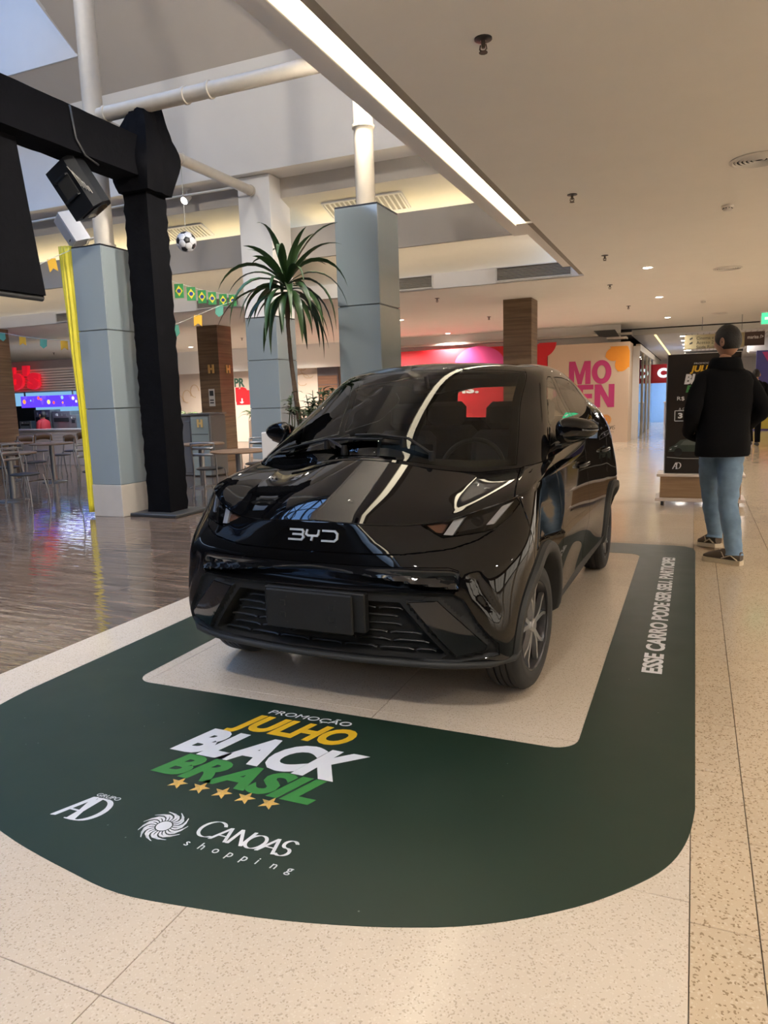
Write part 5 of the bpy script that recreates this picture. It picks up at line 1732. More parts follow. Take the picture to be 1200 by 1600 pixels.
def planter(x0, x1, y, h, label, mats_, n, lm, hh, seed, dep=.45):
    random.seed(seed)
    e = empty('planter', label, 'planter', ((x0 + x1) / 2, y, 0)); w = x1 - x0
    mb = MB(); mb.box((0, 0, h / 2), (w, dep, h), bev=.006); mb.obj('box', mats_, e)
    mb = MB(); mb.box((0, 0, h + .004), (w - .08, dep - .08, .016)); mb.obj('soil', soil, e)
    mb = MB(); mb.box((0, -dep / 2 - .003, h * .5), (w, .006, .012)); mb.obj('groove', dark_m, e)
    for k in range(n):
        mb = MB(); x, yy = random.uniform(-w / 2 + .06, w / 2 - .06), random.uniform(-.14, .14); t_h = hh * random.uniform(.6, 1.15)
        for q in range(12):
            a = random.uniform(0, 2 * PI); blade(mb, (x, yy, h), (math.cos(a) * .6, math.sin(a) * .6, random.uniform(.7, 1.6)), t_h * random.uniform(.6, 1.1), .05, 2.2, 5, .15, random.uniform(-1, 1))
        mb.obj('leafy_plant', lm, e, 180)
planter(-13.4, -11.3, 15.9, .92, 'low planter of pale ferns behind the grey waste station', planter_p, 9, leaf_l, .75, 1)
planter(-10.25, -9.55, 15.6, .92, 'peach planter cabinet with leafy plants left of the slim white column', planter_p, 5, leaf_l, .62, 2)
planter(-15.6, -14.0, 17.2, .95, 'planter with leafy plants seen between the grey column and the truss post', planter_p, 6, leaf_l, .8, 3)
planter(-8.7, -6.4, 15.2, .95, 'long white planter with dark shrubs behind the palm', planter_w, 8, leaf_m, .5, 4)

# ======================================================================= food court furniture
steel = mat('brushed_steel_tube', (.34, .33, .32), .35, metal=.9, var=.05)
seat_m = mat('black_seat_pad', (.02, .018, .016), .5)
ttop = mat('brown_table_top', (.16, .095, .055), .55, var=.2, scale=5)
base_grey = mat('table_base_grey', (.10, .09, .08), .45, metal=.3)
backwood = mat('brown_chair_back', (.16, .075, .03), .4, var=.2)


def make_chair(label, wooden=False):
    e = empty('dining_chair', label, 'chair')
    mb = MB(); mb.lathe([(.001, .46), (.17, .462), (.195, .452), (.195, .438), (.17, .43), (.001, .43)], 28); mb.obj('seat', seat_m, e, 50)
    for sx in (-1, 1):
        mb = MB(); mb.tube([(sx * .165, -.16, .43), (sx * .185, -.205, .2), (sx * .19, -.215, 0)], .011, 8); mb.obj('leg', steel, e, 60)
        mb = MB(); mb.tube([(sx * .19, .225, 0), (sx * .175, .185, .25), (sx * .168, .17, .46), (sx * .17, .20, .66), (sx * .172, .235, .82)], .011, 8); mb.obj('leg', steel, e, 60)
    if wooden:
        mb = MB(); P = []
        for i in range(9):
            t = i / 8 * 2 - 1; P.append([Vector((.20 * t, .225 + .03 * (1 - t * t), z + .035 * (1 - t * t))) for z in (.66, .80)])
        mb.grid(P); o = mb.obj('backrest', backwood, e, 60); md = o.modifiers.new('s', 'SOLIDIFY'); md.thickness = .018
    else:
        for z in (.66, .75):
            mb = MB(); P = []
            for i in range(9):
                t = i / 8 * 2 - 1; P.append([Vector((.17 * t, .202 + (z - .66) * .2 + .03 * (1 - t * t), z + dz)) for dz in (-.02, .02)])
            mb.grid(P); o = mb.obj('back_slat', steel, e, 60); md = o.modifiers.new('s', 'SOLIDIFY'); md.thickness = .012
        mb = MB(); mb.tube([(-.172, .235, .82), (-.09, .262, .825), (.09, .262, .825), (.172, .235, .82)], .011, 8); mb.obj('top_rail', steel, e, 60)
    return e


def make_table(label):
    e = empty('round_table', label, 'table')
    mb = MB(); mb.lathe([(.001, .73), (.37, .73), (.385, .722), (.385, .708), (.37, .70), (.001, .70)], 40); mb.obj('table_top', ttop, e, 40)
    mb = MB(); mb.lathe([(.045, .70), (.045, .03)], 20); mb.obj('pedestal', steel, e, 60)
    mb = MB(); mb.lathe([(.001, .035), (.05, .035), (.20, .018), (.22, .006), (.22, 0), (.001, 0)], 32); mb.obj('base', base_grey, e, 60)
    return e


ch0 = None
chairs = [(-8.80, 7.45, 100, 'steel chair with black round pad beside the table at the left picture edge', 0),
          (-8.0, 8.0, 75, 'steel chair half hidden behind the grey column with the yellow drape', 0),
          (-6.40, 8.55, -165, 'steel chair in front of the brown table left of the car', 0),
          (-6.1, 9.35, 20, 'steel chair behind the brown table left of the car', 0),
          (-4.85, 8.2, 80, 'steel chair at the right of the brown table, above the car bonnet', 0),
          (-7.9, 9.3, 120, 'steel chair beside the table just right of the truss post', 0),
          (-12.6, 10.6, 15, 'brown-backed chair farthest left in the row before the burger counter', 1),
          (-11.6, 10.7, -10, 'brown-backed chair in the middle of the row before the burger counter', 1),
          (-10.7, 10.6, 10, 'brown-backed chair at the right of the row, beside the yellow drape', 1),
          (-13.2, 11.6, 20, 'brown-backed chair tucked at the far table by the left wood pillar', 1),
          (-12.3, 11.7, -15, 'brown-backed chair right under the counter front, centre', 1),
          (-11.4, 11.8, 10, 'brown-backed chair right under the counter front, near the drape', 1),
          (-12.0, 9.4, 170, 'steel chair in the second row left, backing toward the viewer', 0),
          (-10.6, 9.2, 150, 'steel chair in the second row, near the yellow drape', 0),
          (-10.2, 8.3, -100, 'steel chair cut by the left picture edge', 0)]
pro = {}
for x, y, a, lb, wd in chairs:
    if wd not in pro: o = pro[wd] = make_chair(lb, bool(wd))
    else: o = copy_tree(pro[wd])
    o.location = (x, y, 0); o.rotation_euler = (0, 0, R(a)); o['label'] = lb; o['group'] = 'food court chairs'
tb0 = None
for x, y, lb in ((-9.45, 7.75, 'round brown table cut by the left picture edge'), (-5.72, 8.3, 'round brown table left of the car bonnet'), (-7.45, 9.75, 'round table just right of the truss post'),
                 (-12.1, 10.0, 'round table in the far row before the burger counter, left'), (-11.0, 9.95, 'round table in the far row next to the yellow drape')):
    if tb0 is None: o = tb0 = make_table(lb)
    else: o = copy_tree(tb0)
    o.location = (x, y, 0); o['label'] = lb; o['group'] = 'food court tables'
# waste stations
ws_d = mat('station_dark_grey', (.15, .135, .12), .5, var=.05)
ws_l = mat('station_pale_green', (.27, .29, .25), .4, var=.05)
e = empty('waste_station', 'dark grey waste station cabinet beside the wood pillar with brass letters', 'bin cabinet', (-9.12, 11.55, 0))
mb = MB(); mb.box((0, 0, .58), (.62, .5, 1.14), bev=.006); mb.obj('cabinet', ws_d, e)
mb = MB(); mb.box((0, -.255, .55), (.54, .012, .98), bev=.003); mb.obj('door', ws_d, e)
mb = MB(); mb.box((0, 0, 1.165), (.64, .54, .03)); mb.obj('top', ws_d, e)
e = empty('waste_station', 'pale green-grey waste station with a brass letter on its door', 'bin cabinet', (-8.53, 11.45, 0))
mb = MB(); mb.box((-.01, 0, .59), (.46, .5, 1.16), bev=.02); mb.obj('cabinet', ws_d, e)
mb = MB(); mb.box((-.02, -.255, .57), (.40, .014, 1.10), bev=.006); d_ = mb.obj('door', ws_l, e)
letter_h(e, (-.06, -.264, .93), (1, 0, 0), (0, 0, 1), (0, -1, 0), .15, brass)
mb = MB(); mb.box((-.02, -.264, .80), (.38, .006, .012)); mb.obj('groove', dark_m, d_)
mb = MB(); mb.box((-.01, 0, 1.18), (.48, .54, .03)); mb.obj('top', ws_d, e)

# ======================================================================= shop fronts at the back
cream_h = mat('cream_hoarding', (.62, .48, .36), .6, var=.02)
red_h = mat('red_hoarding', (.55, .012, .02), .5, var=.04)
pink_h = mat('pink_print', (.52, .045, .19), .5, var=.03)
orange_h = mat('orange_print', (.80, .30, .03), .5, var=.03)
white_p = mat('white_shop_panel', (.72, .60, .50), .6, var=.02)
HY = 20.5
mb = MB(); mb.box((-2.70, HY + .05, 1.33), (2.14, .1, 2.66)); mb.box((-1.68, HY + .67, 1.33), (.1, 1.13, 2.66)); hd = empty('hoarding', 'cream shop hoarding with large pink letters and an orange flower', 'hoarding', (-2.7, HY, 0)); o = mb.obj('panel', cream_h, hd); o.location = (2.7, -HY, 0)
def hfr(px, py, dy=-.002): p = at(px, py, HY + dy); return p - Vector((-2.7, HY, 0))
XZ = ((1, 0, 0), (0, 0, 1), (0, -1, 0))
def block_letters(mb, word, o, wtot, h, gap=.06):
    """heavy sans capitals cut as plain polygons"""
    t = .27
    G = {'M': (1.12, [[(0, 0), (t, 0), (t, .62), (.46, 0), (.66, 0), (1.12 - t, .62), (1.12 - t, 0), (1.12, 0), (1.12, 1), (.80, 1), (.56, .42), (.32, 1), (0, 1)]]),
         'E': (.76, [[(0, 0), (.76, 0), (.76, .21), (t, .21), (t, .40), (.70, .40), (.70, .60), (t, .60), (t, .79), (.76, .79), (.76, 1), (0, 1)]]),
         'N': (.92, [[(0, 0), (t, 0), (t, .58), (.62, 0), (.92, 0), (.92, 1), (.92 - t, 1), (.92 - t, .42), (.30, 1), (0, 1)]]),
         'T': (.82, [[(.41 - t / 2, 0), (.41 + t / 2, 0), (.41 + t / 2, .79), (.82, .79), (.82, 1), (0, 1), (0, .79), (.41 - t / 2, .79)]]),
         'O': (1.0, None)}
    tot = sum(G[c][0] for c in word) + gap * (len(word) - 1); k = wtot / tot; x = 0
    for c in word:
        w, polys = G[c]
        f_ = lambda px_, pz_: (o[0] + (x + px_) * k, o[2] + pz_ * h)
        fr = (Vector((0, o[1], 0)), *XZ)
        if polys:
            for pl in polys: mb.prism([f_(*q) for q in pl], 0, .004, fr)
        else:
            n = 36
            for i in range(n):
                a0, a1 = 2 * PI * i / n, 2 * PI * (i + 1) / n
                mb.prism([f_(.5 + .5 * math.cos(a0), .5 + .515 * math.sin(a0)), f_(.5 + .5 * math.cos(a1), .5 + .515 * math.sin(a1)), f_(.5 + .22 * math.cos(a1), .5 + .29 * math.sin(a1)), f_(.5 + .22 * math.cos(a0), .5 + .29 * math.sin(a0))], 0, .004, fr)
        x += w + gap
for s, p0, p1, pb in (('MO', 889, 955, 601), ('MEN', 864, 959.5, 638), ('TO', 882, 932.5, 675)):
    a = hfr(p0, pb); b_ = hfr(p1, pb); mb = MB(); block_letters(mb, s, a, b_.x - a.x, .615); mb.obj('lettering', pink_h, hd)
mb = MB()
def petal(cx_, cz_, ang, l, w, n=14):
    pts = []
    for k in range(n + 1):
        t = k / n; r = w * math.sin(PI * min(1, t * 1.0)) ** .6 if 0 < t < 1 else 0
        pts.append((l * t, r * (.5 + .7 * t)))
    full = pts + [(p[0], -p[1]) for p in pts[::-1][1:-1]]
    return [(cx_ + p[0] * math.cos(ang) - p[1] * math.sin(ang), cz_ + p[0] * math.sin(ang) + p[1] * math.cos(ang)) for p in full]
c = hfr(983, 546)
for dk, ang in enumerate((150, 195, 245, 285)):
    po = petal(0, 0, R(ang), .62 if ang != 285 else .5, .20)
    po = [(min(x, .02), min(z, .10)) for x, z in po]
    mb.prism(po, .001 * dk, .004 + .001 * dk, (c, *XZ))
mb.obj('orange_flower', orange_h, hd)
mb = MB(); c = hfr(842, 536); mb.prism([(0, 0)] + [(.48 * math.cos(R(a)), .42 * math.sin(R(a))) for a in range(-90, 1, 6)], 0, .004, (c, *XZ)); mb.obj('red_disc', red_h, hd)
mb = MB(); sun(mb, hfr(946.5, 656, -.006), .16, (1, 0, 0), (0, 0, 1), (0, -1, 0)); mb.obj('sun_emblem', orange_h, hd)
a = hfr(937, 671); caps('CANOAS', 0, 0, .10, dark_m, hd, lambda: (hfr(937, 671, -.004), *XZ), ratio=.86, nib=.12, gaps=[-.02, .06, .02, -.02, -.02, 0], heights=[1.15, .92, 1, .92, .95, 1.05])
mb = MB()
for i, ch in enumerate('SHOPPING'): print_text(mb, ch, (hfr(938 + 2.7 * i, 675.5, -.004), *XZ), None, .03, 0, 0, .002)
mb.obj('lettering', dark_m, hd)
rh = empty('hoarding', 'red shop hoarding with a pink blob behind the wide column and the wood pillar', 'hoarding', (-6.2, HY, 0))
mb = MB(); mb.box((-.05, .05, 1.36), (4.92, .1, 2.72)); mb.obj('panel', red_h, rh)
mb = MB(); c = at(757, 572, HY - .002) - Vector((-6.2, HY, 0)); mb.prism([(-.15 + .74 * math.cos(R(a)), .05 + .52 * math.sin(R(a))) for a in range(0, 360, 10)], 0, .004, (c, *XZ)); mb.obj('pink_shape', pink_h, rh)
mb = MB(); print_text(mb, 'is.', (at(722, 615, HY - .002) - Vector((-6.2, HY, 0)), *XZ), .5, .26, .03, 0, .004); mb.obj('lettering', p_white, rh)
# bulkheads above the hoardings, with the dark gap
slab_x('wall_above_hoarding', ((20.9, 2.4), (20.9, CZ)), white_pl, x0=-28, x1=-1.9, th=-.06)
mb = MB(); mb.box((-5.2, 20.8, 2.88), (7.2, .24, .06)); mb.box((-1.95, 20.55, 2.76), (.5, .5, .05)); struct(mb.obj('trim_bulkhead', grey_pl))
mb = MB(); mb.prism([(-2.55, 0), (-2.0, 0), (-1.85, -.24), (-2.4, -.16)], -.05, 0, ((0, 20.4, 2.98), (1, 0, 0), (0, 0, 1), (0, -1, 0))); tag(mb.obj('ceiling_hatch', dark_m), 'dark open hatch hanging over the right end of the cream hoarding', 'hatch')


def shop_panel(px0, px1, Y, z0, z1, m_, label, name='shop_panel', cat='panel'):
    x0 = at(px0, 640, Y).x; x1 = at(px1, 640, Y).x
    mb = MB(); mb.box(((x0 + x1) / 2, Y, (z0 + z1) / 2), (x1 - x0, .08, z1 - z0), bev=.006)
    o = mb.obj(name, m_); tag(o, label, cat); return o, x0, x1
SY = 21.4
o, x0, x1 = shop_panel(446, 499, SY, 0, 2.86, white_p, 'pale pink shop panel with faint flower outlines behind the palm trunk')
mb = MB()
line_m = mat('faint_gold_line', (.62, .44, .27), .6)
cx_ = (x0 + x1) / 2 + .2
for (dx, dz, r_) in ((-.1, 2.55, .24), (.12, 2.3, .26), (-.12, 2.05, .24)):
    pts = [Vector((cx_ + dx + r_ * math.cos(R(a)) * (1 + .2 * math.sin(R(3 * a))), SY - .045, dz + r_ * .8 * math.sin(R(a)))) for a in range(20, 330, 15)]
    mb.tube(pts, .012, 5)
mb.obj('flower_outline', line_m, o)
o, x0, x1 = shop_panel(499, 531, SY, 0, 2.84, mat('dim_window', (.16, .14, .15), .2), 'dim shop window with red-brown boards left of the wide glass column', 'shop_window', 'window')
for k in range(7):
    mb = MB(); zt = 1.9 + .25 - .3 * k
    mb.box(((x0 + x1) / 2, SY - .05, zt - .14), (x1 - x0 - .06, .02, .28)); mb.obj('wood_board', woodr, o)
o, x0, x1 = shop_panel(353, 402, SY, 0, 2.86, white_p, 'white poster panel with green and red print between the wood pillar and the slim column', 'wall_poster', 'poster')
mb = MB(); print_text(mb, 'PR', (at(366.5, 605, SY - .045), *XZ), .42, .30, .04, 0, .003); mb.obj('lettering', mat('dark_green_print', (.05, .12, .08), .6), o)
mb = MB(); a = at(370, 633, SY - .043); mb.prism([(0, 0), (.62, 0), (.62, .50), (0, .50)], 0, .003, (a, *XZ)); mb.obj('red_square', p_red, o)
mb = MB(); print_text(mb, 'n', (at(369, 628, SY - .05), *XZ), .5, .5, .07, 0, .004); mb.obj('lettering', p_red, o)
mb = MB(); mb.prism([(.22 + .09 * math.cos(R(a)), .14 + .09 * math.sin(R(a))) for a in range(0, 360, 20)], .004, .006, (a, *XZ)); mb.obj('white_dot', p_white, o)
o, x0, x1 = shop_panel(262, 322, SY, 0, 2.86, white_p, 'pale shop panel with a wire ornament left of the brass-lettered pillar')
mb = MB()
for k in range(3): mb.tube([Vector((x0 + .6 + .35 * k + .18 * math.cos(R(a)), SY - .05, 1.45 + .18 * k + .22 * math.sin(R(a)))) for a in range(0, 300, 20)], .014, 5)
mb.obj('ornament', line_m, o)
o, x0, x1 = shop_panel(205, 245, SY, 0, 2.86, mat('dark_brown_shop', (.07, .05, .045), .6), 'dark shop front with a pink drop between the grey column and the truss post')
mb = MB(); c = at(220, 594, SY - .045); mb.prism([(.26 * math.cos(R(a)) * (1 if math.sin(R(a)) < 0 else .72), .5 * math.sin(R(a))) for a in range(0, 360, 15)], 0, .004, (c, *XZ)); mb.obj('pink_drop', pink_h, o)
for k in range(3):
    mb = MB(); print_text(mb, ('menu', 'café', 'lanches')[k][:5] if False else 'o', (at(216, 612 + 7 * k, SY - .05), *XZ), .3, .12, .03, 0, .003)
slab_x('wall_back_shops', ((SY + .3, 0), (SY + .3, 2.9)), mat('shop_wall_beige', (.5, .42, .35), .7), x0=-28, x1=-8.8, th=-.08)

# burger counter on the left
BY = 13.0
bw = mat('counter_white', (.66, .56, .50), .4, var=.03)
def bx(px, py): return at(px, py, BY)
bc = empty('burger_counter', 'lit burger counter with red letters above blue menu screens', 'counter', (-14.3, BY, 0))
O_ = Vector((-14.3, BY, 0))
xl = bx(0, 640).x - 3.5; xr = bx(139, 640).x
def bbox(x0, x1, y0, y1, z0, z1, name, m_, par=bc, bev=.004):
    mb = MB(); mb.box(((x0 + x1) / 2 - O_.x, (y0 + y1) / 2 - O_.y, (z0 + z1) / 2), (x1 - x0, y1 - y0, z1 - z0), bev=bev); return mb.obj(name, m_, par)
zc = bx(80, 671).z
bbox(xl, xr, BY, BY + .5, 0, zc - .03, 'counter_front', bw); bbox(xl, xr, BY - .05, BY + .55, zc - .03, zc, 'counter_top', mat('counter_top_pale', (.75, .68, .62), .25))
for k in range(4): bbox(xl, xr, BY - .008, BY, zc - .12 - .07 * k, zc - .10 - .07 * k, 'front_slat', white_p)
zs0 = bx(80, 611).z; zs1 = bx(80, 575).z
for k in range(9): bbox(xl, xr, BY + .02, BY + .09, zs0 + (zs1 - zs0) * k / 9 + .006, zs0 + (zs1 - zs0) * (k + 1) / 9 - .006, 'fascia_slat', white_p)
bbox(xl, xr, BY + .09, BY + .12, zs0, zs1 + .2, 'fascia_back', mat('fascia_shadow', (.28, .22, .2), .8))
mb = MB(); print_text(mb, "Bob's", (bx(-25, 612) - O_ + Vector((0, -.06, 0)), *XZ), bx(70, 600).x - bx(-25, 600).x, bx(40, 577).z - bx(40, 614).z, .05, .10, .08); mb.obj('red_letters', mat('red_sign_letters', (.75, .02, .04), .35, emit=(1, .015, .04), estr=.45, var=0), bc)
bb = emis('blue_glow_backwall', (.28, .60, .95), .8)  # blue light on the wall is put in as its own glow
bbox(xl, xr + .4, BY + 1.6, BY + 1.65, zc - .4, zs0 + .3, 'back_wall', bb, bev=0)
bbox(xl, xr + .3, BY + .2, BY + 1.6, zs0 + .02, zs0 + .05, 'canopy', dark_m)
kl = bpy.data.lights.new('kitchen_lamp', 'AREA'); kl.energy = 30; kl.color = (.75, .88, 1); kl.size = 1.6; kl.shape = 'RECTANGLE'; kl.size_y = .6
lo = put('lamp', kl, bc, (xr - 1.3 - O_.x, .9, zs0))
# menu screens
def screen_mat(name, seed):
    m = bpy.data.materials.new(name); m.use_nodes = True; nt = m.node_tree; nt.nodes.clear()
    tcn = nt.nodes.new('ShaderNodeTexCoord'); vo = nt.nodes.new('ShaderNodeTexVoronoi'); vo.inputs['Scale'].default_value = 7; rp = nt.nodes.new('ShaderNodeValToRGB')
    rp.color_ramp.interpolation = 'CONSTANT'; el = rp.color_ramp.elements
    el[0].color = (.07, .03, .75, 1); el[1].position = .78; el[1].color = (.10, .05, .85, 1)
    em = nt.nodes.new('ShaderNodeEmission'); em.inputs[1].default_value = 2.0; o = nt.nodes.new('ShaderNodeOutputMaterial')
    sc_ = nt.nodes.new('ShaderNodeSeparateColor')
    nt.links.new(tcn.outputs['Object'], vo.inputs['Vector']); nt.links.new(vo.outputs['Color'], sc_.inputs[0]); nt.links.new(sc_.outputs[0], rp.inputs[0]); nt.links.new(rp.outputs[0], em.inputs[0]); nt.links.new(em.outputs[0], o.inputs[0])
    return m
scr = screen_mat('menu_screen', 1)
zm0, zm1 = bx(80, 636).z, bx(80, 617).z
e_r = emis('screen_red', (.95, .12, .10), 1.2); e_w = emis('screen_white', (.9, .85, .8), 1.2); e_o = emis('screen_orange', (1, .35, .08), 1.2); e_c = emis('screen_cyan', (.3, .6, 1), 1.2); e_y = emis('screen_yellow', (.9, .8, .25), 1.2)
for (p0, p1, dots) in ((33, 107, [(38, 628, 5, e_o), (48, 626, 2, e_c), (60, 622, 4, e_r), (64, 624, 3, e_r), (76, 628, 5, e_y), (84, 629, 3.5, e_r), (97, 621, 4, e_c), (98, 629, 2.6, e_o)]), (108, 127, [(114, 622, 4, e_w), (122, 621, 3, e_r), (119, 627, 3, e_w)])):
    s_ = bbox(at(p0, 630, BY + .55).x, at(p1, 630, BY + .55).x, BY + .55, BY + .60, zm0, zm1, 'menu_screen', scr)
    for (px, py, r_, m_) in dots:
        mb = MB(); c = at(px, py, BY + .545) - O_; r_ = r_ / 1126 * 14.5 * .9
        mb.lathe([(r_, 0), (r_ * .5, -.004), (.001, -.005)], 12, c, 'y'); mb.obj('menu_picture', m_, s_)
    bbox(at(p0 + 5, 630, BY + .55).x, at(p0 + 6, 630, BY + .55).x, BY + .56, BY + .60, zm1, zs0 + .03, 'screen_hanger', dark_m, s_)
# kitchen equipment
keq = mat('kitchen_steel', (.22, .22, .22), .35, metal=.6, var=.2, scale=9)
for (p0, p1, ya, yb, nm) in ((58, 80, 669, 640, 'drinks_machine'), (86, 111, 669, 642, 'drinks_machine'), (113, 121, 665, 648, 'cup_rack'), (34, 50, 670, 658, 'coffee_machine')):
    a = at(p0, ya, BY + 1.2); b_ = at(p1, yb, BY + 1.2)
    m_ = bbox(a.x, b_.x, BY + 1.15, BY + 1.5, zc - .4, b_.z, nm, keq)
    bbox(a.x + .05, b_.x - .05, BY + 1.14, BY + 1.16, zc + (b_.z - zc) * .35, zc + (b_.z - zc) * .6, 'recess', dark, m_)
    for k in range(3): bbox(a.x + (b_.x - a.x) * (.2 + .25 * k), a.x + (b_.x - a.x) * (.32 + .25 * k), BY + 1.135, BY + 1.16, zc + (b_.z - zc) * .7, zc + (b_.z - zc) * .85, 'button', mat('pale_button', (.5, .5, .45), .4) if k == 0 else keq, m_)
bbox(at(22, 640, BY + 1.52).x, at(54, 640, BY + 1.52).x, BY + 1.52, BY + 1.57, zc - .4, zm0 + .05, 'dark_doorway', dark)

# ======================================================================= corridor beyond the hoarding
white_c = mat('corridor_white', (.70, .68, .68), .7, var=.03)
mb = MB(); mb.box((1.2, 34, 3.03), (6.0, 21.4, .06)); cc = struct(mb.obj('ceiling_corridor', white_c))
mb = MB(); mb.box((1.2, 23.32, 3.08), (6, .06, .16)); struct(mb.obj('trim_corridor', plaster))
gm = mat('ceiling_slot_grey', (.45, .43, .43), .8)
for k in range(26):
    mb = MB(); mb.box((-.3 + .16 * k, 30, 2.996), (.03, 12, .008)); mb.obj('ceiling_slot', gm, cc)
mb = MB(); mb.box((-1.15, 33.5, 3.0), (.06, 20, .02)); tag(mb.obj('cove_light', emis('corridor_cove_glow', (1, .74, .30), 2.2)), 'warm linear light along the left edge of the corridor ceiling', 'light')
for k in range(8):
    for x in (-.35, 2.6):
        if x > 0 and k % 2: continue
        e = empty('panel_light', 'small square panel light in the corridor ceiling', 'light', (x, 24.6 + 2.3 * k, 2.99), group='corridor panel lights')
        mb = MB(); mb.box((0, 0, 0), (.26, .26, .012)); mb.obj('diffuser', lamp_glow, e)
        mb = MB()
        for s_ in (-1, 1): mb.box((s_ * .145, 0, 0), (.03, .32, .018)); mb.box((0, s_ * .145, 0), (.26, .03, .018))
        mb.obj('frame', fit_m, e)
for y in (26.5, 31, 36):
    l = bpy.data.lights.new('corridor_lamp', 'AREA'); l.energy = 70; l.color = (1, .93, .85); l.size = 1.2
    put('corridor_lamp', l, None, (1.0, y, 2.9))
# glazed shop side
sg_m = thin_glass('shop_glass', (.80, .86, .92), 1.5)
e = empty('glazed_shop_front', 'tall glazed shop front with dark posts running into the corridor', 'shop front', (-1.5, 21.8, 0))
for k in range(4):
    mb = MB(); mb.box((0, .9 + 1.9 * k, 1.25), (.02, 1.82, 2.46)); mb.obj('pane', sg_m, e)
    mb = MB(); mb.box((0, -.05 + 1.9 * k, 1.3), (.09, .08, 2.6)); mb.obj('post', steel_w if k else white_c, e)
mb = MB(); mb.box((0, 3.8, 2.56), (.12, 7.7, .18)); mb.obj('head', steel_w, e)
mb = MB(); mb.box((-.02, .6, 2.0), (.06, .9, .55)); mb.obj('pink_sign', pink_h, e)
mb = MB(); mb.box((-.12, -.06, 1.3), (.18, .05, 2.6)); mb.obj('pale_jamb', white_c, e)
mb = MB(); mb.box((-1.2, 3.8, 1.3), (.05, 7.6, 2.6)); mb.obj('inner_wall', mat('inner_shop_wall', (.42, .46, .52), .5), e)
# red-fascia phone shop
FY = 29.6
e = empty('phone_shop', 'shop with red fascia and white letters over a blue-lit room', 'shop front', (0, FY, 0))
p0, p1 = at(1012, 570, FY), at(1075, 597, FY)
mb = MB(); mb.box(((p0.x + p1.x) / 2 + .3, .05, (p0.z + p1.z) / 2), (p1.x - p0.x + .6, .1, p0.z - p1.z)); mb.obj('fascia', mat('red_fascia', (.42, .008, .02), .4), e)
mb = MB(); print_text(mb, 'Claro', (at(1027, 590.5, FY - .01) - Vector((0, FY, 0)), *XZ), 1.15, .36, .06, 0, .05); mb.obj('white_letters', emis('lit_white_letters', (.75, .95, 1), 1.6), e)
mb = MB(); mb.box(((p0.x + p1.x) / 2 + .3, 3.5, 1.1), (p1.x - p0.x + .8, .06, 2.3)); mb.box((p0.x - .1, 1.8, 1.1), (.06, 3.4, 2.3)); mb.obj('blue_room', mat('blue_shop_wall', (.28, .48, .80), .5), e)
mb = MB(); mb.box((p0.x + .06, 0, .98), (.10, .1, 1.96)); mb.obj('door_frame', dark_m, e)
l = bpy.data.lights.new('shop_lamp', 'AREA'); l.energy = 60; l.color = (.75, .88, 1); l.size = 1.5; put('lamp', l, e, (-.2, 1.8, 2.2))
t = empty('display_table', 'white display table inside the blue-lit phone shop', 'table', (-.62, FY + 1.3, 0))
mb = MB(); mb.box((0, 0, .88), (1.0, .6, .05), bev=.01); mb.obj('table_top', bw, t)
for sx in (-.45, .45):
    for sy in (-.25, .25):
        mb = MB(); mb.box((sx, sy, .43), (.05, .05, .86)); mb.obj('leg', bw, t)
mb = MB(); mb.box((.25, 0, 1.0), (.34, .3, .18), bev=.03); tag(mb.obj('display_box', steel, None, None, (-.62, FY + 1.3, .01)), 'grey device box on the white display table', 'box')
# colourful wall and end of the corridor
ch_ = empty('coloured_hoarding', 'blue, pink and yellow hoarding right of the man in the dark coat', 'hoarding', (3.2, 26.0, 0))
mb = MB(); mb.box((0, 0, 1.25), (2.9, .1, 2.5)); mb.obj('blue_panel', mat('blue_print', (.07, .06, .24), .4), ch_)
for nm, pl, m_ in (('pink_shape', [(-1.3, 2.45), (-1.15, 2.45), (-.2, .95), (-.45, .95)], pink_h), ('red_shape', [(-1.44, 1.15), (-.2, 1.15), (-.1, .75), (-1.44, .75)], p_red), ('yellow_shape', [(-1.44, .75), (1.4, .75), (1.4, .05), (-1.44, .05)], mat('yellow_print', (.62, .50, .08), .4)), ('red_shape', [(-.9, .70), (-.1, .70), (.1, .10), (-.6, .10)], p_red)):
    mb = MB(); mb.prism(pl, 0, .004 + .002 * (nm == 'red_shape'), (Vector((0, -.051, 0)), *XZ)); mb.obj(nm, m_, ch_)
mb = MB(); mb.box((3.3, 26.4, 2.7), (3.6, .3, .5), bev=.05); struct(mb.obj('trim_white_bulkhead', white_c))
mb = MB(); mb.box((1, 44.5, 1.5), (8, .1, 3)); struct(mb.obj('wall_corridor_end', white_c))
mb = MB(); mb.box((5.0, 36.4, 1.5), (.1, 19, 3)); mb.box((-1.9, 38, 1.5), (.1, 14, 3)); struct(mb.obj('wall_corridor', white_c))

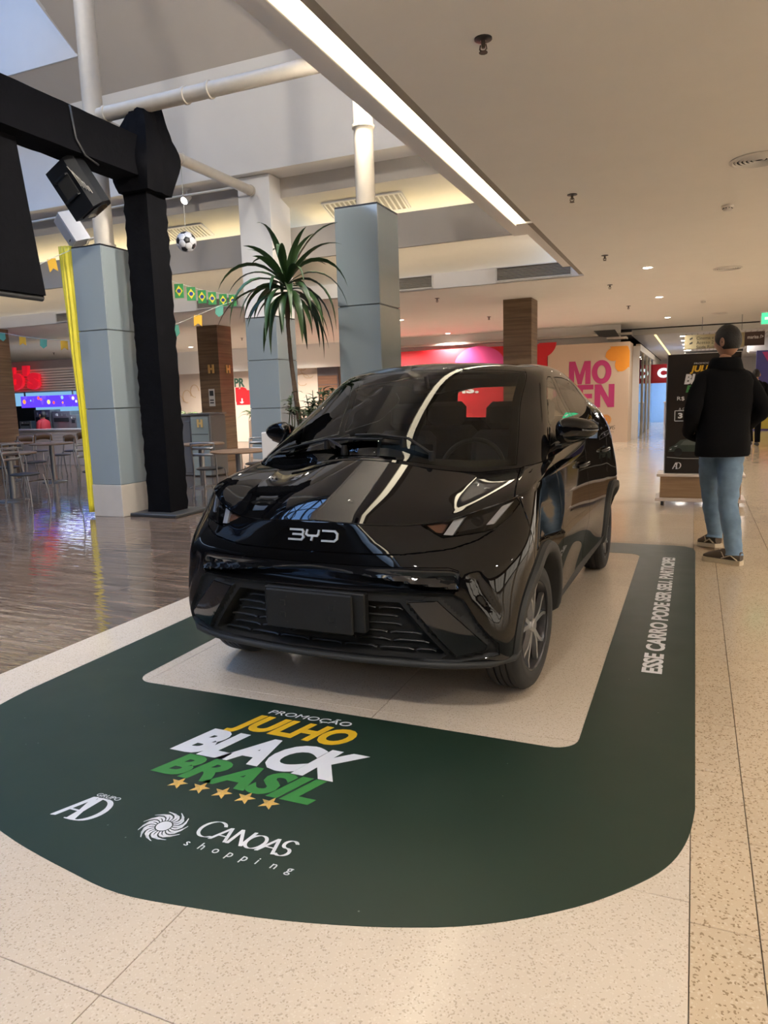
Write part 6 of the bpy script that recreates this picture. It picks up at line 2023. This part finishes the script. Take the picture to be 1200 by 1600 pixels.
# hanging direction sign
SGY = 20.3; SK = 20.3 / 14.5
sg = empty('hanging_sign', 'olive and dark brown direction sign hanging over the corridor mouth', 'sign', tuple(at(1130, 533, SGY)))
O2 = sg.location.copy()
def sgp(px, py, dy=0): return at(px, py, SGY + dy) - O2
a, b_ = sgp(1069, 549), sgp(1164, 519); c_ = sgp(1194, 541)
mb = MB(); mb.box(((a.x + b_.x) / 2, 0, (a.z + b_.z) / 2 + .02), (b_.x - a.x, .06, b_.z - a.z - .04), bev=.006); mb.obj('olive_panel', mat('olive_sign', (.30, .255, .15), .5), sg)
mb = MB(); mb.box(((b_.x + c_.x) / 2, 0, (a.z + b_.z) / 2 + .03), (c_.x - b_.x, .07, b_.z - a.z - .06), bev=.006); mb.obj('brown_panel', mat('brown_sign', (.045, .022, .018), .5), sg)
mb = MB(); mb.box(((a.x + b_.x) / 2, .02, a.z - .03), (b_.x - a.x - .05, .05, .05)); mb.obj('bottom_edge', dark_m, sg)
W_h = (b_.z - a.z)
for k, (s, w_) in enumerate((('Cinema e Nova Fase', .62), ('Acesso 2º Piso', .46), ('Saída Rua Marechal', .60))):
    z = b_.z - W_h * (.32 + .28 * k)
    mb = MB(); print_text(mb, s, (Vector((a.x + .20 * SK, -.032, z)), *XZ), w_ * SK, .055 * SK, 0, 0, .002); mb.obj('lettering', dark_m, sg)
    if k < 2:
        mb = MB(); mb.prism([(0, 0), (.07, .03), (.07, .07), (0, .04)], 0, .003, (Vector((a.x + .12, -.032, z)), *XZ)); mb.obj('pictogram', dark_m, sg)
mb = MB(); print_text(mb, 'marisa />', (Vector((b_.x + .06, -.037, (a.z + b_.z) / 2 + .03)), *XZ), .25 * SK, .06 * SK, .01, 0, .002); mb.obj('lettering', p_white, sg)
mb = MB()
for px in (1097, 1159): p = sgp(px, 516); mb.tube([p, p + Vector((0, 0, CZ - O2.z - p.z))], .008, 6)
mb.obj('hanger', steel, sg)
# exit sign
ex_ = empty('exit_sign', 'small lit green exit sign cut by the right picture edge', 'sign', tuple(at(1206, 497, 13.0)))
gr_e = emis('exit_green', (.10, .85, .35), 1.4)
mb = MB(); mb.box((0, 0, 0), (.32, .04, .20), bev=.006); mb.obj('body', white_c, ex_)
mb = MB(); mb.box((0, -.021, 0), (.29, .004, .17)); mb.obj('lit_face', gr_e, ex_)
mb = MB(); mb.prism([(-.10, -.02), (-.03, -.02), (-.03, -.05), (.02, 0), (-.03, .05), (-.03, .02), (-.10, .02)], 0, .003, (Vector((0, -.023, 0)), *XZ)); mb.obj('arrow', e_w, ex_)
mb = MB(); mb.cyl((0, 0, .1), (0, 0, CZ - ex_.location.z), .008); mb.obj('hanger', steel, ex_)

# ======================================================================= poster stand on castors
pw = wood_mat('stand_wood', (.25, .15, .08), (.38, .25, .14), .45, 'x')
pb = mat('poster_black', (.022, .017, .014), .22, var=.2, scale=2)
ps = empty('poster_stand', 'dark promotional poster on a white and wood base with castors, behind the walking man', 'poster', (.10, 9.30, 0))
x0, x1 = -.405, .375
mb = MB(); mb.box(((x0 + x1) / 2, .03, 1.08), (x1 - x0, .07, 1.40), bev=.004); mb.obj('poster_panel', pb, ps)
for xe in (x0 - .004, x1 + .004):
    mb = MB(); mb.box((xe, .03, 1.08), (.012, .08, 1.41)); mb.obj('edge_trim', alloy, ps)
mb = MB(); mb.box((-.01, .10, .365), (.96, .42, .03), bev=.004); mb.obj('white_shelf', bw, ps)
mb = MB(); mb.box((-.01, .10, .22), (.88, .36, .26), bev=.004); mb.obj('wood_block', pw, ps)
mb = MB(); mb.box((-.01, .10, .075), (.98, .46, .035), bev=.004); mb.obj('white_base', bw, ps)
for sx in (-.42, .40):
    for sy in (-.09, .28):
        mb = MB(); mb.cyl((sx - .014, sy, .029), (sx + .014, sy, .029), .028, n=16); w_ = mb.obj('castor', dark_m, ps, 40)
        mb = MB(); mb.box((sx, sy, .052), (.04, .03, .016)); mb.obj('castor_fork', alloy, w_)
def pfr(x, z, dy=0): return (Vector((x, -.0055 - dy, z)), *XZ)
def pword(s, x, z, w, h, m_, bold=0, shear=0, dy=0): mb = MB(); print_text(mb, s, pfr(x, z, dy), w, h, bold, shear, .002); mb.obj('lettering', m_, ps)
pword('PROMOÇÃO', -.12, 1.655, .22, .026, p_white, 0, .1)
pword('JULHO', -.16, 1.55, .32, .095, p_yellow, .045, .2)
pword('BLACK', -.22, 1.43, .42, .12, p_white, .055, .2, .001)
pword('BRASIL', -.20, 1.335, .40, .085, p_green, .045, .2)
pword('A CADA', -.27, 1.13, .16, .03, p_white); pword('R$', -.29, 1.24, .08, .05, p_white)
pword('3', -.275, 1.035, .05, .065, p_white, .04); pword('x', -.17, 1.045, .03, .03, p_white)
mb = MB()
for p_, q_ in (((-.31, 1.005), (.02, 1.005)), ((.02, 1.005), (.02, 1.125)), ((.02, 1.125), (-.31, 1.125)), ((-.31, 1.125), (-.31, 1.005))):
    mb.tube([(p_[0], -.007, p_[1]), (q_[0], -.007, q_[1])], .004, 4)
mb.obj('number_frame', p_white, ps)
caps('AD', -.315, .435, .075, p_white, ps, lambda: pfr(0, 0), ratio=.8, gaps=[-.22, 0], nib=.15)
pc = mat('printed_car_green', (.035, .05, .04), .3, var=.1)
mb = MB(); mb.prism([(-.37, .64), (-.36, .69), (-.30, .72), (-.24, .78), (-.12, .80), (-.02, .78), (.06, .72), (.08, .64)], 0, .0015, pfr(0, 0)); o = mb.obj('printed_car', pc, ps)
mb = MB(); mb.prism([(-.24, .72), (-.20, .77), (-.12, .785), (-.04, .765), (0, .72)], .0016, .0024, pfr(0, 0)); mb.obj('printed_window', mat('printed_window', (.10, .12, .11), .3), o)
mb = MB()
for wx in (-.26, -.01): mb.prism([(wx + .045 * math.cos(R(a)), .635 + .05 * math.sin(R(a))) for a in range(0, 360, 20)], .0016, .003, pfr(0, 0))
mb.obj('printed_wheel', dark, o)
mb = MB(); mb.prism([(-.31, .70), (-.27, .715), (-.28, .70)], .0016, .003, pfr(0, 0)); mb.prism([(-.36, .665), (-.33, .68), (-.34, .66)], .0016, .003, pfr(0, 0)); mb.obj('printed_lamp', p_white, o)
mb = MB(); mb.tube([(x0 + .02, -.006, .575), (-.2, -.006, .56), (.05, -.006, .56), (.35, -.006, .585)], .004, 4); mb.obj('printed_line', mat('printed_grey', (.35, .36, .34), .4), ps)

# ======================================================================= bunting and football
thread = mat('pale_thread', (.45, .45, .40), .7)
fy = mat('yellow_flag_paper', (.75, .42, .03), .6, var=.05)
ft = mat('teal_flag_paper', (.10, .33, .25), .6, var=.05)
fg = mat('flag_green', (.02, .20, .05), .6, var=.05)
fyy = mat('flag_yellow', (.72, .60, .03), .6); fb = mat('flag_blue', (.01, .03, .20), .6)
def string(pts, label):
    mb = MB(); mb.tube(pts, .004, 5); o = mb.obj('bunting_string', thread, None, 60); tag(o, label, 'string'); return o
def flag_brazil(p, i):
    e = empty('small_flag', f'small green national flag, {("first", "second", "third", "fourth", "fifth", "sixth")[i]} from the truss post on its string', 'flag', tuple(p), R(24 + 6 * (i % 2)), 'small green flags on the string')
    w, h = .115, .175
    mb = MB(); mb.box((0, 0, -h / 2), (w, .003, h)); c = mb.obj('cloth', fg, e)
    mb = MB(); mb.prism([(0, -h * .12), (w * .40, -h / 2), (0, -h * .88), (-w * .40, -h / 2)], .0016, .0026, (Vector((0, 0, 0)), *XZ)); mb.obj('diamond', fyy, e)
    mb = MB(); mb.prism([(.026 * math.cos(R(a)), -h / 2 + .026 * math.sin(R(a))) for a in range(0, 360, 20)], .0027, .0036, (Vector((0, 0, 0)), *XZ)); mb.obj('disc', fb, e)
fl = [(279, 443), (298, 448), (315, 453), (331, 456), (348, 459), (363, 460)]
FYs = [7.75, 8.15, 8.55, 8.95, 9.4, 9.85]
fpts = [at(x, y, Y) for (x, y), Y in zip(fl, FYs)]
string([at(264, 438, 7.45)] + fpts + [at(381, 462, 10.5)], 'thread with six small green flags right of the truss post')
for i, p in enumerate(fpts): flag_brazil(p - Vector((0, 0, .004)), i)
def pennant(p, m_, label, h=.15, w=.11, swallow=True):
    o_ = [(-w / 2, 0), (w / 2, 0), (w / 2, -h), (0, -h * .72), (-w / 2, -h)] if swallow else [(-w / 2, 0), (w / 2, 0), (w / 2, -h * .7), (0, -h), (-w / 2, -h * .7)]
    mb = MB(); mb.prism(o_, -.0015, .0015, (Vector((0, 0, 0)), *XZ)); o = mb.obj('pennant', m_, None, None, tuple(p), (0, R(random.uniform(-8, 8)), R(25))); tag(o, label, 'pennant', 'paper pennants on the strings')
s2 = [((272, 508), 7.6, ft, 'teal paper pennant just right of the truss post', 0), ((309, 492), 8.2, fy, 'yellow paper pennant over the brass-lettered wood pillar', 1), ((343, 478), 8.7, ft, 'teal paper pennant nearest the palm crown', 0)]
string([at(258, 517, 7.40)] + [at(*a[0], a[1]) for a in s2] + [at(378, 465, 9.2), at(402, 452, 10.45)], 'thread with teal and yellow pennants running up to the palm')
for a in s2: pennant(at(*a[0], a[1]) - Vector((0, 0, .003)), a[2], a[3], swallow=bool(a[4]))
s3 = [((3, 520), 7.9, ft, 'teal paper pennant cut by the left picture edge', 0), ((35, 526), 7.6, fy, 'yellow paper pennant at far left, lower string', 1), ((68, 530), 7.3, ft, 'teal paper pennant above the burger counter', 0), ((100, 532), 7.05, fy, 'yellow paper pennant beside the yellow drape, lower string', 1)]
string([at(-40, 515, 8.3)] + [at(*a[0], a[1]) for a in s3] + [at(125, 534, 6.86)], 'thread with four pennants left of the yellow drape')
for a in s3: pennant(at(*a[0], a[1]) - Vector((0, 0, .003)), a[2], a[3], swallow=bool(a[4]), h=.12, w=.09)
s4 = [((80, 404), 6.6, fy, 'yellow paper pennant between the hanging screen and the yellow drape', 1)]
string([at(60, 414, 6.4), at(80, 404, 6.6), at(110, 391, 6.9)], 'short thread from the hanging screen to the column top')
pennant(at(80, 404, 6.6) - Vector((0, 0, .003)), fy, s4[0][3], .15, .10)
pennant(at(207, 402, 7.42), ft, 'teal paper pennant at the right side of the column with the yellow drape', .13, .10, False)
# football: truncated icosahedron
def football(c, r):
    ph = (1 + 5 ** .5) / 2
    ic = [Vector(v).normalized() for v in [(0, s1, s2 * ph) for s1 in (-1, 1) for s2 in (-1, 1)] + [(s1, s2 * ph, 0) for s1 in (-1, 1) for s2 in (-1, 1)] + [(s2 * ph, 0, s1) for s1 in (-1, 1) for s2 in (-1, 1)]]
    el = min((ic[0] - v).length for v in ic[1:])
    nb_ = [[j for j in range(12) if j != i and (ic[i] - ic[j]).length < el * 1.1] for i in range(12)]
    e = empty('football', 'black and white football hanging left of the slim white column', 'ball', tuple(c))
    def panel(pts, m_, name):
        cen = sum(pts, Vector()) / len(pts); n = cen.normalized()
        t = (pts[0] - cen).normalized(); w = n.cross(t)
        pts = sorted(pts, key=lambda p: math.atan2((p - cen).dot(w), (p - cen).dot(t)))
        mb = MB(); k = len(pts); vs_ = []
        rings = [(.97, -.015), (.93, 0), (.5, 0)]
        for f_, dr in rings:
            for i in range(k):
                a, b_ = pts[i], pts[(i + 1) % k]
                for s_ in (0, .5): q = cen + ((a.lerp(b_, s_)) - cen) * f_; vs_.append(q.normalized() * r * (1 + dr))
        vs_.append(n * r); K = 2 * k; fs_ = []
        for j in range(2):
            for i in range(K): fs_.append((j * K + i, j * K + (i + 1) % K, (j + 1) * K + (i + 1) % K, (j + 1) * K + i))
        for i in range(K): fs_.append((2 * K + i, 2 * K + (i + 1) % K, 3 * K))
        mb.add(vs_, fs_); mb.obj(name, m_, e, 60)
    bk = mat('football_black', (.015, .015, .015), .35); wh = mat('football_white', (.62, .62, .64), .3)
    for i in range(12): panel([ic[i].lerp(ic[j], 1 / 3) for j in nb_[i]], bk, 'black_panel')
    for i in range(12):
        for j in nb_[i]:
            for k in nb_[i]:
                if i < j < k and k in nb_[j]:
                    tri_ = (i, j, k); panel([ic[a].lerp(ic[b_], 1 / 3) for a in tri_ for b_ in tri_ if a != b_], wh, 'white_panel')
    mb = MB(); mb.lathe([(r * .96 * math.cos(R(a)), r * .96 * math.sin(R(a))) for a in range(-90, 91, 15)], 20); mb.obj('bladder', dark_m, e, 180)
    mb = MB(); mb.cyl((0, 0, r), (0, 0, 4.665 - c[2]), .004, n=6); mb.obj('thread', thread, e)
    e.rotation_euler = (R(20), 0, 0); e.rotation_euler = (0, 0, R(10))
football(atx(291, 378, -6.70), .14)

# ======================================================================= people
skin = mat('skin', (.45, .24, .15), .5, var=.08)
hair = mat('dark_hair', (.010, .008, .007), .5, var=.4, scale=60, bump=.6, bscale=120)
coat = mat('black_wool_coat', (.005, .005, .006), .9, spec=.12, var=.25, scale=90, bump=.3, bscale=300)
denim = mat('blue_denim', (.17, .265, .385), .88, var=.5, scale=11, bump=.25, bscale=200)
suede = mat('brown_suede', (.10, .075, .055), .8, var=.2)
cream_s = mat('cream_sole', (.60, .50, .36), .6)


def skin_mesh(verts, edges, radii, sub=2):
    me = bpy.data.meshes.new('sk'); me.from_pydata([tuple(v) for v in verts], edges, [])
    o = bpy.data.objects.new('sk', me); COL.objects.link(o)
    md = o.modifiers.new('k', 'SKIN'); md.use_smooth_shade = True
    for i, r_ in enumerate(radii): me.skin_vertices[0].data[i].radius = (r_, r_) if not hasattr(r_, '__len__') else r_
    me.skin_vertices[0].data[0].use_root = True
    sb = o.modifiers.new('s', 'SUBSURF'); sb.levels = sub; sb.render_levels = sub
    dg = bpy.context.evaluated_depsgraph_get(); r = bpy.data.meshes.new_from_object(o.evaluated_get(dg))
    bpy.data.objects.remove(o); return r


def loft(mb, rings, n=28, wr=0.0, seed=0, caps=True):
    """rings: (centre, axis_x vec*rx, axis_y vec*ry)"""
    P = []
    for i, (c, ax, ay) in enumerate(rings):
        row = []
        for k in range(n):
            a = 2 * PI * k / n
            q = Vector(ax) * math.copysign(abs(math.cos(a)) ** .85, math.cos(a)) + Vector(ay) * math.copysign(abs(math.sin(a)) ** .85, math.sin(a))
            p = Vector(c)
            f_ = 1 + wr * noise.noise(Vector((math.cos(a) * 1.6 + seed, math.sin(a) * 1.6, p.z * 9)))
            row.append(p + q * f_)
        P.append(row)
    b = len(mb.v); m = len(P)
    vs_ = [p for r_ in P for p in r_]
    fs_ = [(i * n + k, i * n + (k + 1) % n, (i + 1) * n + (k + 1) % n, (i + 1) * n + k) for i in range(m - 1) for k in range(n)]
    if caps: fs_ += [tuple(range(n))[::-1], tuple(range((m - 1) * n, m * n))]
    mb.add(vs_, fs_)


def limb(mb, pts, rad, n=18, wr=0.0, seed=0, sub=5):
    """smooth tapered tube through joints"""
    P = [Vector(p) for p in pts]; out = []; rr = []
    for i in range(len(P) - 1):
        p0, p1, p2, p3 = P[max(0, i - 1)], P[i], P[i + 1], P[min(len(P) - 1, i + 2)]
        for k in range(sub):
            t = k / sub; out.append(.5 * ((2 * p1) + (p2 - p0) * t + (2 * p0 - 5 * p1 + 4 * p2 - p3) * t * t + (3 * p1 - p0 - 3 * p2 + p3) * t ** 3)); rr.append(rad[i] * (1 - t) + rad[i + 1] * t)
    out.append(P[-1]); rr.append(rad[-1])
    b = len(mb.v); mb.tube(out, rr, n)
    if wr:
        for i in range(len(out)):
            for k in range(n):
                v = Vector(mb.v[b + i * n + k]); d_ = v - out[i]
                mb.v[b + i * n + k] = tuple(out[i] + d_ * (1 + wr * noise.noise(Vector((v.x * 9 + seed, v.y * 9, v.z * 16)))))


def head_mesh(c, fwd, h=.235, w=.155, dep=.195):
    """face with brow, nose, mouth, chin and ears; returns MB"""
    fwd = Vector(fwd).normalized(); rt = Vector((fwd.y, -fwd.x, 0)).normalized(); up = rt.cross(fwd)
    mb = MB(); P = []
    nr, nc = 22, 32
    for i in range(nr + 1):
        ph = -PI / 2 + PI * i / nr; row = []
        for k in range(nc):
            a = 2 * PI * k / nc
            x, y, z = math.cos(ph) * math.sin(a), math.cos(ph) * math.cos(a), math.sin(ph)
            wx = w / 2 * (1.0 - .22 * max(0, -z) ** 1.2); dy = dep / 2 * (1 - .10 * max(0, -z))
            px_, py_, pz_ = x * wx, y * dy, z * h / 2
            if y > .2:
                cen = math.exp(-(px_ / .016) ** 2)
                py_ += .024 * cen * math.exp(-((pz_ + .028) / .022) ** 2) + .010 * cen * math.exp(-((pz_ - .0) / .02) ** 2)   # nose
                py_ += .006 * math.exp(-((pz_ - .028) / .012) ** 2)                                                               # brow
                py_ -= .010 * math.exp(-((abs(px_) - .032) / .014) ** 2) * math.exp(-((pz_ - .006) / .012) ** 2)                  # eye sockets
                py_ += .006 * math.exp(-(px_ / .024) ** 2) * math.exp(-((pz_ + .060) / .008) ** 2)                                # lips
                py_ += .010 * math.exp(-(px_ / .03) ** 2) * math.exp(-((pz_ + .10) / .018) ** 2)                                  # chin
            row.append(Vector(c) + rt * px_ + fwd * py_ + up * pz_)
        P.append(row + [row[0]])
    mb.grid(P)
    for s_ in (-1, 1):
        e0 = Vector(c) + rt * s_ * (w / 2 - .002) - fwd * .008 - up * .008; R_ = []
        for j, (f_, dz) in enumerate(((1, 0), (1.15, .012), (.7, .016), (.2, .010))):
            R_.append([e0 + rt * s_ * dz - fwd * dz * .6 + (fwd * math.cos(2 * PI * k / 12) * .018 + up * math.sin(2 * PI * k / 12) * .031) * f_ for k in range(13)])
        mb.grid(R_)
    return mb, fwd, rt, up


def hair_mesh(c, fwd, rt, up, h=.235, w=.155, dep=.195):
    mb = MB(); P = []; nn = 20
    for i in range(nn + 1):
        row = []
        for k in range(41):
            a = 2 * PI * k / 40; x0, y0 = math.sin(a), math.cos(a)
            lim = -.52 + .50 * max(0, y0 + .15) ** .6 + (.42 * max(0, y0 - .35))     # hairline: low at the nape, high over the face
            top = PI / 2; lo = math.asin(max(-.9, min(.8, lim)))
            ph = top + (lo - top) * i / nn; z = math.sin(ph); q = math.cos(ph)
            t = min(1, (1 - i / nn) / .35)
            th = .085 * t ** .6 + (.045 * max(0, z) * (.6 + .4 * y0))
            f_ = 1.0 + th + .030 * t * noise.noise(Vector((x0 * q * 6, y0 * q * 6, z * 6)))
            row.append(Vector(c) + rt * (x0 * q * w / 2 * f_) + fwd * (y0 * q * dep / 2 * f_) + up * (z * h / 2 * f_))
        P.append(row)
    mb.grid(P); return mb


def shoe(par, heel, toe, lift=0.0, pitch=0.0, L_=None):
    heel = Vector(heel); toe = Vector(toe); d_ = (toe - heel); ln = d_.length; d_.normalize(); s_ = d_.cross(Vector((0, 0, 1))).normalized(); up = s_.cross(d_)
    def outline(k): return [(-.02, -.034 * k), (.05, -.038 * k), (.13, -.036 * k), (.20, -.047 * k), (.25, -.044 * k), (.285, -.022 * k), (.292, 0), (.285, .022 * k), (.25, .044 * k), (.20, .047 * k), (.13, .038 * k), (.05, .038 * k), (-.02, .034 * k), (-.03, 0)]
    mb = MB(); mb.prism(outline(1.08), 0, .034, (heel, d_, s_, up)); o = mb.obj('sole', cream_s, par, 40)
    mb = MB(); rings = []
    for t, hh, wd in ((-.018, .075, .030), (.03, .095, .038), (.08, .100, .040), (.13, .085, .042), (.19, .06, .046), (.245, .042, .040), (.282, .022, .020)):
        rings.append((heel + d_ * t + up * (.03 + hh / 2), s_ * wd, up * hh / 2))
    loft(mb, rings, 16); u_ = mb.obj('upper', suede, o, 50)
    mb = MB(); mb.tube([heel + d_ * .10 - s_ * .043 + up * .05, heel + d_ * .12 - s_ * .04 + up * .09, heel + d_ * .155 + up * .105, heel + d_ * .12 + s_ * .04 + up * .09, heel + d_ * .10 + s_ * .043 + up * .05], .008, 6, flat=.4)
    mb.tube([heel + d_ * (.0) - s_ * .0365 + up * .04, heel + d_ * .05 - s_ * .043 + up * .075, heel + d_ * .12 - s_ * .046 + up * .045], .010, 6, flat=.4)
    mb.obj('stripe', cream_s, u_, 50)
    return o


# ---- the walking man
MO_ = Vector((.215, 6.33, 0))
man = empty('person', 'man seen from behind in a black coat and blue jeans walking past the poster', 'person', tuple(MO_))
Fw = Vector((-.42, .907, 0)).normalized(); Rt = Vector((Fw.y, -Fw.x, 0))
def mp(r_, f_, z): return Rt * r_ + Fw * f_ + Vector((0, 0, z))
def wl_(x, y, z): return Vector((x, y, z)) - MO_
hipR, kneeR, ankR = wl_(.285, 6.33, .93), wl_(.272, 6.29, .50), wl_(.325, 6.20, .115)
hipL, kneeL, ankL = wl_(.135, 6.40, .93), wl_(.155, 6.60, .50), wl_(.195, 6.70, .150)
pel = mp(0, 0, .98); chest = mp(0, .02, 1.34); nb_ = mp(0, .02, 1.55); hd0 = wl_(.212, 6.36, 1.66)
shR, shL = mp(.168, .0, 1.435), mp(-.168, .0, 1.44)
elR, elL = mp(.285, -.05, 1.20), mp(-.275, -.05, 1.20)
wrR, wrL = mp(.20, .13, 1.03), mp(-.20, .13, 1.03)
V = [pel, mp(0, 0, 1.15), chest, nb_, hd0, shR, elR, wrR, shL, elL, wrL, hipR, kneeR, ankR, hipL, kneeL, ankL, mp(.14, .20, 1.0), mp(-.14, .20, 1.0)]
E_ = [(0, 1), (1, 2), (2, 3), (3, 4), (2, 5), (5, 6), (6, 7), (2, 8), (8, 9), (9, 10), (0, 11), (11, 12), (12, 13), (0, 14), (14, 15), (15, 16), (7, 17), (10, 18)]
rad_ = [.125, .12, .13, .058, .055, .06, .042, .03, .06, .042, .03, .085, .055, .04, .085, .055, .04, .035, .035]
bme = skin_mesh(V, E_, rad_, 1)
hb, hf, hr, hu = head_mesh(wl_(.222, 6.36, 1.735), (-.80, .60, -.03), h=.238, w=.16, dep=.20)
b0 = len(bme.vertices); mb = MB()
mb.add([tuple(v.co) for v in bme.vertices], [tuple(p.vertices) for p in bme.polygons]); mb.add(hb.v, hb.f)
mb.obj('body', skin, man, 180)
hair_mesh(wl_(.222, 6.36, 1.735), hf, hr, hu, .238, .16, .20).obj('hair', hair, man, 180)
mb = MB(); rings = []
for z, rx, ry, fo in ((.845, .205, .145, .0), (.86, .212, .150, .0), (.95, .205, .148, 0), (1.05, .20, .142, 0), (1.15, .203, .142, .005), (1.27, .215, .146, .01), (1.36, .218, .145, .012), (1.43, .222, .135, .012), (1.475, .20, .12, .012), (1.51, .16, .105, .013), (1.54, .118, .092, .014), (1.56, .088, .082, .016)):
    rings.append((mp(0, fo, z), Rt * rx, Fw * ry))
loft(mb, rings, 36, .05, 2)
for s_, sh, el, wr_ in ((1, shR, elR, wrR), (-1, shL, elL, wrL)):
    limb(mb, [mp(s_ * .11, .0, 1.462), sh, sh.lerp(el, .5) + mp(s_ * .012, 0, 0), el, el.lerp(wr_, .5), wr_ + Fw * .03, mp(s_ * .12, .17, .99)], [.058, .068, .066, .062, .058, .052, .046], 20, .14, s_)
jk = mb.obj('coat', coat, man, 60)
mb = MB(); P = []
for j, (z, r_) in enumerate(((1.505, .112), (1.55, .102), (1.60, .094), (1.612, .100), (1.60, .110), (1.555, .122), (1.515, .130))):
    P.append([mp(r_ * 1.05 * math.cos(2 * PI * k / 28), .012 + r_ * .95 * math.sin(2 * PI * k / 28), z - .03 * max(0, math.sin(2 * PI * k / 28))) for k in range(29)])
mb.grid(P); mb.obj('collar', coat, jk, 180)
mb = MB()
loft(mb, [(mp(0, 0, .84), Rt * .165, Fw * .115), (mp(0, 0, .93), Rt * .178, Fw * .125), (mp(0, 0, 1.02), Rt * .165, Fw * .115)], 28)
limb(mb, [hipR + Vector((-.015, 0, -.01)), hipR.lerp(kneeR, .5), kneeR, kneeR.lerp(ankR, .45) + Vector((0, -.012, 0)), ankR + Vector((0, 0, .01)), ankR + Vector((.004, -.01, -.045))], [.108, .093, .074, .072, .062, .068], 20, .13, 3, 7)
limb(mb, [hipL + Vector((.015, 0, -.01)), hipL.lerp(kneeL, .5), kneeL, kneeL.lerp(ankL, .45) + Vector((0, -.012, 0)), ankL + Vector((0, 0, .01)), ankL + Vector((.0, 0, -.04))], [.108, .092, .073, .070, .060, .066], 20, .13, 9, 7)
mb.obj('jeans', denim, man, 60)
shoe(man, wl_(.365, 6.165, .0), wl_(.165, 6.27, .0))
shoe(man, wl_(.225, 6.665, .03), wl_(.115, 6.86, .0))


def simple_person(loc, label, top_m, leg_m, face, s=1.0, legs=True):
    e = empty('person', label, 'person', loc, face)
    V = [Vector((0, 0, .95)), Vector((0, 0, 1.15)), Vector((0, 0, 1.36)), Vector((0, 0, 1.52)), Vector((0, 0, 1.6)), Vector((.18, 0, 1.42)), Vector((.23, .02, 1.15)), Vector((.22, .14, .98)), Vector((-.18, 0, 1.42)), Vector((-.23, .02, 1.15)), Vector((-.22, .14, .98)), Vector((.09, 0, .9)), Vector((.10, .06, .5)), Vector((.09, -.02, .09)), Vector((-.09, 0, .9)), Vector((-.10, -.02, .5)), Vector((-.09, -.14, .12)), Vector((.20, .22, .94)), Vector((-.20, .22, .94))]
    me = skin_mesh([v * s for v in V], E_, [r_ * s for r_ in rad_], 1)
    hb, hf, hr, hu = head_mesh(Vector((0, .02, 1.66)) * s, (0, 1, 0)); mb = MB()
    mb.add([tuple(v.co) for v in me.vertices], [tuple(p.vertices) for p in me.polygons]); mb.add(hb.v, hb.f); mb.obj('body', skin, e, 180)
    hair_mesh(Vector((0, .02, 1.66)) * s, hf, hr, hu).obj('hair', hair, e, 180)
    mb = MB(); loft(mb, [(Vector((0, 0, z)) * s, Vector((rx, 0, 0)) * s, Vector((0, ry, 0)) * s) for z, rx, ry in ((.84, .19, .135), (1.0, .185, .13), (1.2, .195, .13), (1.38, .21, .13), (1.47, .16, .10), (1.53, .075, .07))], 24, .03)
    for q in (1, -1): limb(mb, [Vector((q * .13, 0, 1.43)) * s, Vector((q * .20, 0, 1.38)) * s, Vector((q * .24, .02, 1.15)) * s, Vector((q * .22, .15, .98)) * s], [.07 * s, .078 * s, .062 * s, .05 * s], 14, .08, q)
    mb.obj('jacket', top_m, e, 60)
    mb = MB(); limb(mb, [v * s for v in (V[11], V[12], V[13])], [.10 * s, .07 * s, .058 * s], 14, .08, 1); limb(mb, [v * s for v in (V[14], V[15], V[16])], [.10 * s, .07 * s, .058 * s], 14, .08, 5); mb.obj('trousers', leg_m, e, 60)
    for v, a in ((V[13], 0), (V[16], -.02)):
        mb = MB(); loft(mb, [(Vector((v.x, v.y - .05 + t, .04)) * s + Vector((0, 0, v.z - .09)), Vector((wd, 0, 0)), Vector((0, 0, hh))) for t, wd, hh in ((0, .03, .035), (.06, .04, .04), (.16, .045, .035), (.24, .025, .02))], 12); mb.obj('shoe', dark_m, e, 50)
    return e
red_shirt = mat('red_uniform', (.40, .02, .03), .7, var=.1)
simple_person((1.30, 19.1, 0), 'person in black mostly hidden behind the man in the dark coat', coat, coat, R(10))
simple_person((at(67, 655, BY + .82).x, BY + .82, 0), 'worker in red behind the burger counter', red_shirt, coat, R(90), .72)
